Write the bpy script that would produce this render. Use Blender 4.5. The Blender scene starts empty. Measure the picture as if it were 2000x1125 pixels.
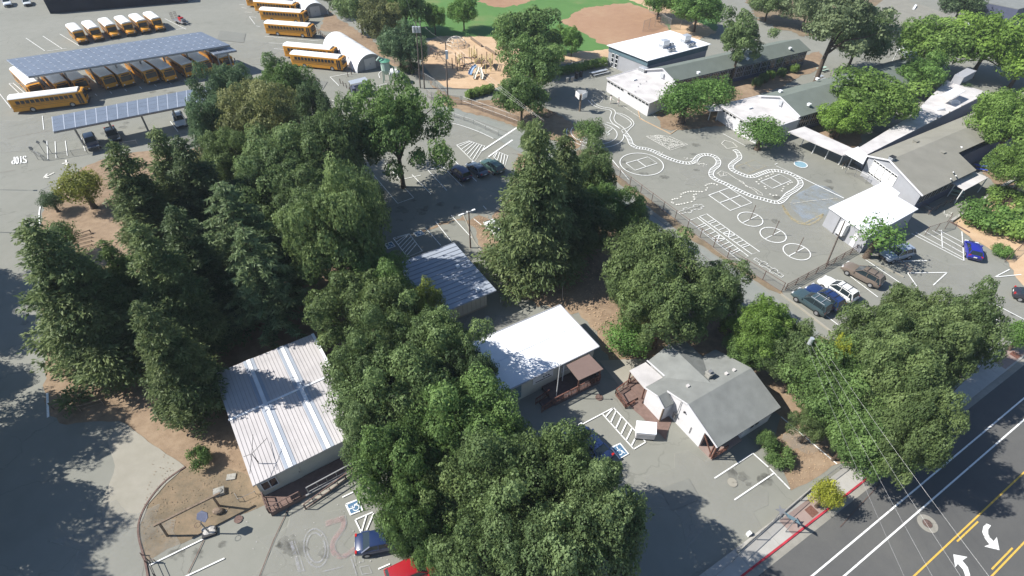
import bpy, math, random
import numpy as np
from mathutils import Vector, Matrix
from mathutils.geometry import tessellate_polygon
R_ = math.radians
sc = bpy.context.scene
C = sc.collection
# ------------------------------------------------------------------ camera
H = 48.0; F = 1080.0; PIT = R_(43); ROL = R_(1)
AF = Vector((0, math.cos(PIT), -math.sin(PIT)))
_r = Vector((1, 0, 0)); _u = Vector((0, math.sin(PIT), math.cos(PIT)))
AR = _r*math.cos(ROL) + _u*math.sin(ROL)
AU = -_r*math.sin(ROL) + _u*math.cos(ROL)
cd = bpy.data.cameras.new('camera'); cam = bpy.data.objects.new('camera', cd); C.objects.link(cam)
cd.sensor_width = 36; cd.lens = 36*F/2000; cd.clip_end = 5000; cd.clip_start = 0.5
cam.matrix_world = Matrix(((AR.x, AU.x, -AF.x, 0), (AR.y, AU.y, -AF.y, 0), (AR.z, AU.z, -AF.z, H), (0, 0, 0, 1)))
sc.camera = cam
# ------------------------------------------------------------------ sky, sun, exposure
SUN_EL, SUN_AZ = 44, 0          # the light travels towards +X
w = bpy.data.worlds.new('World'); sc.world = w; w.use_nodes = True
nt = w.node_tree; bg = nt.nodes['Background']
sky = nt.nodes.new('ShaderNodeTexSky'); sky.sky_type = 'NISHITA'; sky.sun_disc = False
sky.sun_elevation = R_(SUN_EL); sky.sun_rotation = R_(-90); sky.ozone_density = 4.0; sky.dust_density = 0.4
nt.links.new(sky.outputs[0], bg.inputs[0]); bg.inputs[1].default_value = 0.085
ld = bpy.data.lights.new('sun', 'SUN'); ld.energy = 4.8; ld.angle = R_(0.5); ld.color = (1, 0.965, 0.90)
sun = bpy.data.objects.new('sun', ld); C.objects.link(sun)
sd = Vector((math.cos(R_(SUN_AZ))*math.cos(R_(SUN_EL)), math.sin(R_(SUN_AZ))*math.cos(R_(SUN_EL)), -math.sin(R_(SUN_EL))))
sun.rotation_euler = sd.to_track_quat('-Z', 'Y').to_euler(); sun.location = (-40, 0, 80)
sc.view_settings.view_transform = 'Standard'; sc.view_settings.look = 'None'
sc.view_settings.exposure = 0.68; sc.view_settings.gamma = 1
sc.cycles.max_bounces = 6; sc.cycles.transparent_max_bounces = 12
rng = random.Random(7)

# ------------------------------------------------------------------ helpers
def V(px, py, z=0.0):
    """ground survey: the point at height z seen at photo pixel (px, py)"""
    d = AF + AR*((px-1000)/F) + AU*((562.5-py)/F)
    return Vector((0, 0, H)) + d*((H-z)/-d.z)
ORG = {}
def tag(o, label=None, cat=None, group=None, kind=None):
    if label: o['label'] = label
    if cat: o['category'] = cat
    if group: o['group'] = group
    if kind: o['kind'] = kind
    return o
def empty(name, loc=(0, 0, 0), rz=0.0, label=None, cat=None, group=None):
    o = bpy.data.objects.new(name, None); C.objects.link(o); o.location = loc; o.rotation_euler = (0, 0, rz)
    o.empty_display_size = 0.3; ORG[o.name] = Vector(loc) if rz == 0.0 else Vector((0, 0, 0))
    return tag(o, label, cat, group)
class MB:
    def __init__(s): s.v = []; s.f = []; s.m = []; s.mi = 0
    def add(s, vs, fs):
        n = len(s.v); s.v += [tuple(p) for p in vs]; s.f += [tuple(i+n for i in f) for f in fs]; s.m += [s.mi]*len(fs); return s
    def mat(s, i): s.mi = i; return s
    def loft(s, rings, closed=True, caps=True):
        n = len(rings[0]); vs = [p for r in rings for p in r]; fs = []
        for k in range(len(rings)-1):
            for i in range(n if closed else n-1):
                j = (i+1) % n; fs.append((k*n+i, k*n+j, (k+1)*n+j, (k+1)*n+i))
        if caps: fs.append(tuple(reversed(range(n)))); fs.append(tuple(range((len(rings)-1)*n, len(rings)*n)))
        return s.add(vs, fs)
    def prism(s, poly, z0, z1):
        a = [(p[0], p[1], z0) for p in poly]; b = [(p[0], p[1], z1) for p in poly]
        return s.slab(a, b)
    def slab(s, a, b):
        if sum(a[i][0]*a[(i+1) % len(a)][1]-a[(i+1) % len(a)][0]*a[i][1] for i in range(len(a))) < 0: a = a[::-1]; b = b[::-1]
        return s.loft([a, b])
    def box(s, x, y, z, sx, sy, sz, a=0.0):
        c, q = math.cos(a), math.sin(a); P = [(-sx/2, -sy/2), (sx/2, -sy/2), (sx/2, sy/2), (-sx/2, sy/2)]
        return s.prism([(x+u*c-v*q, y+u*q+v*c) for u, v in P], z, z+sz)
    def bar(s, p, q, w=0.06, h=None):
        p, q = Vector(p), Vector(q); d = (q-p).normalized(); h = h or w
        up = Vector((0, 0, 1)) if abs(d.z) < 0.95 else Vector((1, 0, 0))
        a = d.cross(up).normalized()*w/2; b = a.cross(d).normalized()*h/2
        return s.loft([[p-a-b, p+a-b, p+a+b, p-a+b], [q-a-b, q+a-b, q+a+b, q-a+b]])
    def tube(s, pts, rs, n=7):
        rings = []; pts = [Vector(p) for p in pts]
        if not hasattr(rs, '__len__'): rs = [rs]*len(pts)
        for k, p in enumerate(pts):
            d = (pts[min(k+1, len(pts)-1)]-pts[max(k-1, 0)]).normalized()
            up = Vector((0, 0, 1)) if abs(d.z) < 0.9 else Vector((1, 0, 0))
            a = d.cross(up).normalized(); b = a.cross(d)
            rings.append([p + (a*math.cos(2*math.pi*i/n)+b*math.sin(2*math.pi*i/n))*rs[k] for i in range(n)])
        return s.loft([r[::-1] for r in rings])
    def ell(s, c, r, n=10, m=6):
        if not hasattr(r, '__len__'): r = (r, r, r)
        rings = []
        for k in range(m+1):
            t = math.pi*(k+0.02*(k == 0)-0.02*(k == m))/m
            rings.append([(c[0]+r[0]*math.sin(t)*math.cos(2*math.pi*i/n), c[1]+r[1]*math.sin(t)*math.sin(2*math.pi*i/n), c[2]-r[2]*math.cos(t)) for i in range(n)])
        return s.loft(rings)
    def sheet(s, pts, z):
        P = [Vector((p[0], p[1], 0)) for p in pts]
        tr = tessellate_polygon([P]); out = []
        for t in tr:
            a, b, c = (P[i] for i in t); cr = (b-a).cross(c-a).z
            out.append(t if cr > 0 else t[::-1])
        return s.add([(p[0], p[1], z) for p in P], out)
    def build(s, name, mats, parent=None, smooth=False, bevel=0.0, sharp=35, world=True):
        if parent is not None: o0 = ORG[parent.name]
        elif world and s.v:
            a = np.array(s.v); o0 = Vector(((a[:, 0].min()+a[:, 0].max())/2, (a[:, 1].min()+a[:, 1].max())/2, a[:, 2].min()))
        else: o0 = Vector((0, 0, 0))
        me = bpy.data.meshes.new(name); me.from_pydata([(x-o0.x, y-o0.y, z-o0.z) for x, y, z in s.v], [], s.f)
        if not isinstance(mats, (list, tuple)): mats = [mats]
        for m in mats: me.materials.append(m)
        if len(mats) > 1: me.polygons.foreach_set('material_index', s.m)
        if smooth:
            me.shade_smooth(); me.set_sharp_from_angle(angle=R_(sharp))
        me.update()
        o = bpy.data.objects.new(name, me); C.objects.link(o); ORG[o.name] = o0
        if parent is not None: o.parent = parent
        else: o.location = o0
        if bevel:
            b = o.modifiers.new('bevel', 'BEVEL'); b.width = bevel; b.segments = 2; b.limit_method = 'ANGLE'
        return o
KIDS = {}
def kids(o):
    return list(o.children)
def copy_tree(o, parent=None, cache={}):
    c = o.copy(); C.objects.link(c); c.parent = parent
    for ch in kids(o): copy_tree(ch, c)
    return c
def put(o, loc, rz=0.0, sc_=None):
    o.location = loc; o.rotation_euler = (0, 0, rz)
    if sc_: o.scale = sc_
    return o

# ------------------------------------------------------------------ materials
def mat(name, col, rough=0.8, metal=0.0, var=0.0, scale=2.0, bump=0.0, bscale=30.0, spec=0.3, col2=None, coat=0.0, detail=6):
    m = bpy.data.materials.new(name); m.use_nodes = True; n = m.node_tree; b = n.nodes['Principled BSDF']
    b.inputs['Roughness'].default_value = rough; b.inputs['Metallic'].default_value = metal
    b.inputs['Specular IOR Level'].default_value = spec; b.inputs['Coat Weight'].default_value = coat
    c = (*col, 1); b.inputs['Base Color'].default_value = c
    if var or col2:
        tc = n.nodes.new('ShaderNodeNewGeometry'); no = n.nodes.new('ShaderNodeTexNoise'); no.inputs['Scale'].default_value = scale; no.inputs['Detail'].default_value = detail
        n.links.new(tc.outputs['Position'], no.inputs['Vector'])
        cr = n.nodes.new('ShaderNodeValToRGB'); cr.color_ramp.elements[0].position = 0.3; cr.color_ramp.elements[1].position = 0.7
        d = col2 or tuple(x*(1-var) for x in col); e = col if col2 else tuple(min(1, x*(1+var)) for x in col)
        cr.color_ramp.elements[0].color = (*d, 1); cr.color_ramp.elements[1].color = (*e, 1)
        n.links.new(no.outputs[0], cr.inputs[0]); n.links.new(cr.outputs[0], b.inputs['Base Color'])
    if bump:
        tc = n.nodes.new('ShaderNodeNewGeometry'); no = n.nodes.new('ShaderNodeTexNoise'); no.inputs['Scale'].default_value = bscale
        n.links.new(tc.outputs['Position'], no.inputs['Vector']); bu = n.nodes.new('ShaderNodeBump'); bu.inputs['Strength'].default_value = bump; bu.inputs['Distance'].default_value = 0.05
        n.links.new(no.outputs[0], bu.inputs['Height']); n.links.new(bu.outputs[0], b.inputs['Normal'])
    return m
def ground_mat(name, stops, s1=0.05, s2=0.6, s3=9.0, w=(0.5, 0.3, 0.2), crack=0.0, rough=0.9):
    """several octaves of patchiness at real sizes, with optional thin cracks"""
    m = bpy.data.materials.new(name); m.use_nodes = True; n = m.node_tree; L = n.links; b = n.nodes['Principled BSDF']
    b.inputs['Roughness'].default_value = rough; b.inputs['Specular IOR Level'].default_value = 0.2
    g = n.nodes.new('ShaderNodeNewGeometry'); acc = None
    for sc_, wt in zip((s1, s2, s3), w):
        no = n.nodes.new('ShaderNodeTexNoise'); no.inputs['Scale'].default_value = sc_; no.inputs['Detail'].default_value = 8; no.inputs['Roughness'].default_value = 0.6
        L.new(g.outputs['Position'], no.inputs['Vector'])
        mu = n.nodes.new('ShaderNodeMath'); mu.operation = 'MULTIPLY_ADD'; mu.inputs[1].default_value = wt
        L.new(no.outputs[0], mu.inputs[0])
        if acc: L.new(acc, mu.inputs[2])
        else: mu.inputs[2].default_value = 0
        acc = mu.outputs[0]
    cr = n.nodes.new('ShaderNodeValToRGB'); e = cr.color_ramp.elements
    while len(e) < len(stops): e.new(0.5)
    for k, (p, c) in enumerate(stops): e[k].position = p; e[k].color = (*c, 1)
    L.new(acc, cr.inputs[0]); out = cr.outputs[0]
    if crack:
        vo = n.nodes.new('ShaderNodeTexVoronoi'); vo.feature = 'DISTANCE_TO_EDGE'; vo.inputs['Scale'].default_value = 0.09
        nn = n.nodes.new('ShaderNodeTexNoise'); nn.inputs['Scale'].default_value = 0.35; nn.inputs['Detail'].default_value = 6
        L.new(g.outputs['Position'], nn.inputs['Vector'])
        mx = n.nodes.new('ShaderNodeVectorMath'); mx.operation = 'MULTIPLY_ADD'; mx.inputs[1].default_value = (5, 5, 0)
        L.new(nn.outputs[1], mx.inputs[0]); L.new(g.outputs['Position'], mx.inputs[2]); L.new(mx.outputs[0], vo.inputs['Vector'])
        lt = n.nodes.new('ShaderNodeMath'); lt.operation = 'LESS_THAN'; lt.inputs[1].default_value = 0.0035; L.new(vo.outputs['Distance'], lt.inputs[0])
        m2 = n.nodes.new('ShaderNodeMath'); m2.operation = 'MULTIPLY'; m2.inputs[1].default_value = crack; L.new(lt.outputs[0], m2.inputs[0])
        mi = n.nodes.new('ShaderNodeMix'); mi.data_type = 'RGBA'; L.new(m2.outputs[0], mi.inputs['Factor']); L.new(out, mi.inputs['A']); mi.inputs['B'].default_value = (0.06, 0.06, 0.05, 1)
        out = mi.outputs['Result']
    L.new(out, b.inputs['Base Color']); return m
def see_through(name, col, alpha, rough=0.7):
    m = bpy.data.materials.new(name); m.use_nodes = True; b = m.node_tree.nodes['Principled BSDF']
    b.inputs['Base Color'].default_value = (*col, 1); b.inputs['Alpha'].default_value = alpha; b.inputs['Roughness'].default_value = rough
    return m
def worn_paint(name, col, cover=0.5, sc_=1.2, soft=0.12, fine=0.0, alpha=1.0):
    """paint or chalk on asphalt, worn through in patches"""
    m = bpy.data.materials.new(name); m.use_nodes = True; n = m.node_tree; b = n.nodes['Principled BSDF']; L = n.links
    b.inputs['Base Color'].default_value = (*col, 1); b.inputs['Roughness'].default_value = 0.8
    g = n.nodes.new('ShaderNodeNewGeometry'); no = n.nodes.new('ShaderNodeTexNoise'); no.inputs['Scale'].default_value = sc_; no.inputs['Detail'].default_value = 9; no.inputs['Roughness'].default_value = 0.65
    L.new(g.outputs['Position'], no.inputs['Vector'])
    mr = n.nodes.new('ShaderNodeMapRange'); mr.inputs['From Min'].default_value = cover-soft; mr.inputs['From Max'].default_value = cover+soft; mr.inputs['To Max'].default_value = alpha
    L.new(no.outputs[0], mr.inputs['Value']); L.new(mr.outputs[0], b.inputs['Alpha']); return m
def leaf_mat(name, dark, light, trans=0.2):
    m = bpy.data.materials.new(name); m.use_nodes = True; n = m.node_tree; L = n.links; b = n.nodes['Principled BSDF']
    at = n.nodes.new('ShaderNodeAttribute'); at.attribute_name = 'tint'
    cr = n.nodes.new('ShaderNodeValToRGB'); cr.color_ramp.elements[0].color = (*dark, 1); cr.color_ramp.elements[1].color = (*light, 1)
    L.new(at.outputs['Fac'], cr.inputs[0])
    oi = n.nodes.new('ShaderNodeObjectInfo'); mx = n.nodes.new('ShaderNodeMix'); mx.data_type = 'RGBA'; mx.blend_type = 'MULTIPLY'; mx.inputs['Factor'].default_value = 1
    L.new(cr.outputs[0], mx.inputs['A']); L.new(oi.outputs['Color'], mx.inputs['B'])
    L.new(mx.outputs['Result'], b.inputs['Base Color']); b.inputs['Roughness'].default_value = 0.55; b.inputs['Specular IOR Level'].default_value = 0.25
    tr = n.nodes.new('ShaderNodeBsdfTranslucent'); L.new(mx.outputs['Result'], tr.inputs[0])
    ms = n.nodes.new('ShaderNodeMixShader'); ms.inputs[0].default_value = trans
    L.new(b.outputs[0], ms.inputs[1]); L.new(tr.outputs[0], ms.inputs[2]); L.new(ms.outputs[0], n.nodes['Material Output'].inputs[0]); return m
M = {}
M['asphalt'] = ground_mat('asphalt', [(0.3, (.185, .185, .158)), (0.5, (.225, .224, .194)), (0.7, (.262, .258, .226))], 0.045, 0.5, 14, (.5, .3, .2), 0.22)
M['lane'] = ground_mat('lane_asphalt', [(0.3, (.185, .198, .180)), (0.5, (.225, .235, .215)), (0.7, (.265, .270, .245))], 0.1, 0.8, 14, (.4, .35, .25), 0.3)
M['road'] = ground_mat('road_asphalt', [(0.3, (.080, .080, .080)), (0.5, (.105, .104, .100)), (0.7, (.135, .132, .122))], 0.07, 0.8, 16, (.5, .25, .25), 0.0)
M['gutter'] = ground_mat('gutter_concrete', [(0.35, (.22, .21, .18)), (0.65, (.33, .31, .27))], 0.3, 2, 14)
M['conc'] = ground_mat('pavement_concrete', [(0.35, (.33, .32, .29)), (0.65, (.45, .43, .40))], 0.2, 1.5, 14)
M['concdark'] = ground_mat('old_concrete', [(0.3, (.25, .235, .19)), (0.7, (.36, .335, .285))], 0.15, 1.0, 14)
M['dirt'] = ground_mat('dirt', [(0.28, (.11, .07, .045)), (0.42, (.20, .14, .092)), (0.55, (.29, .21, .14)), (0.72, (.40, .31, .215))], 0.12, 1.1, 12, (.4, .35, .25))
M['mulch'] = ground_mat('playground_bark', [(0.3, (.36, .24, .15)), (0.5, (.50, .35, .22)), (0.7, (.60, .45, .30))], 0.15, 1.0, 12)
M['reddirt'] = ground_mat('infield_clay', [(0.3, (.27, .155, .095)), (0.5, (.34, .21, .13)), (0.7, (.40, .29, .18))], 0.05, 0.5, 10)
M['drygrass'] = ground_mat('dry_grass', [(0.3, (.10, .085, .066)), (0.45, (.17, .135, .09)), (0.57, (.25, .185, .12)), (0.72, (.13, .13, .115))], 0.25, 1.3, 10)
M['lawn'] = ground_mat('field_grass', [(0.34, (.065, .150, .042)), (0.52, (.095, .195, .055)), (0.60, (.17, .205, .08)), (0.70, (.30, .235, .14))], 0.03, 0.25, 10, (.65, .2, .15))
M['redconc'] = ground_mat('brick_paving', [(0.35, (.26, .19, .165)), (0.65, (.34, .26, .23))], 0.4, 2, 14)
M['white'] = worn_paint('white_road_paint', (.80, .80, .77), 0.34, 3.0, 0.10)
M['whiteworn'] = worn_paint('worn_white_paint', (.72, .70, .63), 0.40, 5.0, 0.10)
M['ghost'] = worn_paint('ghost_paint', (.62, .58, .50), 0.47, 5.0, 0.12, alpha=.75)
M['yellow'] = worn_paint('yellow_road_paint', (.62, .40, .07), 0.33, 3.0, 0.08)
M['ylwchalk'] = worn_paint('faded_yellow_paint', (.50, .40, .20), 0.46, 2.0, 0.14, alpha=.5)
M['blueada'] = worn_paint('blue_road_paint', (.07, .15, .25), 0.30, 3.0, 0.08)
M['bluewash'] = worn_paint('faded_blue_paint', (.36, .44, .54), 0.50, 0.45, 0.14, alpha=.36)
M['bluedisc'] = worn_paint('pale_blue_paint', (.20, .33, .39), 0.28, 1, 0.08)
M['chalkw'] = worn_paint('white_chalk', (.45, .45, .50), 0.5, 2.5, 0.16, alpha=.45)
M['chalkp'] = worn_paint('pink_chalk', (.42, .28, .27), 0.46, 2.5, 0.16, alpha=.5)
M['redcurb'] = mat('red_curb_paint', (.40, .035, .05), .7, var=.3, scale=1.2)
M['whiteroof'] = mat('white_roof_coating', (.76, .77, .79), .6, var=.12, scale=.45)
M['offwhite'] = mat('offwhite_roofing', (.52, .495, .48), .85, var=.16, scale=.5)
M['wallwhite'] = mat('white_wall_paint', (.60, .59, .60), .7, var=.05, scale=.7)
M['wallgrey'] = mat('pale_grey_wall', (.33, .335, .355), .8, var=.06, scale=.7)
M['wallcream'] = mat('cream_wall', (.44, .425, .37), .8, var=.05, scale=.7)
M['teal'] = mat('teal_wall', (.11, .17, .20), .7, var=.1)
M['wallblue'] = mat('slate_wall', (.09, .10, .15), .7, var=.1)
M['tile'] = mat('grey_shingles', (.205, .212, .200), .9, var=.12, scale=.9, bump=.4, bscale=14)
M['tan'] = mat('tan_roofing', (.235, .225, .19), .9, var=.08, scale=.5, bump=.2)
M['greenroof'] = mat('grey_green_roofing', (.150, .172, .150), .9, var=.08, scale=.5, bump=.2)
M['metalroof'] = mat('bare_metal_roof', (.50, .475, .47), .65, .1, var=.09, scale=.5)
M['rib'] = mat('roof_seam', (.36, .335, .33), .6)
M['blueroof'] = mat('blue_grey_metal_roof', (.34, .375, .43), .5, .1, var=.07, scale=.5)
M['blueseam'] = mat('dark_roof_seam', (.24, .265, .31), .6)
M['brownroof'] = mat('brown_awning_metal', (.20, .14, .12), .7, var=.06)
M['brownwood'] = mat('red_brown_wood', (.16, .075, .055), .8, var=.25, scale=6)
M['deck'] = mat('deck_boards', (.18, .12, .10), .85, var=.15, scale=2.5)
M['deckdark'] = mat('dark_deck', (.10, .075, .075), .85, var=.15, scale=2.5)
M['wood'] = mat('weathered_wood', (.20, .15, .11), .9, var=.3, scale=5)
M['pole'] = mat('pole_wood', (.16, .13, .11), .9, var=.3, scale=5)
M['rust'] = mat('rusty_steel', (.15, .10, .085), .8, .2, var=.3, scale=5)
M['galv'] = mat('galvanised_steel', (.30, .30, .30), .5, .5, var=.1)
M['whitemetal'] = mat('white_metal', (.75, .75, .74), .4)
M['bark'] = mat('bark', (.10, .075, .055), .95, var=.35, scale=5, bump=.6)
M['palebark'] = mat('pale_bark', (.26, .22, .18), .95, var=.3, scale=3)
M['glass'] = mat('dark_glass', (.015, .018, .022), .08, spec=.6)
M['cglass'] = mat('car_glass', (.02, .03, .035), .06, spec=.7)
M['blind'] = mat('white_blinds', (.72, .70, .66), .7, var=.1, scale=1.2)
M['rubber'] = mat('rubber', (.02, .02, .02), .8)
M['rim'] = mat('wheel_rim', (.45, .45, .46), .35, .6)
M['black'] = mat('black_plastic', (.03, .03, .032), .6)
M['busyellow'] = mat('bus_yellow', (.66, .29, .025), .4, coat=.3, var=.07)
M['buswhite'] = mat('bus_roof_white', (.82, .81, .78), .5, var=.04)
M['pv'] = mat('solar_glass', (.165, .195, .245), .42, .15, spec=.6, var=.10, scale=.8)
M['pvframe'] = mat('solar_frame', (.60, .63, .68), .4, .4)
M['stone'] = mat('pale_stone', (.30, .29, .26), .9, var=.25, scale=4)
M['terra'] = mat('orange_flagstone', (.33, .16, .09), .9, var=.2, scale=3)
M['sand'] = mat('sandbag_cloth', (.42, .40, .37), .9, var=.3, scale=6)
M['playy'] = mat('play_yellow_plastic', (.55, .46, .20), .5)
M['playb'] = mat('play_brown_plastic', (.15, .095, .07), .5)
M['slide'] = mat('slide_cream_plastic', (.72, .68, .58), .4)
M['slideb'] = mat('slide_blue_plastic', (.20, .30, .45), .4)
M['bench_b'] = mat('blue_table_plastic', (.05, .09, .45), .5)
M['bench_g'] = mat('pale_green_paint', (.38, .50, .42), .6)
M['alu'] = mat('aluminium', (.62, .64, .66), .35, .5)
M['green'] = mat('green_machine_paint', (.10, .30, .20), .6)
M['taill'] = mat('tail_light_red', (.45, .02, .02), .3)
M['headl'] = mat('head_light_glass', (.7, .7, .7), .15)
M['mesh'] = see_through('chain_link', (.26, .25, .23), .22)
M['ironmesh'] = see_through('brown_chain_link', (.17, .13, .11), .28)
M['skin'] = mat('skin', (.45, .28, .20), .6)
M['leaf'] = leaf_mat('broad_leaves', (.075, .115, .046), (.225, .290, .125), .4)
M['needle'] = leaf_mat('conifer_needles', (.080, .118, .050), (.225, .262, .118), .38)
def paint(name, col, rough=.3): return mat(name, col, rough, coat=.6, spec=.5)
M['nearblack'] = mat('painted_shade', (.018, .020, .030), .9, var=.2, scale=.4)  # near-black that puts cast shade into the colour of the top left block
M['stain'] = worn_paint('oil_stain', (.045, .043, .038), .5, 1.1, .16, alpha=.38)
M['patch'] = ground_mat('newer_asphalt', [(0.3, (.178, .179, .160)), (0.7, (.215, .215, .192))], 0.3, 1.2, 14)
M['patch2'] = worn_paint('pale_wear', (.36, .355, .32), .5, .35, .2, alpha=.42)
# ------------------------------------------------------------------ ground
def wpts(px, z=0.0): return [V(x, y, z) for x, y in px]
def rough(pts, amp=0.25, step=0.8, seed=1):
    r = random.Random(seed); out = []; n = len(pts); k = 0.0
    for i in range(n):
        a, b = pts[i], pts[(i+1) % n]; m = max(1, int((b-a).length/step)); nn = Vector((-(b-a).y, (b-a).x, 0)).normalized()
        for j in range(m):
            k = 0.6*k + 0.4*r.uniform(-1, 1)*amp*2.2
            out.append(a.lerp(b, j/m) + (nn*k if j else Vector((0, 0, 0))))
    return out
def smooth_pts(px, closed=False, n=6):
    P = [Vector((x, y)) for x, y in px]; out = []; N = len(P)
    for i in range(N if closed else N-1):
        p0 = P[(i-1) % N] if closed or i else P[0]; p1 = P[i]; p2 = P[(i+1) % N]; p3 = P[(i+2) % N] if closed or i+2 < N else P[-1]
        for j in range(n):
            t = j/n; out.append(0.5*((2*p1)+(p2-p0)*t+(2*p0-5*p1+4*p2-p3)*t*t+(3*p1-p0-3*p2+p3)*t**3))
    if not closed: out.append(P[-1])
    return [(p.x, p.y) for p in out]
LV = [0.005]
def ground_patch(name, px, m, z=None, amp=0.0, label=None, seed=3, step=0.8, world=None):
    if z is None: LV[0] += 0.0027; z = LV[0]
    P = world or wpts(px)
    if amp: P = rough(P, amp, step, seed)
    o = MB().sheet(P, z).build(name, M[m]); tag(o, label, kind='structure'); return o
g = MB(); n_ = 24
for i in range(n_):
    for j in range(n_):
        x0, y0 = -1500+i*3000/n_, -1200+j*3000/n_; x1, y1 = x0+3000/n_, y0+3000/n_
        g.add([(x0, y0, 0), (x1, y0, 0), (x1, y1, 0), (x0, y1, 0)], [(0, 1, 2, 3)])
tag(g.build('ground', M['asphalt']), 'grey green asphalt of the school lots and bus yard', kind='structure')
DP = lambda n, px, amp=.35, m='dirt', seed=3, lab=None, nm='dirt': ground_patch(nm, px, m, None, amp, lab, seed)
DP('grove', [(80, 440), (84, 405), (120, 362), (172, 322), (235, 300), (330, 295), (418, 284), (560, 330), (680, 410), (745, 500), (790, 560), (640, 700), (705, 870), (640, 905), (500, 960), (500, 975), (470, 985), (430, 1000), (360, 918), (300, 880), (232, 822), (130, 830), (98, 812), (92, 700)], lab='bare leaf strewn earth under the tall trees')
DP('isl', [(272, 1050), (285, 1095), (299, 1090), (360, 1060), (440, 1020), (520, 985), (500, 940), (430, 905), (362, 915), (320, 945), (288, 985), (272, 1020)], .15, 'drygrass', 5, 'curved island of dry brown grass', 'dry_grass')
DP('strip', [(770, 470), (905, 420), (930, 462), (960, 505), (1000, 575), (1050, 600), (1130, 610), (1168, 660), (1190, 705), (1230, 722), (1300, 690), (1440, 690), (1530, 830), (1640, 905), (1720, 905), (1880, 760), (1910, 700), (1620, 665), (1590, 662), (1470, 600), (1330, 480), (1200, 372), (1100, 300), (1010, 300), (985, 400), (960, 430), (935, 420)], .5, seed=11, lab='earth strip with dry leaves between the lots and the lane')
ground_patch('dirt', [(1510, 862), (1524, 800), (1640, 905), (1545, 958)], 'dirt', None, .12, 'bare earth bed beside the grey house', 4)
ground_patch('dirt', [(780, 130), (845, 160), (870, 208), (960, 232), (1058, 262), (1120, 292), (1150, 262), (1090, 225), (1020, 190), (960, 196), (905, 196), (840, 165), (800, 120), (700, 60), (640, 20), (620, 60), (660, 65), (700, 90), (760, 125)], 'dirt', None, .5, 'brown earth margin along the playground fence', 8)
ground_patch('dirt', [(1134, 292), (1210, 345), (1318, 428), (1420, 505), (1526, 568), (1540, 585), (1500, 565), (1400, 500), (1320, 447), (1200, 352), (1115, 300)], 'drygrass', None, .2, 'thin earth margin under the playground fence', 9)
ground_patch('bark_surface', [(828, 85), (855, 72), (900, 66), (960, 72), (1010, 92), (1080, 120), (1010, 160), (960, 172), (925, 176), (870, 170), (845, 150), (822, 125)], 'mulch', None, .3, 'orange bark surface of the playground', 9)
ground_patch('lawn', [(700, -60), (1420, -60), (1400, 60), (1188, 97), (1110, 104), (1075, 112), (1000, 90), (960, 72), (860, 70), (800, 80), (700, 40)], 'lawn', None, .6, 'patchy green playing field', 10)
ground_patch('infield', [(1095, 42), (1140, 15), (1230, 5), (1285, 25), (1310, 60), (1190, 96), (1150, 70)], 'reddirt', None, .6, 'red clay infield of the ball diamond', 12)
ground_patch('dirt', [(930, 4), (985, -10), (1040, -4), (1010, 12), (960, 12)], 'reddirt', None, 1.2, 'worn clay patch in the playing field', 13)
ground_patch('path', [(1075, 112), (1110, 104), (1188, 96), (1230, 85), (1310, 60), (1300, 35), (1250, 8), (1180, -20), (1240, -20), (1330, 25), (1400, 62), (1330, 90), (1215, 108), (1090, 125)], 'mulch', None, .5, 'tan earth path around the ball field', 14)
ground_patch('dirt', [(1280, 210), (1340, 180), (1430, 150), (1600, 100), (1610, 130), (1500, 180), (1404, 206), (1420, 245), (1310, 255), (1290, 250)], 'dirt', None, .4, 'red brown planting strip between the school wings', 15)
ground_patch('dirt', [(1555, 250), (1590, 232), (1760, 150), (1850, 157), (1690, 250), (1675, 288), (1640, 300)], 'dirt', None, .4, 'shaded earth courtyard between the school wings', 16)
ground_patch('dirt', [(1856, 434), (1900, 405), (1965, 372), (2080, 330), (2120, 430), (2080, 560), (2000, 560), (1960, 500), (1900, 470)], 'mulch', None, .25, 'tan bark slope with green shrubs', 17)
ground_patch('dirt', [(1915, 330), (1960, 300), (2060, 270), (2080, 330), (1960, 370), (1935, 350)], 'dirt', None, .4, 'brown earth under the big tree by the hall', 18)
ground_patch('dirt', [(1420, -60), (1800, -60), (1760, 60), (1560, 70), (1480, 40)], 'drygrass', None, 1.0, 'dry ground behind the school wings', 19)
ground_patch('dirt', [(1895, 40), (1930, 22), (2060, 30), (2060, 60), (1990, 50), (1930, 48)], 'mulch', None, .5, 'dry tan yard behind the school', 20)
ground_patch('concrete_pad', [(200, 990), (225, 910), (210, 860), (240, 825), (300, 870), (362, 912), (325, 945), (290, 985), (272, 1030), (250, 1032), (205, 1030)], 'concdark', None, .1, 'pale worn concrete pad beside the driveway', 6)
ground_patch('concrete_pad', [(1170, 705), (1268, 700), (1240, 762), (1222, 770), (1190, 730)], 'concdark', None, 0, 'concrete apron by the porch')
ground_patch('entry_paving', [(1243, 738), (1208, 770), (1300, 860), (1312, 822), (1290, 800), (1262, 758)], 'deck', None, .08, 'red brown paving in front of the grey house', 3)
ground_patch('lane', [(842, 222), (870, 208), (960, 236), (1060, 268), (1134, 312), (1300, 440), (1500, 572), (1600, 650), (1578, 664), (1440, 600), (1300, 480), (1180, 375), (1060, 322), (975, 275), (900, 245)], 'lane', None, .1, 'narrow lane between the tree strip and the playground', 6)
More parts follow.
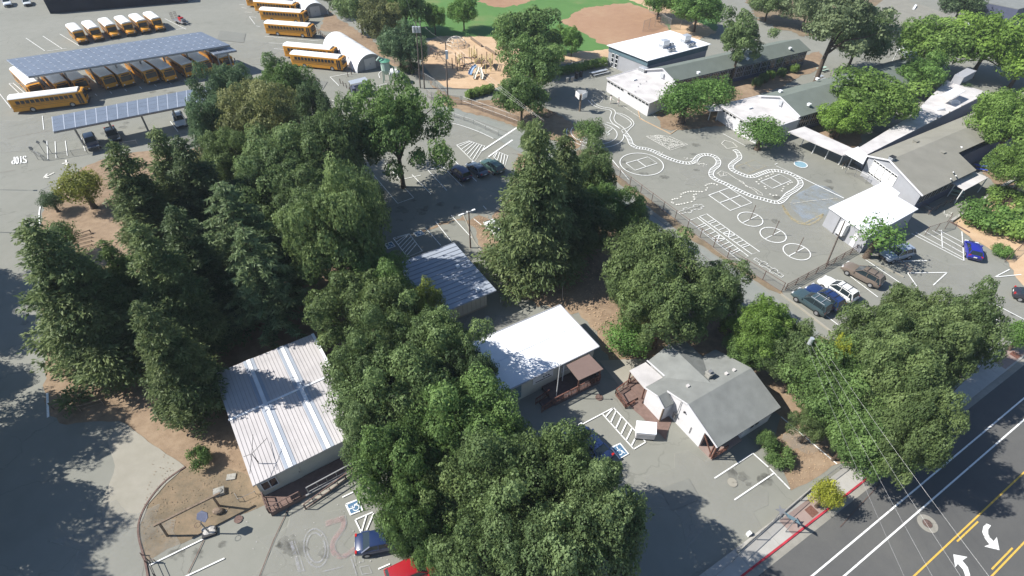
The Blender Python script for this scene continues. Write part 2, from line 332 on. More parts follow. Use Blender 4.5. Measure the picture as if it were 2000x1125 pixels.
# street at the lower right, straight in the world
A0 = V(1560, 1040); A1 = V(1975, 716); sdir = (A1-A0).normalized(); snr = Vector((sdir.y, -sdir.x, 0))   # towards the street
def st(s, t): p = A0+sdir*s+snr*t; return p
SA, SB = -60, 160
k0 = (V(1728, 905.7)-A0).dot(snr)
def strip(name, t0, t1, z, m, label, h=None):
    P = [st(SA, t0), st(SB, t0), st(SB, t1), st(SA, t1)]
    b = MB()
    if h: b.prism(P, 0, h)
    else: b.sheet(P, z)
    return tag(b.build(name, M[m]), label, kind='structure')
def toff(px): return (V(*px)-A0).dot(snr)
t_curb = (toff((1500, 1082))+toff((1728.5, 905.7)))/2
t_in = (toff((1500, 1028))+toff((1635, 920)))/2
tA = (toff((1578, 1125))+toff((2000, 783)))/2; tB = (toff((1640, 1125))+toff((2000, 826)))/2
tY = (toff((1777.6, 1125))+toff((2000, 928.8)))/2; tZ = (toff((1932.5, 1125))+toff((2000, 1063.7)))/2
strip('road', t_curb+0.15, t_curb+40, .03, 'road', 'dark asphalt street with bicycle lane')
strip('gutter', t_curb+0.15, t_curb+0.75, .036, 'gutter', 'pale gutter strip along the kerb')
strip('pavement', t_in, t_curb-0.001, 0, 'conc', 'pale concrete pavement beside the street', h=.13)
P = [st(SA, t_curb), st(SB, t_curb), st(SB, t_curb+.15), st(SA, t_curb+.15)]
tag(MB().prism(P, 0, .125).build('kerb', M['conc']), 'plain concrete kerb', kind='structure')
s1 = (V(1740, 900)-A0).dot(sdir)
P = [st(SA, t_curb-.004), st(s1, t_curb-.004), st(s1, t_curb+.156), st(SA, t_curb+.156)]
tag(MB().prism(P, 0.002, .137).build('kerb_paint', M['redcurb']), 'red painted kerb', kind='structure')
for px in ((1582, 998), (1990, 700)):
    s = (V(*px)-A0).dot(sdir)
    P = [st(s-3.2, t_in+.3), st(s+3.0, t_in+.3), st(s+3.0, t_curb-.02), st(s-3.2, t_curb-.02)]
    tag(MB().sheet(P, .136).build('pavement_bricks', M['redconc']), kind='structure')
    P = [st(s-.45, t_curb-.95), st(s+.45, t_curb-.95), st(s+.45, t_curb-.1), st(s-.45, t_curb-.1)]
    tag(MB().sheet(P, .142).build('tree_pit_soil', M['brownwood']), kind='structure')
g = MB()
for k in range(60):
    s = SA+k*1.8*2; g.sheet([st(s, t_in+.02), st(s+.03, t_in+.02), st(s+.03, t_curb-.02), st(s, t_curb-.02)], .134)
tag(g.build('pavement_joints', M['gutter']), kind='structure')
# ------------------------------------------------------------------ painted markings
def ribbon(mb, pts, wd, z):
    P = [Vector((p[0], p[1], 0)) for p in pts]
    L_ = []; R2 = []
    for i, p in enumerate(P):
        d = P[min(i+1, len(P)-1)]-P[max(i-1, 0)]; d.z = 0; d.normalize(); nn = Vector((-d.y, d.x, 0))*wd/2
        L_.append(p+nn); R2.append(p-nn)
    for i in range(len(P)-1):
        mb.add([(R2[i].x, R2[i].y, z), (R2[i+1].x, R2[i+1].y, z), (L_[i+1].x, L_[i+1].y, z), (L_[i].x, L_[i].y, z)], [(0, 1, 2, 3)])
def ln(mb, px, wd=.1, z=.09): ribbon(mb, wpts(px), wd, z)
def loop(mb, px, wd=.1, z=.09): ln(mb, px+[px[0]], wd, z)
def ring(mb, c, r, wd=.12, z=.09, n=48, a0=0, a1=360):
    c = Vector(c); ribbon(mb, [c+Vector((math.cos(R_(a0+(a1-a0)*i/n)), math.sin(R_(a0+(a1-a0)*i/n)), 0))*r for i in range(n+1)], wd, z)
def lerp(a, b, t): return (a[0]+(b[0]-a[0])*t, a[1]+(b[1]-a[1])*t)
ZM = [.088]
def done(mb, name, m, label): tag(mb.build(name, M[m]), label, kind='structure')
# parking lot lines
g = MB()
for a, b in [((292, 1105), (417, 1044)), ((352, 1132), (439, 1091)), ((669, 972), (696, 959)), ((739, 1112), (762, 1102)), ((694, 1016), (728, 1001)), ((694, 1016), (707, 1043)), ((706, 1040), (716, 1007)), ((716, 1036), (730, 1003)),
             ((1102, 848), (1198, 797)), ((1395, 935), (1470, 886)), ((1434, 977), (1511, 925)), ((1470, 886), (1500, 913)), ((1503, 916), (1542, 956)),
             ((1177, 810), (1237.5, 878)), ((1198, 797), (1261, 864)), ((1237.5, 878), (1261, 864)), ((1525, 815), (1634, 907)),
             ((1650, 533), (1714, 581)), ((1600, 560), (1660, 612)), ((1570, 585), (1636, 635)), ((1690, 508), (1760, 555)),
             ((1750, 511), (1810, 510)), ((1772, 534), (1849, 533)), ((1849, 533), (1822, 558)), ((1772, 534), (1790, 560)),
             ((1942, 542), (1971, 527)), ((1942, 542), (1994, 537)), ((1980, 569), (2000, 567)), ((1934, 591), (2000, 625)), ((1925, 614), (1980, 644)), ((1905, 630), (1952, 656)), ((1980, 644), (2010, 640)),
             ((1780, 457), (1882, 510)), ((1878, 453), (1882, 510)), ((1788, 455), (1880, 504)), ((1806, 453), (1880, 495)), ((1820, 451), (1879, 484)), ((1832, 450), (1879, 474)), ((1838, 450), (1840, 485)),
             ((1195+0, 312), (1228, 352))]:
    ln(g, [a, b], .12)
def hatch(mb, q, n, wd=.1, skew=.35):
    a, b, c, d = q
    for k in range(n):
        t = (k+.5)/n; t2 = min(1, max(0, t-skew/n*2)); ln(mb, [lerp(a, d, t), lerp(b, c, t2)], wd)
hatch(g, [(1177, 810), (1198, 797), (1261, 864), (1237.5, 878)], 6, .14, .5)
# middle lot under the single oak
for a, b in [((873, 301), (931, 355)), ((852, 313), (902, 364)), ((834, 331), (873, 373)), ((805, 342), (842, 380)), ((752, 320), (780, 350)), ((730, 343), (777, 398)), ((710, 363), (744, 408)), ((790, 367), (808, 387)), ((777, 353), (822, 343)), ((716, 371), (747, 362)), ((777, 398), (808, 387)), ((840, 331), (880, 325)),
             ((881, 421), (921, 465)), ((851, 434), (882, 473)), ((831, 446), (861, 480)), ((944, 403), (950, 410)), ((744, 496), (758, 514)), ((925, 428), (940, 440)), ((669, 230), (692, 260)), ((692, 232), (705, 252)), ((757, 163), (726, 172)),
             ((645, 151), (683, 144)), ((645, 151), (662, 168))]: ln(g, [a, b], .1)
ln(g, smooth_pts([(852, 236), (875, 240), (898, 245), (935, 258), (964, 271.6)]), .12)
ln(g, smooth_pts([(742, 153), (740, 145), (746, 139), (752, 136)]), .12)
loop(g, [(892, 284), (916, 276), (947, 286), (926, 318)], .12); hatch(g, [(894, 284), (918, 277), (947, 286), (926, 315)], 6, .13)
loop(g, [(963, 306), (972, 297), (992, 305), (985, 328)], .12); hatch(g, [(963, 306), (972, 297), (992, 305), (985, 328)], 4, .12)
ln(g, [(940, 296), (1011, 249)], .32); ln(g, [(954, 307), (1001, 274)], .3)
loop(g, [(768, 466), (799, 457), (825, 491), (796, 503)], .12); hatch(g, [(768, 466), (799, 457), (825, 491), (796, 503)], 7, .12, 1.2)
# bus yard
for a, b in [((51, 75), (88, 100)), ((84, 71), (122, 96)), ((117, 67), (155, 90)), ((93, 100), (130, 95)), ((322, 37), (364, 58)), ((336, 60), (364, 55)), ((0, 184), (22, 212)), ((18, 164), (42, 187)), ((26, 163), (52, 185)), ((18, 164), (26, 163)), ((333, 238), (348, 258)), ((370, 228), (384, 252)), ((375, 226), (388, 250)), ((83, 227), (86, 254)),
             ((517, 71.5), (622, 81)), ((526, 84.5), (640, 90)), ((535, 95.5), (560, 98)), ((468, 9), (478, 10)), ((472, 15), (482, 17)), ((478, 24), (492, 25)), ((487, 33), (498, 48)), ((487, 33), (500, 35)), ((500, 51), (508, 53)), ((560, 132), (555, 122)),
             ((92, 276), (94, 312)), ((108, 277), (110, 310)), ((128, 276), (132, 305)), ((159, 270), (167, 296)), ((167, 268), (175, 296))]: ln(g, [a, b], .1)
ln(g, smooth_pts([(78, 440), (77, 420), (80, 403), (90, 388), (112, 370), (130, 358)]), .16)
ln(g, [(93, 768), (95, 816)], .22)
for k in range(7): ln(g, [(190+k*29, 188-k*4.6), (186+k*29, 184-k*4.6)], .1)
done(g, 'parking_markings', 'white', 'white painted bay lines of the parking lots')
g = MB()   # pavement arrows and crosses
for a, b in [((86, 348), (106, 338)), ((86, 348), (93, 340)), ((86, 348), (96, 348)), ((638, 196), (652, 197)), ((640, 194), (637, 196)), ((122, 320), (134, 319)), ((129, 313), (131, 325)), ((383, 262), (392, 261)), ((388, 258), (390, 266)), ((394, 284), (404, 283)), ((399, 280), (400, 288))]: ln(g, [a, b], .25)
done(g, 'arrow_markings', 'whiteworn', 'worn white arrows on the asphalt')
# street lines
g = MB()
for t in (tA, tB): ribbon(g, [st(s, t) for s in np.arange(SA, SB, 4)], .14, .05)
done(g, 'street_lines', 'white', 'two white bicycle lane lines')
g = MB()
for t in (tY, tZ): ribbon(g, [st(s, t) for s in np.arange(SA, SB, 4)], .13, .05)
def sx(px): q = V(*px)-A0; return q.dot(sdir)
for t, s0, sg in ((tY, sx((1865, 1055)), 1), (tZ, sx((1937, 1113)), -1)):
    for k in range(-3, 8):
        ribbon(g, [st(s0+k*15, t+sg*.28), st(s0+k*15+3.4, t+sg*.28)], .13, .05)
done(g, 'street_lines', 'yellow', 'yellow centre turn lane lines')
g = MB()
z4 = lambda P: [(1500+x*.3067, 780+y*.3067) for x, y in P]
for P in ([(1390, 792), (1418, 805), (1400, 830), (1400, 860), (1412, 880), (1435, 905), (1455, 878), (1472, 962), (1375, 938), (1408, 925), (1378, 885), (1362, 845), (1370, 810)],
          [(1178, 988), (1268, 1005), (1235, 1028), (1270, 1070), (1285, 1120), (1280, 1180), (1250, 1180), (1253, 1120), (1240, 1085), (1207, 1048), (1190, 1072)]):
    g.sheet(wpts(z4(P)), .05)
done(g, 'arrow_markings', 'white', 'curved white turn arrows in the centre lane')
g = MB(); c = V(1811, 1023); ring(g, c, .62, .42, .05, 28); done(g, 'manhole_collar', 'gutter', 'pale concrete ring round the street manhole')
g = MB(); ring(g, c, .19, .38, .054, 20); done(g, 'manhole_cover', 'rust', 'round iron manhole cover in the street')
for px, r in (((466, 1015), .36), ((1170, 777), .40), ((1430, 943), .45)):
    g = MB(); ring(g, V(*px), r/2, r, .09, 20); done(g, 'drain_cover', 'rust' if r < .42 else 'concdark', None)
# accessible bays: blue squares, white frame, wheelchair symbol
def ada(q, up):
    P = wpts(q); g = MB().sheet(P, .09); done(g, 'wheelchair_bay_paint', 'blueada', None)
    g = MB(); ribbon(g, P+[P[0]], .16, .094); c = sum(P, Vector())/4; u = (V(*up)-c); u.z = 0; u.normalize(); r = Vector((u.y, -u.x, 0))
    T = lambda a, b: c+r*a+u*b
    ribbon(g, [T(-.1+.26*math.cos(R_(a)), -.14+.26*math.sin(R_(a))) for a in range(100, 400, 20)], .07, .094)
    ribbon(g, [T(-.08, .38), T(-.05, .0), T(.2, -.02), T(.32, -.36), T(.42, -.34)], .08, .094); ribbon(g, [T(-.07, .16), T(.16, .15)], .06, .094)
    g.sheet([T(-.08+.07*math.cos(R_(a)), .44+.07*math.sin(R_(a))) for a in range(0, 360, 45)], .094)
    done(g, 'wheelchair_symbol', 'white', 'white wheelchair symbol on the bay')
ada([(1193, 875.5), (1211, 867), (1227, 887), (1210, 896.7)], (1202, 866)); ada([(676, 986), (700, 976), (708, 997), (685, 1006)], (672, 996))
ada([(808, 456), (822, 451), (829, 458), (815, 463)], (812, 452)); ada([(752, 478), (765, 473), (772, 482), (758, 487)], (757, 473))
# lettering STOP on the bus yard asphalt, reading from the far side
g = MB(); o_ = V(52, 312); ex = (V(23, 315)-o_); ex.z = 0; LWD = ex.length/4.3; ex.normalize(); ey = V(39.5, 320)-V(38.5, 306); eh = ey.length; ey.normalize()
top = o_ + ey*(-(eh)); 
def glyph(k, strokes, wd=.17):
    for s_ in strokes: ribbon(g, [o_ + ex*(k*LWD*1.12+x*LWD*.9) + ey*(y*eh) - ey*eh*.5 for x, y in s_], wd, .09)
arc = lambda cx, cy, rx, ry, a0, a1, n=10: [(cx+rx*math.cos(R_(a0+(a1-a0)*i/n)), cy+ry*math.sin(R_(a0+(a1-a0)*i/n))) for i in range(n+1)]
glyph(0, [[(.95, .82), (.75, .97), (.25, .97), (.05, .8), (.15, .6), (.85, .4), (.95, .2), (.75, .03), (.25, .03), (.05, .18)]])
glyph(1, [[(.5, 0), (.5, 1)], [(.05, .96), (.95, .96)], [(.05, .89), (.95, .89)]])
glyph(2, [arc(.5, .5, .4, .48, 0, 360, 20)])
glyph(3, [[(.1, 0), (.1, 1)], [(.1, .95)]+arc(.5, .72, .38, .23, 90, -90)+[(.1, .49)]])
done(g, 'stop_lettering', 'white', 'the word STOP painted on the yard, reading from the far side')
# playground paint
Z6 = lambda x, y: (1100+x*.26667, 180+y*.26667)
ZA = lambda x, y: (1240+x*.26667, 280+y*.26667)
track = [(1152, 196), (1161, 205), (1175, 211), (1192, 214), (1198, 220), (1195, 232), (1200, 241), (1213, 250), (1221, 261), (1229, 272), (1233, 282), (1244, 289), (1260, 291), (1276, 296), (1292, 304), (1308, 311), (1327, 317), (1343, 319.5), (1355, 317), (1361, 309), (1369, 304), (1383, 303), (1396, 307), (1403, 316), (1400, 325), (1391, 333), (1389, 343), (1399, 352), (1415, 359), (1433, 368), (1452, 377), (1471, 385), (1487, 389), (1509, 395), (1520, 396), (1529, 391), (1539, 380), (1552, 372), (1563, 361), (1560, 351), (1547, 342), (1528, 336), (1507, 334), (1488, 339), (1472, 345), (1459, 345), (1443, 339), (1431, 333), (1427, 325), (1434, 317), (1444, 309), (1441, 299), (1434, 293)]
tw = [V(*p) for p in smooth_pts(track, n=8)]
d_ = [0.0]
for a, b in zip(tw, tw[1:]): d_.append(d_[-1]+(b-a).length)
def at_len(s):
    import bisect
    i = min(max(bisect.bisect(d_, s)-1, 0), len(tw)-2); t = (s-d_[i])/max(1e-6, d_[i+1]-d_[i]); p = tw[i].lerp(tw[i+1], t)
    dd = tw[min(i+4, len(tw)-1)]-tw[max(i-3, 0)]; dd.z = 0; dd.normalize(); return p, Vector((-dd.y, dd.x, 0))
W2 = .38; tot = d_[-1]; N_ = int(tot/.35); rows = [at_len(tot*i/N_) for i in range(N_+1)]
g = MB()
for sg in (-1, 1): ribbon(g, [p+nn*W2*sg for p, nn in rows], .12, .09)
k0_ = min(range(N_), key=lambda i: (rows[i][0]-V(1221, 262)).length)
s_ = k0_*tot/N_
while s_ < tot:
    p, nn = at_len(s_); ribbon(g, [p-nn*W2, p+nn*W2], .15, .094); s_ += .52
ln(g, smooth_pts([(1203, 221), (1217, 224), (1232, 233), (1238, 243), (1230, 252), (1222, 261)]), .12); ln(g, smooth_pts([(1204, 222), (1215, 227), (1229, 236), (1233, 243), (1226, 250), (1215, 254)]), .12)
done(g, 'track_markings', 'white', 'winding white railway track painted on the playground')
g = MB()
def court(q, cross='one', wd=.12):
    loop(g, q, wd); ln(g, [lerp(q[0], q[1], .5), lerp(q[3], q[2], .5)], wd)
    if cross == 'two': ln(g, [lerp(q[0], q[3], .5), lerp(q[1], q[2], .5)], wd)
court([(1384, 382), (1424, 367.5), (1468, 396.8), (1426, 412)], 'two', .14)
court([Z6(460, 523), Z6(620, 477), Z6(688, 523), Z6(525, 575)])
court([ZA(920, 283), ZA(1060, 228), ZA(1143, 275), ZA(1005, 333)])
ring(g, V(1253, 321), 3.62, .13); ring(g, V(1162, 261.5), 5.2, .12, a0=-200, a1=60); ring(g, V(1160, 260), 4.2, .12, a0=-210, a1=60)
for P in ([(1184, 262), (1196, 252), (1186, 250)], [(1186, 265), (1191, 262), (1182, 258)], [(1126, 274), (1142, 269)], [(1128, 271), (1137, 281)]): ln(g, P, .12)
TET = [(1465, 428.8), (1509.5, 459.5), (1555.7, 492.5)]
for c in TET:
    p = V(*c); ring(g, p, 1.78, .13)
    d = (V(*TET[0])-V(1450, 436)); d.z = 0; d.normalize()
    ribbon(g, [p-d*1.78, p-d*.25], .12, .09); ribbon(g, [p+d*.15, p+d*1.78], .12, .09)
def ladder(q, cuts, xs):
    loop(g, q, .12)
    for t in cuts: ln(g, [lerp(q[0], q[3], t), lerp(q[1], q[2], t)], .10)
    for a, b in xs: ln(g, [lerp(q[0], q[3], a), lerp(q[1], q[2], b)], .14); ln(g, [lerp(q[1], q[2], a), lerp(q[0], q[3], b)], .14)
ladder([ZA(472, 540), ZA(525, 520), ZA(912, 797), ZA(855, 815)], [.15, .19, .27, .36, .44, .55, .62, .70, .78, .82], [(.44, .55)])
ladder([ZA(390, 572), ZA(455, 546), ZA(830, 830), ZA(765, 862)], [.15, .19, .27, .36, .44, .55, .63, .71, .80, .84], [(.44, .55)])
def squares(a, b, n, dbl):
    A, B = V(*a), V(*b); d = (B-A)/n; nn = Vector((-d.y, d.x, 0)).normalized()*d.length
    for k in range(n):
        for off in ((-.5, .5) if k in dbl else (0,)):
            p = A+d*k+nn*(off-.5); ribbon(g, [p, p+d, p+d+nn, p+nn, p], .075, .09)
squares((1326, 417), (1372, 402), 7, (2, 5)); squares((1474, 506), (1528, 541), 8, (2, 5))
ln(g, [(1516, 325), (1545, 338)], .1); ln(g, [(1545, 338), (1648, 388)], .16); ln(g, [(1513, 322), (1518, 320)], .12)
ln(g, [(1412, 262), (1458, 287)], .1)
done(g, 'playground_markings', 'white', 'white painted courts, circles and hopscotch on the playground')
g = MB()
for P in ([(1262, 267), (1287, 264.5), (1309, 268), (1343, 283), (1309, 294)], [(1409, 281), (1415, 275), (1431, 279), (1440, 288), (1420, 291)]): loop(g, P, .13)
rr = random.Random(5)
for k in range(16):
    t = k/16; a = lerp((1264, 267), (1309, 293), t); b = lerp((1290, 265), (1342, 283), t); 
    for j in range(8):
        if rr.random() < .85:
            c1 = lerp(a, b, j/8+.01); c2 = lerp(a, b, (j+.8)/8); ln(g, [c1, (c2[0]+rr.uniform(-1, 1), c2[1]+rr.uniform(-1, 1))], .13)
            if rr.random() < .6: ln(g, [c2, (c2[0]+3, c2[1]+2)], .13)
for c in ([(270, 435), (275, 415), (292, 410), (310, 408), (335, 395), (340, 375), (355, 367), (370, 362), (390, 358), (410, 355), (430, 355), (450, 357), (470, 357), (490, 357), (520, 345), (528, 330), (518, 312), (530, 303), (545, 300), (560, 297), (580, 300), (600, 307), (280, 440), (305, 452), (322, 450), (340, 447), (362, 442), (385, 437), (415, 430), (435, 415), (437, 405), (430, 395), (432, 380), (448, 375),
                (890, 285), (905, 300), (910, 267), (925, 258), (960, 245), (975, 240), (998, 230), (1012, 220), (950, 320), (958, 335), (990, 375), (1012, 385), (1035, 383), (1075, 352), (1085, 337), (1090, 320), (1120, 302), (1135, 292), (1150, 288)],)[0]:
    p = V(*ZA(*c)); g.sheet([(p.x+.17*math.cos(R_(a)), p.y+.17*math.sin(R_(a))) for a in range(0, 360, 60)], .09)
P = [ZA(*q) for q in ((600, 225), (630, 205), (680, 220), (740, 262), (790, 285), (815, 320), (870, 330), (930, 370), (935, 385), (900, 375), (880, 350), (830, 322), (760, 275))]
ln(g, P, .10); ln(g, [ZA(*q) for q in ((620, 235), (645, 240), (650, 215), (675, 235), (625, 245), (610, 220))], .1)
for cx, cy in ((1345, 312), (1364, 319), (1288, 300), (1372, 322)):
    for k in range(9): a = (cx+rr.uniform(-7, 7), cy+rr.uniform(-3, 3)); ln(g, [a, (a[0]+rr.uniform(-5, 5), a[1]+rr.uniform(-2, 2))], .12)
for P in ([(1173, 201), (1178, 193), (1172, 186)], [(1240, 190), (1280, 230)], [(1165, 174), (1200, 197)], [(1215, 207), (1257, 235)]): ln(g, P, .09)
rr2 = random.Random(2)
for k in range(7): a = (1640+rr2.uniform(-8, 14), 322+rr2.uniform(-4, 5)); ln(g, [a, (a[0]+rr2.uniform(3, 8), a[1]+rr2.uniform(-4, 3)), (a[0]+4, a[1]+5)], .12)
for k in range(6): a = (1843+rr2.uniform(-8, 10), 417+rr2.uniform(-3, 4)); ln(g, [a, (a[0]+rr2.uniform(3, 8), a[1]+rr2.uniform(-4, 3)), (a[0]+4, a[1]+4)], .1)
done(g, 'playground_markings', 'whiteworn', 'worn map, pentagon and dotted shapes on the playground')
g = MB(); court([Z6(1265, 548), Z6(1398, 500), Z6(1484, 547), Z6(1350, 603)], 'one', .12)
loop(g, [ZA(*q) for q in ((1080, 455), (1100, 505), (1150, 560), (1200, 590), (1270, 600), (1320, 580), (1370, 540), (1380, 520), (1300, 560), (1240, 590), (1180, 570), (1130, 530))], .3)
ln(g, [(1240, 283), (1275, 262), (1200, 300)], .02)
done(g, 'playground_markings', 'ylwchalk', 'faded yellow lines on the playground')
g = MB().sheet(wpts(smooth_pts([ZA(*q) for q in ((1140, 440), (1180, 380), (1250, 340), (1330, 305), (1420, 330), (1500, 380), (1530, 410), (1440, 470), (1400, 530), (1300, 570), (1240, 580), (1200, 530), (1150, 480))], True, 4)), .082); done(g, 'playground_markings', 'bluewash', 'worn pale blue painted map by the white annex')
g = MB(); ln(g, [ZA(1130, 435), ZA(1160, 443), ZA(1280, 425), ZA(1480, 405)], .14, .092); done(g, 'playground_markings', 'ghost', None)
c = V(1563.5, 322); g = MB().sheet([(c.x+1.05*math.cos(R_(a)), c.y+1.05*math.sin(R_(a))) for a in range(0, 360, 15)], .086); done(g, 'playground_markings', 'bluedisc', 'small pale blue disc by the covered walk')
g = MB(); ring(g, c, 1.05, .14, .092, 24); done(g, 'playground_markings', 'white', None)
# chalk numerals on the front lot
Z5 = lambda x, y: (260+x*.25, 900+y*.25)
g = MB()
for off in (0, .55):
    c = V(*Z5(1430, 680)); u = V(*Z5(1400, 530))-c; v_ = V(*Z5(1520, 650))-c; k = 1-off*.42
    ribbon(g, [c+u*k*math.cos(R_(a))*.95+v_*k*math.sin(R_(a)) for a in range(0, 361, 12)], .12, .09)
ln(g, [Z5(1235, 635), Z5(1270, 740), Z5(1300, 860), Z5(1330, 870)], .25); ln(g, [Z5(1262, 630), Z5(1300, 740), Z5(1340, 870)], .08)
ln(g, smooth_pts([Z5(1655, 425), Z5(1665, 490), Z5(1640, 560), Z5(1590, 630), Z5(1580, 690), Z5(1620, 745), Z5(1680, 745), Z5(1750, 690)]), .08)
loop(g, [Z5(1725, 745), Z5(1790, 720), Z5(1800, 790), Z5(1740, 810)], .08); loop(g, [Z5(1770, 835), Z5(1840, 820), Z5(1865, 880), Z5(1790, 890)], .08); ln(g, [Z5(1700, 750), Z5(1750, 900)], .1); ln(g, [Z5(1480, 870), Z5(1640, 830)], .1)
done(g, 'chalk_drawing', 'chalkw', 'faint chalk numerals drawn on the asphalt')
g = MB(); ln(g, [Z5(1505, 495), Z5(1650, 450)], .5); ln(g, smooth_pts([Z5(1640, 450), Z5(1640, 520), Z5(1590, 590), Z5(1560, 650), Z5(1570, 720), Z5(1640, 750), Z5(1760, 670)]), .42)
done(g, 'chalk_drawing', 'chalkp', 'faint pink chalk figure two on the asphalt')
# joints and tar lines
g = MB()
for P in ([Z5(1250, 300), Z5(1100, 620), Z5(990, 900), Z5(900, 1100)], [Z5(555, 620), Z5(480, 780), Z5(430, 880)]): ln(g, P, .07, .084)
for P in ([(860, 222), (930, 236), (1000, 262)], [(1640, 1030), (1760, 900)], [(0, 338), (30, 333)], [(15, 272), (60, 262), (100, 256)], [(1000, 300), (1150, 330), (1260, 410), (1400, 520)]): ln(g, P, .05, .084)
done(g, 'tar_lines', 'rust', 'dark tar lines across the asphalt')
def kerb_line(px, wd=.16, h=.12, m='conc', label=None):
    P = wpts(px); b = MB()
    for a, c in zip(P, P[1:]): b.bar(a+Vector((0, 0, h/2)), c+Vector((0, 0, h/2)), wd, h)
    tag(b.build('kerb', M[m]), label, kind='structure')
kerb_line(smooth_pts([(362, 912), (320, 943), (288, 983), (272, 1020), (272, 1052), (284, 1098), (290, 1130)]), .15, .1, 'rust', 'curved kerb round the dry island')
kerb_line([(1525, 575), (1560, 600), (1632, 655), (1640, 680)], .2, .15, 'concdark', 'low kerb along the upper parking lot')
kerb_line([(1856, 434), (1904, 402), (1950, 368), (1985, 350)], .35, .35, 'conc', 'pale low retaining kerb by the shrubs')
kerb_line([(1856, 434), (1893, 455)], .2, .15, 'rust', None)
kerb_line([(1240, 190), (1250, 232), (1310, 262), (1330, 248)], .12, .1, 'mulch', None)
kerb_line([(1680, 500), (1752, 535), (1765, 542)], .2, .15, 'concdark', None)
kerb_line([(905, 420), (925, 470), (960, 520)], .15, .1, 'concdark', None)

# repairs, wear and drips on the asphalt
g = MB(); rs = random.Random(31)
def blob(mb, p, r, z, n=14):
    k = [rs.uniform(.6, 1.2) for _ in range(n)]; mb.sheet([(p.x+math.cos(2*math.pi*i/n)*r*k[i], p.y+math.sin(2*math.pi*i/n)*r*.8*k[i]) for i in range(n)], z)
for a, b, n in (((1430, 925), (1500, 950), 5), ((1590, 600), (1700, 560), 9), ((730, 380), (900, 450), 16), ((100, 190), (410, 150), 14), ((520, 80), (640, 135), 10), ((340, 1090), (640, 1060), 9), ((1850, 600), (1980, 620), 9), ((180, 260), (380, 240), 6), ((1200, 230), (1640, 440), 26), ((60, 400), (40, 700), 6), ((950, 320), (1500, 600), 12)):
    for _ in range(n): q = V(rs.uniform(min(a[0], b[0]), max(a[0], b[0])), rs.uniform(min(a[1], b[1]), max(a[1], b[1]))+rs.uniform(-8, 8)); blob(g, q, rs.uniform(.25, .9), .078)
done(g, 'asphalt_stains', 'stain', 'dark drips and stains on the asphalt')
g = MB()
for q in ([(560, 150), (640, 160), (630, 176), (552, 168)], [(430, 60), (480, 66), (476, 84), (424, 78)], [(1660, 600), (1700, 616), (1672, 640), (1640, 620)], [(1290, 955), (1345, 935), (1368, 975), (1312, 998)]):
    g.sheet(wpts(q), .072)
done(g, 'asphalt_patches', 'patch', 'darker repair patches in the asphalt')
g = MB()
for c, r in (((1380, 960), 6), ((1420, 350), 9), ((1560, 450), 8), ((600, 1080), 5), ((1850, 570), 8), ((480, 100), 12), ((300, 110), 14), ((860, 260), 7), ((60, 260), 9), ((230, 1060), 5), ((1560, 860), 2), ((1000, 640), 3)): blob(g, V(*c), r, .068, 22)
done(g, 'asphalt_wear', 'patch2', 'pale worn areas of the asphalt')
# ------------------------------------------------------------------ buildings
Z1V = Vector((0, 0, 1))
def hit(px, py, p0, n):
    d = AF + AR*((px-1000)/F) + AU*((562.5-py)/F); o = Vector((0, 0, H)); t = (p0-o).dot(n)/d.dot(n); return o+d*t
def at_z(p, z): return Vector((p.x, p.y, z))
class Fr:
    def __init__(s, o, ang=None, d=None):
        s.o = Vector(o); s.o.z = 0
        s.u = Vector((math.cos(R_(ang)), math.sin(R_(ang)), 0)) if d is None else Vector((d.x, d.y, 0)).normalized()
        s.v = Vector((-s.u.y, s.u.x, 0))
    def __call__(s, u, v, z=0): return s.o+s.u*u+s.v*v+Vector((0, 0, z))
def part(name, mb, m, parent, **k): return mb.build(name, [M[x] for x in m] if isinstance(m, (list, tuple)) else (M[m] if isinstance(m, str) else m), parent, **k)
def quadbox(a, b, z0, z1, th, nrm):
    """upright slab between ground points a, b from z0 to z1, standing out by th along nrm"""
    return [[at_z(a, z0), at_z(b, z0), at_z(b, z0)+nrm*th, at_z(a, z0)+nrm*th], [at_z(a, z1), at_z(b, z1), at_z(b, z1)+nrm*th, at_z(a, z1)+nrm*th]]
def window(parent, a, b, z0, z1, nrm, fm='whitemetal', gm='glass', nx=1, ny=1, fw=.06):
    wn = part('window', MB().slab(*quadbox(a, b, z0, z1, .03, nrm)), gm, parent)
    f = MB(); d = (b-a)
    for k in range(nx+1): p = a+d*(k/nx)+nrm*.035; f.bar(at_z(p, z0), at_z(p, z1), fw, fw)
    for k in range(ny+1): z = z0+(z1-z0)*k/ny; f.bar(at_z(a, z)+nrm*.04, at_z(b, z)+nrm*.04, fw, fw)
    o = f.build('frame', M[fm], wn) if wn.name in ORG else None
    return wn
def door(parent, a, b, z0, z1, nrm, m='brownwood'):
    d = part('door', MB().slab(*quadbox(a, b, z0, z1, .05, nrm)), m, parent)
    p = b.lerp(a, .12); part('handle', MB().box(*(at_z(p, z0+(z1-z0)*.45)+nrm*.08), .05, .05, .12), 'galv', d)
    return d
def wallset(parent, pts, z0, z1, m, name='wall'):
    """outer walls as a closed solid"""
    return part(name, MB().prism(pts, z0, z1), m, parent)
def vent(parent, p, nrm=None, s=.45, m='whiteroof', name='roof_vent', h=.22):
    b = MB(); b.box(p.x, p.y, p.z-.1, s, s, h+.1, .55); b.box(p.x, p.y, p.z+h, s*1.25, s*1.25, .06, .55)
    return part(name, b, m, parent)
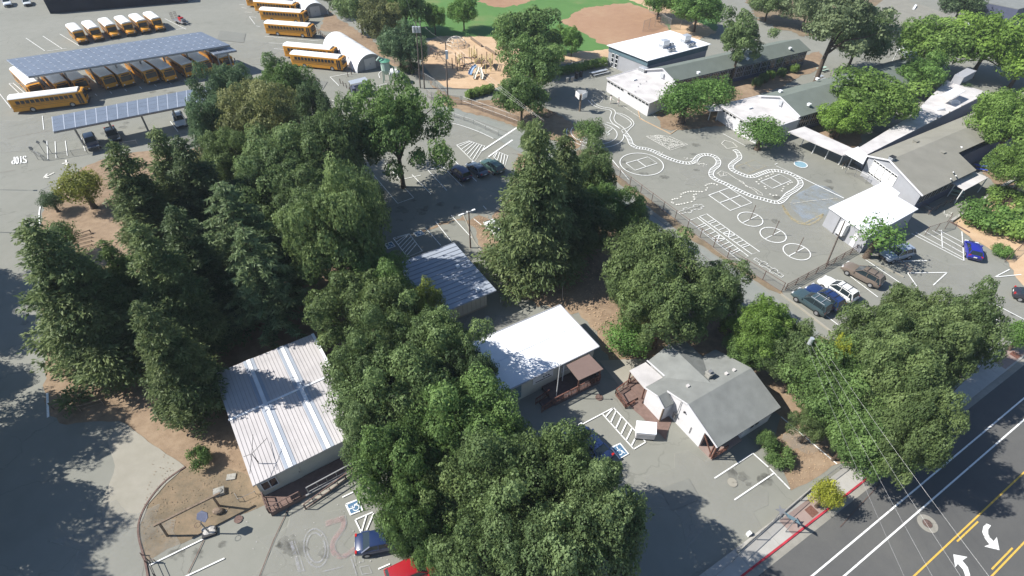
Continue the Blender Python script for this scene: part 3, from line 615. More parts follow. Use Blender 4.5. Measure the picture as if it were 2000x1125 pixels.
def ac_unit(parent, p, s=1.3, h=.8, name='air_conditioner', a=.55):
    b = MB(); b.box(p.x, p.y, p.z, s, s*.8, h, a); b.ell((p.x, p.y, p.z+h), (s*.28, s*.28, .06), 10, 4)
    o = part(name, b, 'alu', parent, bevel=.03)
    g2 = MB()
    for k in range(3): g2.box(p.x, p.y, p.z+.15+k*.2, s*1.02, s*.82, .06, a)
    part('grille', g2, 'black', o); return o
def gable_house(parent, L0, P0, R0, D, m, th=.12, name='roof', over=0.0):
    b = MB(); t = Vector((0, 0, th))
    for q in ([L0, L0+D, P0+D, P0], [P0, P0+D, R0+D, R0]):
        b.add([p for p in q]+[p-t for p in q], [(0, 3, 2, 1), (4, 5, 6, 7), (0, 1, 5, 4), (1, 2, 6, 5), (2, 3, 7, 6), (3, 0, 4, 7)])
    return part(name, b, m, parent)
def roof_poly(b, P, th=.12):
    n = len(P); t = Vector((0, 0, th)); nv = (P[1]-P[0]).cross(P[2]-P[0])
    if nv.z < 0: P = P[::-1]
    b.add([p for p in P]+[p-t for p in P], [tuple(range(n)), tuple(range(2*n-1, n-1, -1))]+[(i, i+n, (i+1) % n+n, (i+1) % n) for i in range(n)])

def school_wing(label, le, pk, re, reb, zr, ze, rm, wallm, flat=None, extra=None, nwin=14, rgt=None, step=None):
    L0, P0, R0 = V(*le, ze), V(*pk, zr), V(*re, ze); D = V(*reb, ze)-R0
    # square the gable: peak over the middle
    t_ = (R0-L0).normalized(); mid = L0+t_*((P0-L0).dot(t_)); P0 = Vector((mid.x, mid.y, zr))
    t = empty('school_building', at_z(L0, 0), label=label, cat='school building')
    dn = D.normalized(); sd_ = (R0-L0).normalized()
    if rgt is None: gable_house(t, L0, P0, R0, D, rm)
    else: rgt(t, L0, P0, R0, D)
    a, b = L0+sd_*.35+dn*.3, R0-sd_*.45+dn*.3; pk_ = P0+dn*.3
    g2 = MB().loft([[at_z(a, 0), at_z(b, 0), at_z(b, ze-.05+.1), at_z(pk_, zr-.16), at_z(a, ze-.05+.1)], [at_z(a, 0)+dn*.2, at_z(b, 0)+dn*.2, at_z(b, ze+.05)+dn*.2, at_z(pk_, zr-.16)+dn*.2, at_z(a, ze+.05)+dn*.2]][::-1])
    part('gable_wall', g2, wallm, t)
    b1 = b+D-dn*.6; a1 = a+D-dn*.6
    wp = [a+dn*.25, b+dn*.25, b1, a1]
    if step: s_, k_ = step; i0 = b+dn*(s_-.4); wp = [a+dn*.25, b+dn*.25, i0, i0.lerp(a+dn*(s_-.4), k_), b1.lerp(a1, k_), a1]
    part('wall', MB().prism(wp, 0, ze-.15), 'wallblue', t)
    tr = MB(); tr.bar(L0+Vector((0, 0, .0))-dn*.03, P0-dn*.03, .08, .22); tr.bar(P0-dn*.03, R0-dn*.03, .08, .22)
    part('gable_trim', tr, 'wallwhite', t)
    nb = Vector((sd_.x, sd_.y, 0)).normalized()
    if nwin:
        for k in range(nwin):
            p = (b+dn*.5).lerp(b1, (k+.08)/nwin); q = (b+dn*.5).lerp(b1, (k+.92)/nwin)
            window(t, at_z(p, 0), at_z(q, 0), .9, ze-.45, nb, 'pvframe', 'glass', 4, 2, .045)
    return t, L0, P0, R0, D, dn, nb
# wing A (far)
A_ = school_wing('long grey green roofed school wing beside the white flat roofed block', (1260, 136), (1296.5, 133), (1318, 159), (1583.6, 98), 5.0, 3.5, 'greenroof', 'wallwhite', nwin=16)
t = A_[0]
def flat_annex(t, q, z, dn, m='offwhite', win=True, wm='wallwhite'):
    P = [V(*c, z) for c in q]; b = MB(); b.prism(P, z-.18, z); part('flat_roof', b, m, t)
    cen = sum(P, Vector())/len(P); I = [at_z(p.lerp(cen, .03), 0) for p in P]
    part('annex_wall', MB().prism(I, 0, z-.18), wm, t)
    e = MB()
    for i in range(len(P)): e.bar(P[i]+Vector((0, 0, .03)), P[(i+1) % len(P)]+Vector((0, 0, .03)), .14, .1)
    part('roof_edge', e, 'wallwhite', t)
    if win:
        a, b_ = I[0], I[-1]; d = b_-a; nrm = Vector((d.y, -d.x, 0)).normalized()
        if nrm.dot(cen-a) > 0: nrm = -nrm
        n = 12
        for k in range(n):
            if k in (5,): continue
            window(t, a+d*((k+.1)/n), a+d*((k+.9)/n), z-.75, z-.3, nrm, 'whitemetal', 'glass', 1, 1, .05)
    return P
PA = flat_annex(t, [(1184.7, 152.7), (1253, 132), (1335, 174), (1269, 202)], 2.7, A_[5])
vent(t, V(1238, 156, 2.7), s=.7); vent(t, V(1364, 143, 4.3), s=.5); vent(t, V(1460, 116, 4.3)); vent(t, V(1543, 95, 4.3))
for px in ((1250, 163), (1262, 158), (1246, 168), (1240, 178)): part('roof_pipe', MB().tube([V(*px, 2.68), V(*px, 2.95)], .06), 'galv', t)
ac_unit(t, V(1256, 139, 2.7), 1.6, .8, a=-.9)
# wall boxes on the gable
def gbox(t, px, py, L0, dn, nb_, s=.8):
    n_ = Vector((-nb_.y, nb_.x, 0)); p = hit(px, py, L0+dn*.25, n_); part('wall_vent', MB().box(p.x-n_.x*.12, p.y-n_.y*.12, p.z-s/2, s, .3, s, math.atan2(nb_.y, nb_.x)), 'alu', t)
gbox(t, 1294, 147, A_[1], A_[5], A_[6])
# wing B (middle)
B_ = school_wing('grey green roofed middle school wing, behind the round yellow green tree', (1482, 187), (1529.3, 187.4), (1563, 228), (1850, 145), 5.1, 3.5, 'greenroof', 'wallwhite', nwin=14)
t = B_[0]
flat_annex(t, [(1404, 205.6), (1482, 187), (1565, 232), (1490, 257)], 2.8, B_[5])
vent(t, V(1462, 211, 2.8), s=.8); vent(t, V(1580, 205, 4.3), s=.5); vent(t, V(1653, 180, 4.3), s=.5); vent(t, V(1524, 179, 4.4), s=.5); vent(t, V(1596, 155, 4.3), s=.5)
gbox(t, 1525, 201, B_[1], B_[5], B_[6])
# wing C (right)
def c_roof(t, L0, P0, R0, D):
    dn = D.normalized(); b = MB(); far = D*1.0
    roof_poly(b, [L0, L0+far, P0+far, P0])
    s1_ = (V(1903.5, 330.4, 3.5)-R0).dot(dn); k = .48
    X = P0.lerp(R0, k)
    roof_poly(b, [P0, P0+dn*s1_, R0+dn*s1_, R0]); roof_poly(b, [P0+dn*s1_, P0+far, X+far, X+dn*s1_])
    part('roof', b, 'tan', t)
Cc = school_wing('tan roofed school wing with tall blinds in its pale gable wall', (1693.3, 304.4), (1743.5, 312), (1802.5, 382.7), (2160, 210), 5.0, 3.5, 'tan', 'wallgrey', nwin=0, rgt=c_roof, step=(14.8, .30))
t, L0, P0, R0, D, dn, nb = Cc
wn = Vector((-nb.y, nb.x, 0)); pl = L0+dn*.28
q = [hit(1706, 314.4, pl, wn), hit(1756, 341, pl, wn), hit(1742.4, 367.7, pl, wn), hit(1693, 341, pl, wn)]
zt, zb = (q[0].z+q[1].z)/2, (q[2].z+q[3].z)/2
wl, wr = at_z((q[0]+q[3])/2, 0), at_z((q[1]+q[2])/2, 0)
for k in range(4):
    a, b = wl.lerp(wr, (k+.04)/4), wl.lerp(wr, (k+.96)/4)
    wd_ = window(t, a, b, zb, zt, -wn, 'whitemetal', 'glass', 2, 3, .07)
    part('blind', MB().slab(*quadbox(a.lerp(b, .06), b.lerp(a, .06), zb+.25, zt-.3, .032, -wn)), 'blind', wd_)
s1_ = (V(1903.5, 330.4, 3.5)-R0).dot(dn); b0 = R0-(R0-L0).normalized()*.42
for k in range(6): window(t, at_z(b0+dn*(.7+k*1.55), 0), at_z(b0+dn*(2.0+k*1.55), 0), 1.6, 3.0, nb, 'galv', 'glass', 2, 1, .05)
p = hit(1739, 313, pl, wn); ac_unit(t, P0+dn*.5+Vector((0, 0, -.1)), .9, .5)
for px in ((1800, 301), (1840, 299), (1788, 256+21)): vent(t, V(*px, 4.35), s=.62, m='whiteroof' if px[0] == 1800 else 'tan')
for px in ((1862, 336), (1867, 343), (1857, 349)): part('roof_pipe', MB().tube([V(*px, 3.8), V(*px, 4.15)], .09), 'whitemetal', t)
part('roof_vent', MB().bar(V(1873, 294, 4.1), V(1878, 287, 4.4), .3, .2), 'whitemetal', t)
# flat white roofs beside wing C
t = empty('flat_roof_building', V(1760, 230), label='low white flat roofed link building between the middle wing and the tan roofed wing', cat='building')
P = [V(*c, 3.1) for c in ((1677, 289), (1780, 226), (1849, 157), (1931, 181), (1694, 302))]
part('roof', MB().prism(P, 2.95, 3.15), 'offwhite', t); cen = sum(P, Vector())/5; part('wall', MB().prism([p.lerp(cen, .05) for p in P], 0, 2.95), 'wallgrey', t)
for px in ((1864, 201), (1835, 214)):
    p = V(*px, 3.15); part('skylight', MB().loft([[p+Vector((-.9, -.5, 0)), p+Vector((.9, -.5, 0)), p+Vector((.9, .5, 0)), p+Vector((-.9, .5, 0))], [p+Vector((-.9, -.3, .5)), p+Vector((.5, -.5, .5)), p+Vector((.5, .3, .5)), p+Vector((-.9, .3, .5))]]), 'whiteroof', t)
for k in range(5): p = V(*lerp((1830, 232), (1925, 186), k/4), 3.15); part('roof_pipe', MB().tube([p, p+Vector((0, 0, .3))], .09), 'tan', t)
t2 = empty('dormer_building', V(1853, 190), label='small grey block with a six pane window by the white flat roof', cat='building')
a, b = V(1846, 192, 3.1), V(1862, 190, 3.1); c1 = V(1872, 172, 4.6)
part('wall', MB().prism([V(1840, 190, 0), V(1857, 196, 0), V(1882, 182, 0), V(1864, 176, 0)], 3.15, 4.7), 'wallgrey', t2); part('roof', MB().prism([V(1838, 186, 4.7), V(1858, 193, 4.7), V(1885, 178, 4.7), V(1866, 171, 4.7)], 4.702, 4.8), 'whiteroof', t2)
# NE white block
q = [(1185, 88), (1309, 59), (1389, 86), (1265, 119)]; zt = 4.4
t = empty('flat_roof_building', V(1265, 130), label='white flat roofed block with teal fascia beside the red infield', cat='building')
P = [V(*c, zt) for c in q]; cen = sum(P, Vector())/4
part('roof', MB().prism(P, zt-.12, zt), 'whiteroof', t)
I = [p.lerp(cen, .045) for p in P]; part('fascia_wall', MB().prism(I, zt-1.3, zt-.12), 'teal', t)
I2 = [p.lerp(cen, .055) for p in P]; part('wall', MB().prism(I2, 0, zt-1.3), 'wallgrey', t)
a, b = at_z(I2[0], 0), at_z(I2[3], 0); d = (b-a); nn = Vector((d.y, -d.x, 0)).normalized(); nn = -nn if nn.dot(cen-a) > 0 else nn
window(t, a+d*.10, a+d*.16, .2, 3.0, nn, 'whitemetal', 'glass', 1, 3, .12); window(t, a+d*.20, a+d*.27, .2, 3.0, nn, 'whitemetal', 'glass', 1, 3, .12)
for px in ((1296, 92), (1338, 82)): ac_unit(t, V(*px, zt), 1.8, 1.5)
for px in ((1306, 101), (1314, 100), (1345, 92), (1353, 90), (1311, 90)): ac_unit(t, V(*px, zt), .9, .6)
# small white annex
q = [(1619.7, 405), (1713.6, 361), (1793, 408), (1699, 460.6)]; zt = 3.2
t = empty('portable_classroom', V(1700, 480), label='small white roofed annex with a wall mounted air conditioner at the playground corner', cat='classroom')
P = [V(*c, zt) for c in q]; cen = sum(P, Vector())/4
part('roof', MB().prism([p.lerp(cen, -.01) for p in P], zt-.14, zt), 'whiteroof', t)
I = [p.lerp(cen, .035) for p in P]; part('wall', MB().prism(I, 0, zt-.14), 'wallgrey', t)
a, b = at_z(I[0], 0), at_z(I[3], 0); d = b-a; nn = Vector((d.y, -d.x, 0)).normalized(); nn = -nn if nn.dot(cen-a) > 0 else nn
ac = part('air_conditioner', MB().slab(*quadbox(a+d*.40, a+d*.56, .9, 2.8, .75, nn)), 'whitemetal', t, bevel=.03)
part('grille', MB().slab(*quadbox(a+d*.42, a+d*.54, .65, .9, .72, nn)), 'black', ac)
part('conduit', MB().tube([at_z(a+d*.3, 0)+nn*.1, at_z(a+d*.3, 3)+nn*.1], .05), 'galv', t); door(t, a+d*.72, a+d*.82, .1, 2.2, nn, 'wallwhite')
p = V(1714, 360, 3.4); 
part('roof_step', MB().prism([V(1724, 352, 3.3), V(1758, 377, 3.3), V(1754, 381, 3.3), V(1716, 361, 3.3)], 3.12, 3.32), 'whiteroof', t)
# covered walk
def posts(t, pts, z, r=.06, m='whitemetal', name='post', z0=0):
    for p in pts: part(name, MB().box(p.x, p.y, z0, r*2, r*2, z-z0), m, t)
t = empty('covered_walkway', V(1620, 290), label='long pale roofed covered walk on thin white posts joining two school wings', cat='covered walkway')
P = [V(*c, 2.7) for c in ((1539, 257), (1571, 247), (1693, 302), (1646, 303))]; part('roof', MB().prism(P, 2.55, 2.7), 'offwhite', t)
posts(t, [V(*c, 0) for c in ((1565, 284), (1586, 300), (1611, 311), (1638, 322))], 2.55)
t = empty('walkway_canopy', V(1670, 300), label='bright white canopy panel at the end of the covered walk by the tall blinds', cat='canopy')
P = [V(*c, 2.95) for c in ((1648, 298), (1676, 286), (1697, 300), (1686, 320))]; part('roof', MB().prism(P, 2.85, 2.95), 'whiteroof', t); posts(t, [V(*c, 0) for c in ((1656, 326), (1684, 345))], 2.85)
t = empty('walkway_canopy', V(1395, 215), label='short white canopy behind the bright feathery tree between two wings', cat='canopy')
P = [V(*c, 2.5) for c in ((1375, 208), (1400, 202), (1412, 216), (1385, 217))]; part('roof', MB().prism(P, 2.4, 2.5), 'offwhite', t); posts(t, [V(*c, 0) for c in ((1383, 235), (1398, 236))], 2.4)
# patio canopy of wing C
t = empty('patio_canopy', V(1890, 375), label='pale flat patio canopy at the side of the tan roofed wing', cat='canopy')
P = [V(*c, 2.6) for c in ((1859.7, 357), (1896, 333), (1931, 346.5), (1885, 371))]; part('roof', MB().prism(P, 2.46, 2.6), 'offwhite', t); posts(t, [P[0].lerp(P[2], .12), P[3].lerp(P[0], .1), P[2].lerp(P[3], .06)], 2.46)
# far buildings, top right
t = empty('school_building', V(1830, 60), label='far tan roofed school building at the top right behind the olive tree', cat='school building')
P = [V(*c, 4) for c in ((1740, -12), (1912, 50), (1880, 62), (1730, 50), (1700, 20))]; part('roof', MB().prism(P, 3.85, 4), 'tan', t); cen = sum(P, Vector())/5; part('wall', MB().prism([p.lerp(cen, .05) for p in P], 0, 3.85), 'wallgrey', t)
for px in ((1784, 18), (1889, 51)):
    b = MB(); b.bar(V(*px, 4.1), V(px[0]+5, px[1]-8, 4.3), .5, .25); part('skylight', b, 'whiteroof', t)
t = empty('dark_block', V(1990, 0), label='big dark building with pale roof edge at the top right corner', cat='building')
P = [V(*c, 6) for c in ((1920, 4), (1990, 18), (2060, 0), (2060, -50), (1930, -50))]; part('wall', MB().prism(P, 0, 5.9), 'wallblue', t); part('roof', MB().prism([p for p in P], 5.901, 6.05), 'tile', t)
t = empty('dark_block', V(240, -10), label='block coloured as deep shade, cut off by the top edge above the short buses', cat='building')
P = [V(*c, .4) for c in ((97, 24), (366, 1), (380, -60), (60, -60))]; part('wall', MB().prism(P, 0, 3.2), 'nearblack', t)  # solid block in near-black, standing in for shade lying on the yard
P2 = [p+Vector((0, 0, 0)) for p in P]; part('roof', MB().prism([p.lerp(sum(P, Vector())/4, -.0) for p in P], 3.201, 3.35), 'nearblack', t)  # top of the same near-black block, standing in for shade, not a roof
t = empty('white_shade_roof', V(1780, 100), label='white slatted roof seen under the olive tree beside the middle wing', cat='canopy')
P = [V(*c, 3) for c in ((1755, 95), (1790, 72), (1800, 110), (1775, 118))]; part('roof', MB().prism(P, 2.9, 3), 'whiteroof', t); posts(t, [p.lerp(P[0], .1) for p in P], 2.9)

# quonset huts
def quonset(label, fl, fr, bl, side='wallwhite'):
    A = V(*fl); B = V(*fr); L = V(*bl)-A; r = (B-A).length/2; ax = Vector((L.x, L.y, 0)); c0 = (A+B)/2; uu = (B-A).normalized()
    nrm = Vector((-uu.y, uu.x, 0)); ax = nrm*ax.dot(nrm) if ax.dot(nrm) > 0 else ax
    t = empty('quonset_hut', c0, label=label, cat='quonset hut'); n = 14
    arcp = lambda c, rr: [c+uu*(-math.cos(math.pi*i/n)*rr)+Vector((0, 0, math.sin(math.pi*i/n)*rr)) for i in range(n+1)]
    b = MB(); R0_, R1 = arcp(c0, r), arcp(c0+ax, r); I0, I1 = arcp(c0, r-.12), arcp(c0+ax, r-.12)
    m = len(R0_)
    b.add(R0_+R1+I0+I1, [(i, i+1, m+i+1, m+i) for i in range(m-1)]+[(2*m+i+1, 2*m+i, 3*m+i, 3*m+i+1) for i in range(m-1)]+[(i+1, i, 2*m+i, 2*m+i+1) for i in range(m-1)]+[(m+i, m+i+1, 3*m+i+1, 3*m+i) for i in range(m-1)])
    part('shell', b, 'whiteroof', t, smooth=True)
    for off, nm in ((.25, 'front_wall'), (None, 'rear_wall')):
        cc = c0+(ax.normalized()*.3 if off else ax-ax.normalized()*.2); P = arcp(cc, r-.13)
        part(nm, MB().loft([P, [p+ax.normalized()*.1 for p in P]][::-1]), 'wallgrey', t)
    f = c0+ax.normalized()*.22
    dd = part('door', MB().slab(*quadbox(f-uu*1.3, f+uu*1.3, 0.02, 2.4, .06, -ax.normalized())), 'wallwhite', t)
    part('handle', MB().box(*(f+Vector((0, 0, 1.1))-ax.normalized()*.1), .12, .08, .25), 'galv', dd)
    for k in (1, 2, 3): p = arcp(c0+ax*(k/4), r+.01); part('rib', MB().tube(p, .03, 5), 'whitemetal', t)
quonset('white quonset hut beside the nearest rear bus row, its arched front in shade', (698, 143), (752, 129), (653, 92))
quonset('white quonset hut at the top, partly behind the dark trees', (594, 36), (642, 28), (545, -8))

# solar canopies
def solar(label, q, zf, zb, ncol, nrow, np_, cat='solar canopy', wid=.09):
    jw = .02 if wid < .06 else wid
    fl, fr, br, bl = V(*q[0], zf), V(*q[1], zf), V(*q[2], zb), V(*q[3], zb)
    t = empty('solar_canopy', at_z((fl+fr)/2, 0), label=label, cat=cat)
    th = Vector((0, 0, .08)); base = MB(); roof_poly(base, [p-th*1.2 for p in (fl, fr, br, bl)], .12); part('deck', base, 'pvframe', t)
    for k in range(ncol):
        a, b = fl.lerp(fr, (k+.02)/ncol), fl.lerp(fr, (k+.98)/ncol); c_, d = bl.lerp(br, (k+.98)/ncol), bl.lerp(br, (k+.02)/ncol)
        m = MB(); roof_poly(m, [a, b, c_, d], .06)
        m.mat(1)
        up = Vector((0, 0, .012))
        m.bar(d+up, a+up, jw, .02)
        for j in range(1, nrow):
            p, q_ = a.lerp(d, j/nrow), b.lerp(c_, j/nrow)
            if wid > .06: m.mat(2); m.bar(p+up*.8, q_+up*.8, .02, .012); m.mat(1)
            if wid < .06 and j % 2: m.box(p.x, p.y, p.z, .35, .22, .03, .5)
        part('solar_panel', m, ['pv', 'pvframe', 'blueroof'], t)
    for k in range(np_):
        f = (k+.5)/np_; p = fl.lerp(fr, f).lerp(bl.lerp(br, f), .45); e1 = fl.lerp(fr, f)-th*2.4; e2 = bl.lerp(br, f)-th*2.4
        part('post', MB().tube([at_z(p, 0), at_z(p, p.z-.3)], .16, 8), 'galv', t); part('beam', MB().bar(e1.lerp(e2, .03), e2.lerp(e1, .03), .2, .25), 'galv', t)
    bm = MB(); bm.bar(fl-th*3, fr-th*3, .12, .2); bm.bar(bl-th*3, br-th*3, .12, .2); part('edge_beam', bm, 'galv', t)
solar('large solar roof over the row of parked school buses', [(54.4, 149.6), (449, 87.7), (393, 62), (12, 116.4)], 5.4, 6.0, 26, 10, 8, wid=.05)
solar('narrow solar roof with white panel seams over the car bays', [(104, 257), (420, 195), (418, 166), (101, 228)], 4.3, 4.7, 16, 4, 5, wid=.1)
solar('short solar roof behind the large one, over the last bus on the right', [(418, 106), (462, 98), (440, 86), (398, 93)], 4.6, 4.7, 4, 4, 2, wid=.05)

# blue grey metal roofed hut
fr_ = Fr(V(969.6, 567, 3.1), 33); Lb, Wb = 12.2, 10.6
t = empty('portable_building', fr_(-6, 5), label='hut with ribbed blue grey metal roof next to the bending lot', cat='portable building')
b = MB(); z = 3.1; b.prism([fr_(-Lb, 0), fr_(0, 0), fr_(0, Wb), fr_(-Lb, Wb)], z-.16, z); b.mat(1)
for k in range(15): y = Wb*k/14; b.bar(fr_(-Lb, y, z+.02), fr_(0, y, z+.02), .07, .07)
part('roof', b, ['blueroof', 'blueseam'], t)
part('wall', MB().prism([fr_(-Lb+.6, 1.0), fr_(-.8, 1.0), fr_(-.8, Wb-.5), fr_(-Lb+.6, Wb-.5)], 0, z-.16), 'wallcream', t)
b = MB(); [b.bar(fr_(x, 0.97, .1), fr_(x, 0.97, z-.3), .03, .03) for x in np.arange(-Lb+.9, -.8, .6)]; part('wall_batten', b, 'concdark', t)
for px in ((894, 522), (933, 567)): vent(t, V(*px, 3.12), s=.4)
part('skirt', MB().prism([fr_(-Lb+.58, .98), fr_(-.78, .98), fr_(-.78, 1.05), fr_(-Lb+.58, 1.05)], 0.002, .25), 'concdark', t)
tag(MB().tube([V(952, 622, 0), V(952, 622, .65)], [.28, .33], 10).build('litter_bin', M['galv']), 'round grey bin at the corner of the blue grey roofed hut', 'litter bin')

# white roofed hut in the centre
fr_ = Fr(V(1170.6, 677, 3.1), 31.6); Lb, Wb = 13.5, 7.4
t = empty('portable_building', fr_(-6, 3), label='hut with bright white flat roof and a brown awning over its porch', cat='portable building')
part('roof', MB().prism([fr_(-Lb, 0), fr_(0, 0), fr_(0, Wb), fr_(-Lb, Wb)], 2.95, 3.1), 'whiteroof', t)
b = MB()
for i, (p, q) in enumerate(((fr_(-Lb, 0, 3.08), fr_(0, 0, 3.08)), (fr_(0, 0, 3.08), fr_(0, Wb, 3.08)), (fr_(-Lb, Wb, 3.08), fr_(0, Wb, 3.08)))): b.bar(p, q, .1, .14)
part('gutter', b, 'wallgrey', t); part('roof_seam', MB().bar(fr_(-Lb, Wb*.5, 3.1), fr_(-.4, Wb*.5, 3.1), .08, .03), 'pvframe', t)
part('wall', MB().prism([fr_(-Lb+.3, .35), fr_(-.35, .35), fr_(-.35, Wb-.4), fr_(-Lb+.3, Wb-.4)], 0, 2.95), 'wallcream', t)
nn = -fr_.v
for u in (-9.6,): door(t, fr_(u-1.0, .34), fr_(u, .34), .45, 2.6, nn, 'teal')
sg = part('wall_sign', MB().slab(*quadbox(fr_(-8.2, .33), fr_(-5.7, .33), 1.5, 2.5, .05, nn)), 'wallwhite', t)
part('lettering', MB().slab(*quadbox(fr_(-7.9, .27), fr_(-5.9, .27), 1.68, 1.78, .02, nn)), 'black', sg)
b = MB(); [b.ell(fr_(-6.9+k*.3, .26, 2.1+.08*(k % 2)), (.13, .03, .12), 8, 4) for k in range(3)]; part('emblem', b, 'black', sg)
window(t, fr_(-4.6, .34), fr_(-3.6, .34), 1.3, 2.3, nn, 'wallwhite', 'wallgrey'); 
aw = part('awning', MB().loft([[fr_(-4.4, -.2, 2.85), fr_(-1.5, -.2, 2.85), fr_(-1.2, -2.35, 2.5), fr_(-4.3, -2.25, 2.5)], [fr_(-4.4, -.2, 2.97), fr_(-1.5, -.2, 2.97), fr_(-1.2, -2.35, 2.6), fr_(-4.3, -2.25, 2.6)]]), 'brownroof', t)
dk = part('deck', MB().prism([fr_(-7, .3), fr_(-1.2, .3), fr_(-1.2, -2.2), fr_(-7, -2.2)], 0, .45), 'deckdark', t)
def railing(t, a, b, z0, h, n, m='brownwood', name='railing'):
    r = MB(); a, b = Vector(a), Vector(b)
    for k in range(n+1): p = a.lerp(b, k/n); w_ = .09 if k % 5 == 0 else .045; r.bar(at_z(p, p.z), at_z(p, p.z+h), w_, w_)
    r.bar(a+Z1V*h, b+Z1V*h, .1, .06); r.bar(a+Z1V*.15, b+Z1V*.15, .06, .05)
    return part(name, r, m, t)
railing(t, fr_(-7, -2.15, .45), fr_(-1.2, -2.15, .45), 0, .95, 28); railing(t, fr_(-1.2, -2.15, .45), fr_(-1.2, .2, .45), 0, .95, 10)
railing(t, fr_(-8.6, -2.15, 0), fr_(-7, -2.15, .45), 0, .95, 8); railing(t, fr_(-8.6, -1.0, 0), fr_(-7, -1.0, .45), 0, .95, 8); part('step', MB().prism([fr_(-8.2, -2.1), fr_(-7, -2.1), fr_(-7, -1), fr_(-8.2, -1)], 0, .22), 'deckdark', t)
posts(t, [fr_(-1.4, -2.1), fr_(-4.1, -2.1)], 2.5, .07, 'brownwood', z0=.3); posts(t, [fr_(-4.7, -.15)], 2.9, .04, 'whitemetal', 'downpipe')
f = empty('flagpole', V(1086, 778), label='thin white flagpole by the porch of the white roofed hut', cat='flagpole')
part('pole', MB().tube([V(1086, 778), at_z(V(1086, 778), 5.6)], [.05, .035]), 'whitemetal', f); part('finial', MB().ell((*V(1086, 778).xy, 5.65), .09), 'whitemetal', f)

# bare metal roofed building, lower left
fr_ = Fr(V(417, 730.5, 3.2), d=V(611, 652, 3.2)-V(417, 730.5, 3.2)); Lb, Wb = 10.3, 14.35
t = empty('portable_building', fr_(5, -7), label='wide hut with a bare ribbed metal roof and dark deck, lower left', cat='portable building')
b = MB(); z = 3.2; b.prism([fr_(.0, 0), fr_(Lb, 0), fr_(Lb+.1, -Wb), fr_(.2, -Wb)], z-.14, z); b.mat(1)
for k in range(31):
    if k % 10: x = Lb*k/30; b.bar(fr_(x, 0, z+.01), fr_(x+.1, -Wb, z+.01), .035, .04)
b.mat(2)
for x in (3.37, 6.8): b.bar(fr_(x, 0, z+.03), fr_(x+.1, -Wb, z+.03), .36, .06)
b.bar(fr_(Lb-.15, 0, z+.03), fr_(Lb-.1, -Wb, z+.03), .3, .06); b.bar(fr_(0, -6.5, z+.045), fr_(Lb, -6.5, z+.045), .22, .07)
b.mat(3)
for x in (3.0, 3.74, 6.43, 7.17): b.bar(fr_(x, 0, z+.02), fr_(x+.1, -Wb, z+.02), .28, .035)
part('roof', b, ['metalroof', 'rib', 'whiteroof', 'blueroof'], t)
part('wall', MB().prism([fr_(.3, -.3), fr_(Lb-.2, -.3), fr_(Lb-.1, -Wb+.35), fr_(.4, -Wb+.35)], 0, z-.14), 'wallcream', t)
nn = -fr_.v; window(t, fr_(.7, -Wb+.34), fr_(2.0, -Wb+.34), 1.3, 2.5, nn, 'wallwhite', 'glass', 2, 1)
door(t, fr_(3.0, -Wb+.34), fr_(4.0, -Wb+.34), .5, 2.6, nn, 'wallcream')
dk = part('deck', MB().prism([fr_(.35, -Wb+.3), fr_(9.4, -Wb+.3), fr_(9.4, -Wb-1.5), fr_(.5, -Wb-1.6)], 0, .5), 'deck', t)
b = MB(); b.loft([[fr_(9.4, -Wb-.2, 0), fr_(9.4, -Wb-1.5, 0), fr_(3.0, -Wb-2.6, 0), fr_(3.0, -Wb-1.65, 0)], [fr_(9.4, -Wb-.2, .5), fr_(9.4, -Wb-1.5, .5), fr_(3.0, -Wb-2.6, .05), fr_(3.0, -Wb-1.65, .05)]][::-1]); part('ramp', b, 'concdark', t)
railing(t, fr_(.45, -Wb-1.5, .5), fr_(3.2, -Wb-1.5, .5), 0, .95, 5, 'rust'); railing(t, fr_(3.9, -Wb-1.5, .5), fr_(9.3, -Wb-1.4, .5), 0, .95, 6, 'galv')
railing(t, fr_(.45, -Wb+.2, .5), fr_(.45, -Wb-1.5, .5), 0, .95, 4, 'rust'); railing(t, fr_(3.2, -Wb-2.6, .05), fr_(9.6, -Wb-1.6, .5), 0, .9, 8, 'rust', 'ramp_railing')
part('railing_base', MB().bar(fr_(3.6, -Wb-1.6, .45), fr_(9.3, -Wb-1.5, .45), .16, .14), 'galv', t)
an = empty('antenna', V(494, 870, 3.2), label='thin spread metal antenna on the near left part of the ribbed metal roof', cat='antenna')
zz = 3.2; m0 = V(505, 905, zz); part('mast', MB().tube([m0, m0+Vector((-.1, 0, 1.6))], .03, 6), 'black', an)
top = m0+Vector((-.1, 0, 1.6))
for px in ((494, 849), (522, 855), (505.6, 903), (476, 892), (488, 925)): e = V(*px, 4.4); part('element', MB().tube([top, e], .022, 5), 'black', an)

# grey shingled house
fr_ = Fr(V(1401, 874.4, 2.7), 31.7); ze, zr, zr2 = 2.7, 4.2, 3.9
t = empty('shingled_house', fr_(4, 4), label='white house with grey shingled cross gable roof beside the front lot', cat='house')
k_, h_, l_, g_ = fr_(0, 0, ze), fr_(8.75, 0, ze), fr_(0, 4.3, zr), fr_(8.75, 4.3, zr); e_, wl_ = fr_(8.75, 8.65, ze), fr_(-1.25, 8.65, ze)
sl = (zr-ze)/4.35; wv = 6.85; wz = ze+(8.65-wv)*sl
wa_, L_, we_, wx_ = fr_(-1.25, wv, wz), fr_(0, wv, wz), fr_(-1.25, 5.75, ze-.05), fr_(0, 5.75, ze-.05)
b = MB(); roof_poly(b, [k_, h_, g_, l_]); roof_poly(b, [l_, g_, fr_(8.75, 8.65, ze), fr_(0, 8.65, ze)])
roof_poly(b, [wa_, L_, fr_(0, 8.65, ze), wl_]); roof_poly(b, [we_, wx_, L_, wa_])
bu, bv = 4.0, 11.1; vr = 8.65-(zr2-ze)/sl if True else 0
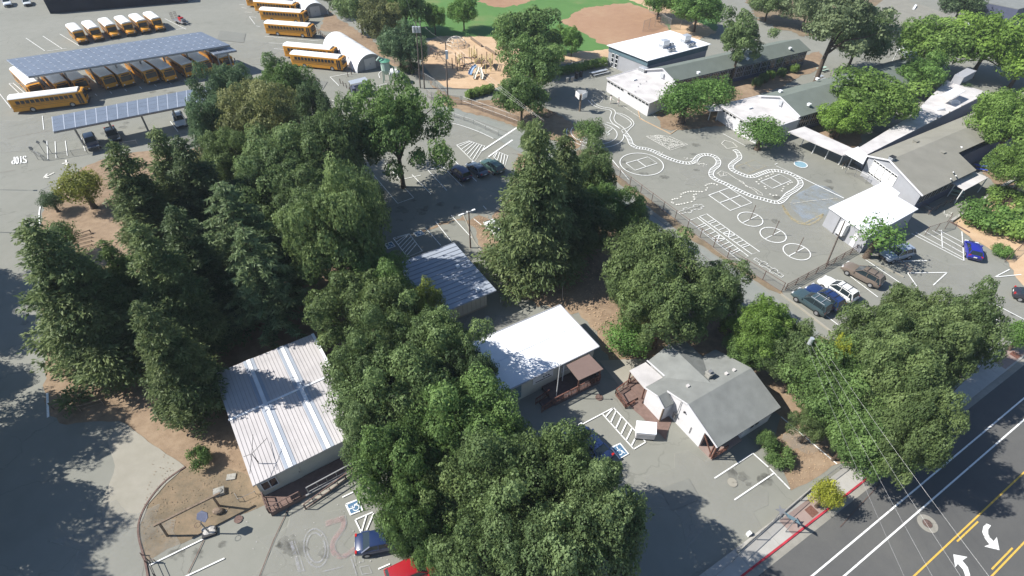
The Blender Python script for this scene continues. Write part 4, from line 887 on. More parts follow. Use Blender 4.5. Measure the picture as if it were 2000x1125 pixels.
r_end = fr_(bu, max(8.65-(zr2-ze)/sl, 4.6), zr2+.004)
a_, b_, c_ = fr_(1.3, bv, ze), fr_(bu, bv, zr2), fr_(6.8, bv, ze)
roof_poly(b, [a_, b_, r_end, fr_(1.3, 8.66, ze+.004)]); roof_poly(b, [b_, c_, fr_(6.8, 8.66, ze+.004), r_end])
part('roof', b, 'tile', t)
g2 = MB()
zz = ze-.12
fw = [fr_(.28, 1.8), fr_(.28, 8.4), fr_(8.5, 8.4), fr_(8.5, .35), fr_(4.4, .35), fr_(4.4, 1.8)]
part('wall', MB().prism(fw, 0, zz), 'wallwhite', t)
gw = [fr_(.24, .25, zz), fr_(.24, 8.4, zz), fr_(.24, 4.3, zr-.2)]; part('gable_wall', MB().loft([gw, [p+fr_.u*.12 for p in gw]]), 'wallwhite', t)
gw = [fr_(8.4, .25, zz), fr_(8.4, 8.4, zz), fr_(8.4, 4.3, zr-.2)]; part('gable_wall', MB().loft([gw, [p+fr_.u*.1 for p in gw]]), 'wallwhite', t)
gw = [fr_(-1.0, 5.95, 0), fr_(-1.0, 8.45, 0), fr_(-1.0, 8.45, ze-.1), fr_(-1.0, wv, wz-.16), fr_(-1.0, 5.95, ze-.16)]
part('bay_wall', MB().loft([gw, [p+fr_.u*1.27 for p in gw]]), 'wallwhite', t)
part('wing_wall', MB().prism([fr_(1.6, 8.41), fr_(6.5, 8.41), fr_(6.5, bv-.3), fr_(1.6, bv-.3)], 0, zz), 'wallwhite', t)
gw = [fr_(1.6, bv-.35, zz), fr_(6.5, bv-.35, zz), fr_(bu, bv-.35, zr2-.2)]; part('gable_wall', MB().loft([gw, [p-fr_.v*.1 for p in gw]]), 'wallwhite', t)
tr = MB(); [tr.bar(p-fr_.u*.02, q-fr_.u*.02, .06, .18) for p, q in ((k_, l_), (l_, L_), (we_, wa_), (wa_, wl_))]; part('gable_trim', tr, 'wallwhite', t)
part('corner_board', MB().bar(fr_(-1.03, 5.93, 0), fr_(-1.03, 5.93, ze-.15), .14, .14), 'wood', t)
p = hit(1317, 815, fr_(.2, 0), fr_.u); part('meter_box', MB().box(*at_z(fr_(.1, 5.3), .7), .2, .3, .8, R_(31.7)), 'galv', t); part('conduit', MB().tube([fr_(.12, 5.1, .3), fr_(.12, 5.1, 3.6), fr_(-.1, 5.1, 4.0)], .035), 'galv', t)
part('wall_lamp', MB().ell(fr_(.12, 4.4, 2.7), .12), 'black', t); part('downpipe', MB().tube([fr_(.2, 3.2, .6), fr_(.2, 3.2, 1.6)], .03), 'black', t)
window(t, fr_(5.2, .34), fr_(6.6, .34), 1.1, 2.2, -fr_.v, 'wallwhite', 'glass', 2, 1); 
# corner porch
pc = part('porch_floor', MB().prism([fr_(.3, 0.1), fr_(4.4, .1), fr_(4.4, 1.78), fr_(.3, 1.78)], 0, .25), 'redconc', t)
posts(t, [fr_(.35, .2), fr_(.35, .45)], 2.6, .07, 'brownwood', z0=.2)
railing(t, fr_(.5, .1, .2), fr_(2.2, .1, .2), 0, .9, 10); part('ramp_side', MB().bar(fr_(.35, .2, .4), fr_(.35, 1.8, 2.2), .1, .1), 'brownwood', t)
part('recess_wall', MB().prism([fr_(.34, 1.70), fr_(2.0, 1.70), fr_(2.0, 1.79), fr_(.34, 1.79)], .26, zz), 'deckdark', t)
# porch roof and deck on the left
P = [fr_(-1.05, 11.2, 2.5), fr_(1.15, 11.2, 2.5), fr_(1.35, 8.75, 2.55), fr_(-1.2, 8.7, 2.5)]
part('porch_roof', MB().prism(P, 2.42, 2.55), 'offwhite', t); part('flashing', MB().bar(fr_(1.28, 11.2, 2.75), fr_(1.45, 8.7, 2.78), .16, .05), 'wallwhite', t)
part('deck', MB().prism([fr_(-1.15, 8.5), fr_(.9, 8.5), fr_(1.2, 11.1), fr_(-1.1, 11.1)], 0, .5), 'deck', t)
posts(t, [fr_(-1.0, 11.05), fr_(-1.05, 8.75)], 2.42, .06, 'brownwood', z0=.4)
railing(t, fr_(-2.9, 10.75, .3), fr_(.1, 11.1, .5), 0, .85, 14); railing(t, fr_(-2.9, 10.75, .3), fr_(-3.0, 8.9, 0), 0, .85, 10); railing(t, fr_(-3.0, 8.9, 0), fr_(-1.7, 9.0, 0), 0, .4, 6)
part('porch_step', MB().prism([fr_(-2.9, 10.7), fr_(-1.12, 11.0), fr_(-1.12, 9.2), fr_(-2.9, 9.2)], 0, .3), 'deck', t)
# chimney and vents: on the right slope
def onM(px, py): return hit(px, py, k_, (h_-k_).cross(l_-k_).normalized())
def onL(px, py): return hit(px, py, e_, (g_-e_).cross(l_-e_).normalized())
p = onM(1383, 737) if False else onL(1383, 737); b = MB(); b.box(p.x, p.y, p.z-.3, .55, .55, 1.0, .55); b.box(p.x, p.y, p.z+.7, .7, .7, .08, .55); part('chimney', b, 'stone', t); part('chimney_cap', MB().box(p.x, p.y, p.z+.8, .35, .35, .25, .55), 'galv', t)
for px in ((1418, 731), (1433, 724), (1343, 755)): vent(t, onL(*px), s=.24, m='offwhite', h=.15)
# ------------------------------------------------------------------ vehicles (built facing +X, centred, then set down)
def wheelset(t, xs, w_, r, rimm='rim', tw=.24):
    tm = None
    for x in xs:
        for s in (-1, 1):
            y = s*(w_/2-tw*.45)
            ty = MB().tube([(x, y-tw/2, r), (x, y+tw/2, r)], r, 18).build('wheel', M['rubber'], t, smooth=True)
            MB().tube([(x, y+s*(tw/2-.03), r), (x, y+s*(tw/2+.015), r)], [r*.62, r*.58], 14).build('rim', M[rimm], ty)
def rring(x, hw, z0, z1, r=.12, top=0.0):
    """cross section at x: flat floor, rounded shoulders"""
    return [(x, -hw, z0), (x, -hw, z1-r), (x, -hw+r*.3-top*.5, z1-r*.3), (x, -hw+r-top*.5, z1), (x, hw-r+top*.5, z1), (x, hw-r*.3+top*.5, z1-r*.3), (x, hw, z1-r), (x, hw, z0)]
def car(name, label, cat, col, kind, p_r, p_f, zc=.75, group=None, L=None, rack=False, w_=1.85):
    """p_r, p_f: photo pixels of the rear and front centres at height zc"""
    a, b = V(*p_r, zc), V(*p_f, zc); c = (a+b)/2; d = b-a; ang = math.atan2(d.y, d.x)
    t = empty(name, (0, 0, 0), 0, label, cat, group); ORG[t.name] = Vector((0, 0, 0))
    P = {'sedan': (4.7, 1.43, [(-2.3, .45, .88), (-2.2, .32, .98), (-1.5, .3, 1.02), (-.2, .3, .98), (.75, .3, .96), (1.6, .32, .88), (2.2, .36, .72), (2.32, .42, .58)], [(-1.75, .99, 0), (-1.0, 1.40, 1), (-.1, 1.43, 1), (.35, 1.38, 1), (1.15, .96, 0)]),
         'hatch': (4.1, 1.5, [(-2.0, .45, .9), (-1.95, .32, 1.0), (-1.2, .3, 1.02), (0, .3, 1.0), (.8, .3, .97), (1.5, .32, .88), (1.95, .36, .72), (2.05, .42, .58)], [(-1.95, .99, 0), (-1.45, 1.42, 1), (-.3, 1.5, 1), (.2, 1.44, 1), (1.05, .97, 0)]),
         'suv': (4.75, 1.78, [(-2.3, .5, 1.05), (-2.26, .38, 1.13), (-1.4, .36, 1.14), (0, .36, 1.12), (.9, .36, 1.12), (1.75, .38, 1.05), (2.25, .42, .92), (2.36, .5, .7)], [(-2.25, 1.12, 0), (-1.95, 1.70, 1), (-.6, 1.78, 1), (.15, 1.72, 1), (.95, 1.11, 0)]),
         'pickup': (5.4, 1.8, [(-2.65, .55, 1.02), (-2.6, .42, 1.06), (-1.4, .4, 1.06), (.1, .4, 1.06), (1.3, .4, 1.08), (2.1, .42, 1.02), (2.6, .46, .9), (2.7, .52, .7)], [(-.75, 1.06, 0), (-.55, 1.72, 1), (.3, 1.8, 1), (.7, 1.74, 1), (1.4, 1.07, 0)])}[kind]
    L0, Hh, low, cab = P; k = (L or L0)/L0; hw = w_/2
    m = paint(name+'_paint', col)
    rings = []
    for x, z0, z1 in low:
        e = max(0, abs(x)/(L0/2)-.8)/.2; h2 = hw*(1-.16*e*e)
        rings.append([(x*k, -h2*.92, z0), (x*k, -h2, z0+.18), (x*k, -h2, z1-.22), (x*k, -h2*.93, z1-.03), (x*k, -h2*.6, z1+.02), (x*k, h2*.6, z1+.02), (x*k, h2*.93, z1-.03), (x*k, h2, z1-.22), (x*k, h2, z0+.18), (x*k, h2*.92, z0)])
    MB().loft(rings).build('body', m, t, smooth=True, sharp=50)
    # glasshouse: dark glass body with painted roof and pillars
    hb, ht = hw*.93, hw*.70
    zs = lambda z: z-.035
    g2 = MB(); rr_ = []
    for x, z, top in cab:
        y = ht if top else hb; rr_.append([(x*k, -hb, .9), (x*k, -y, zs(z)), (x*k, y, zs(z)), (x*k, hb, .9)])
    g2.loft(rr_); g2.build('window', M['cglass'], t)
    r = MB(); tp = [c_ for c_ in cab if c_[2]]; R2 = []
    for i, (x, z, _) in enumerate(tp):
        x2 = x*k; R2.append([(x2, -ht-.03, z-.05), (x2, -ht*.8, z+.01), (x2, ht*.8, z+.01), (x2, ht+.03, z-.05)])
    r.loft(R2); r.build('roof', m, t, smooth=True, sharp=50)
    for s in (-1, 1):
        (x0, z0, _), (x1, z1, _) = cab[0], cab[1]; MB().bar((x0*k, s*hb, z0-.03), (x1*k, s*(ht+.01), z1-.03), .10, .06).build('pillar', m, t)
        (x0, z0, _), (x1, z1, _) = cab[-1], cab[-2]; MB().bar((x0*k, s*hb, z0-.03), (x1*k, s*(ht+.01), z1-.03), .07, .06).build('pillar', m, t)
        ms = (cab[1][0]+cab[-2][0])/2; ys = [ms] if kind in ('sedan', 'hatch', 'pickup') else [ms+.35, ms-.75]
        for x in ys: MB().bar((x*k, s*(hb+.005), .95), (x*k, s*(ht+.02), Hh-.06), .08, .05).build('pillar', m, t)
    wheelset(t, (1.42*k*(L0/4.7), -1.38*k*(L0/4.7)), w_+.02, .34 if kind in ('sedan', 'hatch') else .38)
    xf, xr = low[-1][0]*k, low[0][0]*k
    for s in (-1, 1):
        MB().box(xf-.14, s*hw*.66, .62 if kind in ('sedan', 'hatch') else .76, .2, .42, .16).build('headlight', M['headl'], t)
        MB().box(xr+.09, s*hw*.76, .78 if kind in ('sedan', 'hatch') else .88, .16, .26, .24).build('tail_light', M['taill'], t)
        MB().box(.85*k, s*(hw+.06), .98, .14, .2, .12).build('mirror', m, t)
    MB().box(xf-.03, 0, .42, .1, w_*.8, .16).build('bumper', M['black'], t); MB().box(xr+.03, 0, .46, .1, w_*.8, .14).build('bumper', M['black'], t)
    MB().box(xr-.02, 0, .68, .03, .4, .14).build('number_plate', M['whitemetal'], t)
    MB().box(xf+.005, 0, .6, .05, .8, .14).build('grille', M['black'], t)
    if kind == 'pickup': MB().box(-1.75*k, 0, .95, 1.75, w_*.8, .13).build('cargo_bed', M['black'], t)
    if rack:
        q = MB()
        for s in (-1, 1): q.bar((-1.7*k, s*ht*.95, Hh+.05), (.1*k, s*ht*.95, Hh+.05), .05, .05)
        for x in (-1.2, -.3): q.bar((x*k, -ht*.95, Hh+.06), (x*k, ht*.95, Hh+.06), .05, .04)
        q.build('roof_rack', M['black'] if rack == 1 else M['alu'], t)
    put(t, (c.x-(0), c.y, .004), ang); return t
car('parked_car', 'silver sport utility car under the narrow solar roof', 'car', (.45, .50, .56), 'suv', (345, 219), (354, 246), 1.0, rack=1)
car('parked_car', 'black pickup truck with open bed under the narrow solar roof', 'pickup truck', (.03, .035, .04), 'pickup', (211, 245), (226, 276), .9)
car('parked_car', 'dark car at the left end of the narrow solar roof, half behind a conifer', 'car', (.04, .05, .08), 'suv', (172, 262), (184, 290), .9)
car('parked_car', 'white sport utility car at the top left corner', 'car', (.70, .72, .74), 'suv', (8, -8), (18, 16), .9)
car('parked_car', 'small pale car at the top left, right of the white sport utility car', 'car', (.62, .65, .64), 'sedan', (47, -8), (56, 14), .8)
car('parked_car', 'dark navy sport utility car, leftmost of three parked by the crosswalk', 'car', (.03, .035, .10), 'suv', (912, 346), (886, 324), .9)
car('parked_car', 'dark grey blue sedan, middle one of three parked by the crosswalk', 'car', (.08, .11, .15), 'sedan', (946, 339), (919, 319), .75)
car('parked_car', 'dark green hatchback, rightmost of three parked by the crosswalk', 'car', (.06, .11, .10), 'suv', (977, 333), (947, 313), .85)
car('parked_car', 'white car mostly hidden behind the big redwood', 'car', (.75, .75, .75), 'sedan', (986, 462), (954, 431), .75)
car('parked_car', 'dark green off road car nearest the lane, by the brown fence', 'car', (.045, .075, .085), 'suv', (1612, 603), (1562, 570), .95, rack=2)
car('parked_car', 'dark blue sport utility car between the green and the white ones', 'car', (.015, .035, .12), 'suv', (1638, 595), (1587, 560), .95, rack=1)
car('parked_car', 'white sport utility car with black roof rails beside the brown fence', 'car', (.78, .78, .76), 'suv', (1664, 579), (1613, 546), .95, rack=1, L=4.9)
car('parked_car', 'brown and beige off road car with luggage rack beside the brown fence', 'car', (.17, .135, .11), 'suv', (1717, 549), (1658, 518), .95, rack=1, L=5.1)
car('parked_car', 'silver grey sport utility car behind the young tree by the white annex', 'car', (.30, .35, .42), 'suv', (1777, 487), (1730, 499), .95)
car('parked_car', 'bright blue small car beside the white hatched lines', 'car', (.015, .02, .28), 'hatch', (1905, 503), (1898, 471), .75)
car('parked_car', 'black car cut off by the right edge of the photo', 'car', (.03, .03, .04), 'sedan', (1996, 572), (2050, 590), .8)
car('parked_car', 'white pickup truck under the olive green tree near the street', 'pickup truck', (.78, .77, .74), 'pickup', (1874, 638), (1934, 672), .9)
car('parked_car', 'black car under the olive green tree, nearest the street', 'car', (.03, .03, .035), 'sedan', (1846, 672), (1902, 702), .75)
car('parked_car', 'navy blue sedan half under the foreground trees', 'car', (.010, .025, .085), 'sedan', (706, 1062), (788, 1046), .75, L=4.6)
car('parked_car', 'bright red car under the foreground trees at the bottom edge', 'car', (.34, .012, .02), 'suv', (768, 1130), (850, 1092), .9)
car('parked_car', 'dark blue car in tree shade beside the wheelchair bay', 'car', (.015, .03, .09), 'sedan', (1182, 893), (1128, 838), .75)

def bus_proto():
    t = empty('school_bus', (0, 0, 0)); L, W, Ht = 12.0, 2.45, 3.05
    MB().loft([rring(-L/2, 1.16, .5, 2.72, .15), rring(-L/2+.12, 1.225, .42, 2.78, .15), rring(L/2-.25, 1.225, .42, 2.78, .15), rring(L/2, 1.15, .5, 2.66, .2)]).build('body', M['busyellow'], t)
    MB().loft([[(x, y*hw/1.22, zz-.0+(0 if abs(y) > 1.1 else 0)) for y, zz in ((-1.2, 2.60), (-1.12, 2.86), (-.8, 3.02), (-.3, 3.08), (.3, 3.08), (.8, 3.02), (1.12, 2.86), (1.2, 2.60))] for x, hw in ((-L/2+.02, 1.16), (-L/2+.2, 1.24), (L/2-.9, 1.24), (L/2-.75, 1.2))]).build('roof', M['buswhite'], t, smooth=True, sharp=60)
    for s in (-1, 1):
        for k in range(12):
            x = -L/2+1.3+k*.78; MB().box(x, s*1.225, 1.75, .62, .03, .62).build('window', M['glass'], t)
        for z in (1.15, 1.42, 1.62): MB().box(-.3, s*1.23, z, L-1.4, .03, .045).build('stripe', M['black'], t)
        MB().box(L/2-.03, s*.85, .72, .12, .26, .2).build('headlight', M['headl'], t); MB().box(-L/2+.02, s*.9, .9, .1, .22, .26).build('tail_light', M['taill'], t)
        MB().bar((L/2-.1, s*1.2, 2.5), (L/2+.35, s*1.42, 2.3), .04, .04).box(L/2+.35, s*1.42, 1.95, .08, .2, .42).build('mirror', M['black'], t)
    MB().box(L/2+.0, 0, 1.42, .06, 2.05, 1.0).build('windscreen', M['glass'], t); MB().box(-L/2+.0, 0, 1.5, .06, 1.5, .8).build('rear_window', M['glass'], t)
    d = MB().box(L/2-.85, -1.235, .5, .82, .04, 1.95).build('door', M['glass'], t); MB().box(L/2-.85, -1.26, .5, .05, .03, 1.95).build('door_frame', M['busyellow'], d)
    MB().box(L/2+.03, 0, .42, .18, 2.3, .24).build('bumper', M['black'], t); MB().box(-L/2-.03, 0, .42, .18, 2.3, .24).build('bumper', M['black'], t)
    MB().box(L/2-.05, 0, 2.5, .18, 1.5, .2).build('sign_box', M['black'], t)
    wheelset(t, (L/2-2.5, -L/2+3.0), 2.44, .5, 'rim', .3); return t
def short_bus_proto():
    t = empty('school_bus', (0, 0, 0)); L = 7.6
    MB().loft([rring(-L/2, 1.08, .5, 2.66, .15), rring(-L/2+.12, 1.14, .42, 2.7, .15), rring(L/2-1.5, 1.14, .42, 2.7, .15), rring(L/2-1.3, 1.1, .5, 2.6, .2)]).build('body', M['busyellow'], t)
    MB().loft([[(x, y*hw/1.22, zz) for y, zz in ((-1.2, 2.55), (-1.12, 2.80), (-.8, 2.93), (-.3, 2.98), (.3, 2.98), (.8, 2.93), (1.12, 2.80), (1.2, 2.55))] for x, hw in ((-L/2+.02, 1.1), (-L/2+.2, 1.17), (L/2-1.7, 1.17), (L/2-1.45, 1.12))]).build('roof', M['buswhite'], t, smooth=True, sharp=60)
    MB().loft([[(x, -h, .55), (x, -h, z-.12), (x, -h*.75, z), (x, h*.75, z), (x, h, z-.12), (x, h, .55)] for x, h, z in ((L/2-1.45, .98, 1.42), (L/2-.5, .92, 1.32), (L/2, .82, 1.1))]).build('hood', M['busyellow'], t, smooth=True, sharp=40)
    for s in (-1, 1):
        for k in range(6): MB().box(-L/2+.8+k*.78, s*1.145, 1.65, .6, .03, .6).build('window', M['glass'], t)
        for z in (1.1, 1.35): MB().box(-.7, s*1.15, z, L-2.2, .03, .045).build('stripe', M['black'], t)
        MB().box(L/2-.03, s*.62, .78, .12, .24, .2).build('headlight', M['headl'], t)
        MB().bar((L/2-.5, s*.9, 1.2), (L/2-.2, s*1.15, 1.6), .04, .04).box(L/2-.2, s*1.15, 1.5, .08, .2, .3).build('mirror', M['black'], t)
        MB().box(L/2-.75, s*.99, .5, .95, .16, .5).build('fender', M['busyellow'], t)
    MB().box(L/2-1.3, 0, 1.45, .08, 1.9, .85).build('windscreen', M['glass'], t); MB().box(-L/2, 0, 1.5, .06, 1.4, .7).build('rear_window', M['glass'], t)
    MB().box(L/2-1.95, -1.15, .5, .7, .04, 1.85).build('door', M['glass'], t); MB().box(L/2+.05, 0, .45, .16, 2.0, .24).build('bumper', M['black'], t)
    wheelset(t, (L/2-.8, -L/2+1.6), 2.24, .46, 'rim', .28); return t
bus0 = bus_proto(); sb0 = short_bus_proto(); used = []
def set_bus(proto, c, ang, label, group=None):
    o = proto if proto not in used else copy_tree(proto)
    if proto not in used: used.append(proto)
    tag(o, label, 'school bus', group); put(o, (c.x, c.y, .004), ang); return o
def bus_edge(pr, pf, label, left=True, fix='f', W=2.45, Lb=12.0):
    a, b = V(*pr), V(*pf); d = (b-a).normalized(); n = Vector((-d.y, d.x, 0))*(1 if left else -1)
    c = (b-d*Lb/2 if fix == 'f' else (a+b)/2)+n*W/2
    return set_bus(bus0, c, math.atan2(d.y, d.x), label)
bus_edge((563, 130), (671, 141), 'yellow school bus with white roof, nearest of the rear row, beside the quonset hut')
bus_edge((549, 113), (655, 123), 'yellow school bus with white roof, directly behind the nearest bus of the rear row')
bus_edge((510, 68), (611, 76), 'third yellow school bus from the nearest in the rear row, beside an empty bay')
bus_edge((499, 41), (597, 48), 'yellow school bus of the rear row, fourth from the nearest')
bus_edge((494, 24), (581, 31), 'yellow school bus of the rear row, fifth from the nearest')
bus_edge((478, 14), (566, 19), 'yellow school bus of the rear row, cut by the top edge of the photo')
bus_edge((29, 224), (174, 205.6), 'long yellow school bus with white roof parked crosswise in full sun at the left')
hd = V(54, 172, 3)-V(15, 133, 3); ha = math.atan2(hd.y, hd.x); hd = Vector((hd.x, hd.y, 0)).normalized()
names_ = ['yellow school bus with sunlit white roof at the left end of the large solar roof', 'first shaded school bus from the left under the large solar roof', 'second shaded school bus from the left under the large solar roof', 'third shaded school bus from the left under the large solar roof', 'fourth shaded school bus from the left under the large solar roof', 'fifth shaded school bus from the left under the large solar roof', 'sixth shaded school bus from the left under the large solar roof', 'seventh shaded school bus from the left under the large solar roof', 'eighth shaded school bus from the left under the large solar roof', 'rightmost school bus under the large solar roof, next to the short solar roof']
for k, px in enumerate([(67, 166), (121, 163), (157, 157), (213, 150), (246, 145), (295, 139), (331, 136), (372, 127), (404, 121), (446, 113)]):
    c = at_z(V(*px, 3.0), 0)-hd*7.0; set_bus(bus0, c, ha, names_[k], None)
h2 = V(162, 72.5, 2.9)-V(139, 50, 2.9); a2 = math.atan2(h2.y, h2.x); h2 = Vector((h2.x, h2.y, 0)).normalized()
for k, px in enumerate([(166, 87), (197, 81.5), (229, 75.5), (260.5, 71), (289, 66.5), (317, 62)]):
    set_bus(sb0, V(*px)-h2*3.8, a2, ['leftmost', 'second from the left', 'third from the left', 'fourth from the left', 'fifth from the left', 'rightmost'][k]+' of the six short yellow buses with bonnets', None)

# flat trailer with a red machine
c = V(354, 45); t = empty('utility_trailer', c, label='flat utility trailer carrying a red machine behind the short buses', cat='trailer'); a = ha+.15; u = Vector((math.cos(a), math.sin(a), 0)); v = Vector((-u.y, u.x, 0))
part('trailer_bed', MB().box(c.x, c.y, .5, 4.6, 1.9, .12, a), 'galv', t)
for s in (-1, 1):
    part('wheel', MB().tube([c+v*s*1.0+Z1V*.35, c+v*s*1.15+Z1V*.35], .35, 12), 'rubber', t)
    g2 = MB(); e = c-u*2.3+v*s*.5; [g2.bar(e+v*(k*.3-.3)+Z1V*.6, e+v*(k*.3-.3)-u*.3+Z1V*2.2, .05) for k in range(3)]; [g2.bar(e-v*.3+Z1V*z-u*.1, e+v*.3+Z1V*z-u*.1, .05) for z in (.8, 1.3, 1.8, 2.2)]; part('ramp_gate', g2, 'rust', t)
part('drawbar', MB().bar(c+u*2.2+Z1V*.45, c+u*3.4+Z1V*.4, .12), 'galv', t)
mm = empty('roller_machine', c+u*.8+Z1V*.62, label='small red machine standing on the flat trailer', cat='machine')
part('engine_cover', MB().box(*(c+u*.6+Z1V*.75), 1.2, .9, .8, a), 'taill', mm, bevel=.05); part('drum', MB().tube([c+u*1.5-v*.5+Z1V*.95, c+u*1.5+v*.5+Z1V*.95], .34, 14), 'galv', mm); part('seat', MB().box(*(c+u*.2+Z1V*1.55), .4, .4, .3, a), 'black', mm)

# white slatted cart by the house
A_ = V(1243, 858); q = [V(1242, 846, 1.15), V(1282, 849.5, 1.15), V(1283, 825.6, 1.35), V(1243, 822, 1.35)]
c = at_z((q[0]+q[2])/2, 0); t = empty('storage_bin', c, label='white lidded slatted bin standing beside the striped wheelchair aisle', cat='storage bin')
B0 = [at_z(p.lerp((q[0]+q[2])/2, .06), 0) for p in q]
part('lid', MB().slab([p for p in q], [p+Z1V*.08 for p in q]), 'whiteroof', t)
part('body', MB().slab([at_z(p, .25) for p in B0], [at_z(p, 1.13) for p in B0]), 'wallwhite', t)
nn = (B0[0]-B0[3]).normalized(); g2 = MB(); [g2.bar(at_z(B0[0], z)+nn*.03, at_z(B0[1], z)+nn*.03, .05, .12) for z in (.35, .55, .75, .95)]; part('slats', g2, 'offwhite', t)
for p in B0: part('caster', MB().ell((*p.lerp(c, .1).xy, .12), .12, 8, 5), 'rubber', t)

# ------------------------------------------------------------------ fences and street furniture
def fence(label, px, h=1.5, step=2.6, m='galv', mesh='mesh', rails=(1.0,), pr=.04, name='chain_link_fence', cat='fence', lean=0):
    P = wpts(px); t = empty(name, P[0], label=label, cat=cat); rl = MB(); ms = MB(); pts = []
    for a, b in zip(P, P[1:]):
        n = max(1, round((b-a).length/step)); pts += [a.lerp(b, k/n) for k in range(n)]
    pts.append(P[-1])
    for p in pts[:99]: part('post', MB().tube([p, p+Z1V*(h+.08)], pr, 6), m, t)
    for a, b in zip(P, P[1:]):
        for r in rails: rl.tube([a+Z1V*h*r, b+Z1V*h*r], pr*.7, 5)
        if mesh: ms.add([a+Z1V*.05, b+Z1V*.05, b+Z1V*(h-.03), a+Z1V*(h-.03)], [(0, 1, 2, 3)])
    part('rail', rl, m, t)
    if mesh: part('mesh_panel', ms, mesh, t)
    return t
fence('rusty chain link fence between the lane and the painted playground', [(1134, 293), (1210, 347), (1318, 428), (1420, 503), (1526, 570)], 1.5, 2.9, 'rust', 'mesh', (1.0, .02), .05)
fence('chain link fence along the playground bark, above the lane', [(835, 190), (843, 196), (901, 204), (963, 226), (990, 236), (1056, 262)], 1.7, 2.6, 'galv', 'ironmesh', (1.0, .5))
fence('low grey railing along the middle of the lane', [(819, 216), (870, 224), (925, 243), (973, 266)], .9, 2.6, 'galv', 'mesh', (1.0,))
fence('chain link fence running up beside the utility poles', [(757, 118), (800, 140), (850, 170), (868, 198)], 1.6, 2.6, 'galv', 'mesh')
fence('brown lattice fence above the parked cars, with double rail', [(1533, 567), (1612, 524), (1690, 480)], 1.1, 1.9, 'rust', 'ironmesh', (1.0, .15, .55), .055, 'lattice_fence')
fence('dark fence from the annex corner to the small lot', [(1690, 480), (1735, 503), (1775, 535)], .9, 2.6, 'rust', None, (1.0, .5), .04, 'railing')
fence('chain link gate by the white annex', [(1806, 459), (1845, 447), (1850, 434)], 1.5, 2.4, 'rust', 'mesh')
fence('small chain link fence beside the far end of the annex', [(1650, 338), (1668, 345), (1690, 358)], 1.3, 2, 'galv', 'mesh')
fence('rusty fence by the tan roofed wing door', [(1790, 405), (1813, 419), (1870, 390)], 1.2, 2, 'rust', 'mesh', (1.0, .5))
fence('small wooden fence under the covered walk', [(1645, 325), (1675, 318)], 1.0, 1, 'wood', 'ironmesh', (1.0, .5), .05, 'wooden_fence')
fence('fence at the right edge by the tan bark slope', [(1962, 512), (1975, 500), (2010, 470)], 1.3, 2, 'rust', 'mesh')
fence('thin metal fence along the bus yard kerb, left', [(62, 297), (85, 314), (172, 300), (270, 284)], 1.0, 2.0, 'galv', 'mesh', (1.0,), .035)
fence('chain link fence behind the dark conifers, under the narrow solar roof', [(355, 285), (420, 268)], 1.4, 2.4, 'galv', 'mesh', (1.0, .4))
fence('thin fence round the garden bed at the far left', [(84, 385), (126, 362), (160, 345)], 1.0, 2.0, 'galv', None, (1.0,), .03)
fence('white board rail behind the rear row of buses', [(606, 52), (640, 82), (668, 112), (694, 138)], 1.1, 1.6, 'wood', None, (1.0, .6), .07, 'board_fence')
fence('street side chain link fence beside the front lot', [(1340, 1180), (1430, 1098), (1520, 1015), (1600, 945), (1640, 915)], 1.2, 2.8, 'galv', 'mesh')
fence('street side chain link fence beside the right parking lot', [(1862, 765), (1905, 722), (1960, 678), (2010, 640)], 1.1, 2.8, 'rust', 'mesh')
fence('short iron fence near the corner of the dry island', [(296, 1100), (322, 1160)], 1.0, 2, 'black', None, (1.0, .5), .04)
fence('low rusty rail by the curved kerb end', [(279, 1085), (287, 1100), (305, 1098)], .5, 2, 'rust', None, (1.0,), .04)
fence('wooden rail fence under the left conifers', [(105, 800), (160, 805), (205, 792)], 1.0, 2.2, 'wood', None, (1.0, .5), .06, 'rail_fence')
fence('backstop fence behind the white flat roofed block', [(1255, 62), (1290, 48), (1308, 58), (1328, 58)], 2.6, 3, 'galv', 'mesh')
fence('fence at the end of the ball field', [(1268, 24), (1286, 32), (1310, 44)], 2.2, 3, 'galv', 'mesh')
fence('fence round the dry yard at the top right', [(1905, 36), (1938, 18), (2000, 30)], 2.0, 3, 'galv', 'mesh')
fence('low wooden rails of the garden plot, far left', [(140, 468), (178, 455)], .5, 2, 'wood', None, (1.0,), .08, 'garden_edging')
for k in range(4): fence(['upper', 'second', 'third', 'lowest'][k]+' timber step of the garden stairs between the left conifers', [(142+k*2, 466+k*7.3), (180, 457+k*7.3)], .15, 9, 'wood', None, (1.0,), .07, 'timber_step', 'garden step')
fence('low grey wall and gates along the front lot', [(1440, 1080), (1520, 1010), (1590, 950)], .35, 4, 'stone', None, (1.0, .5), .1, 'low_wall', 'wall')
for k, px in enumerate([(665, 163), (671, 168), (677, 172), (684, 180), (680, 150), (687, 146), (692, 142)]):
    p = V(*px); tag(MB().tube([p, p+Z1V*1.0], .08, 8).build('bollard', M['rust']), 'rusty bollard around the fuel shed by the quonset hut', 'bollard', 'bollards around the fuel shed')

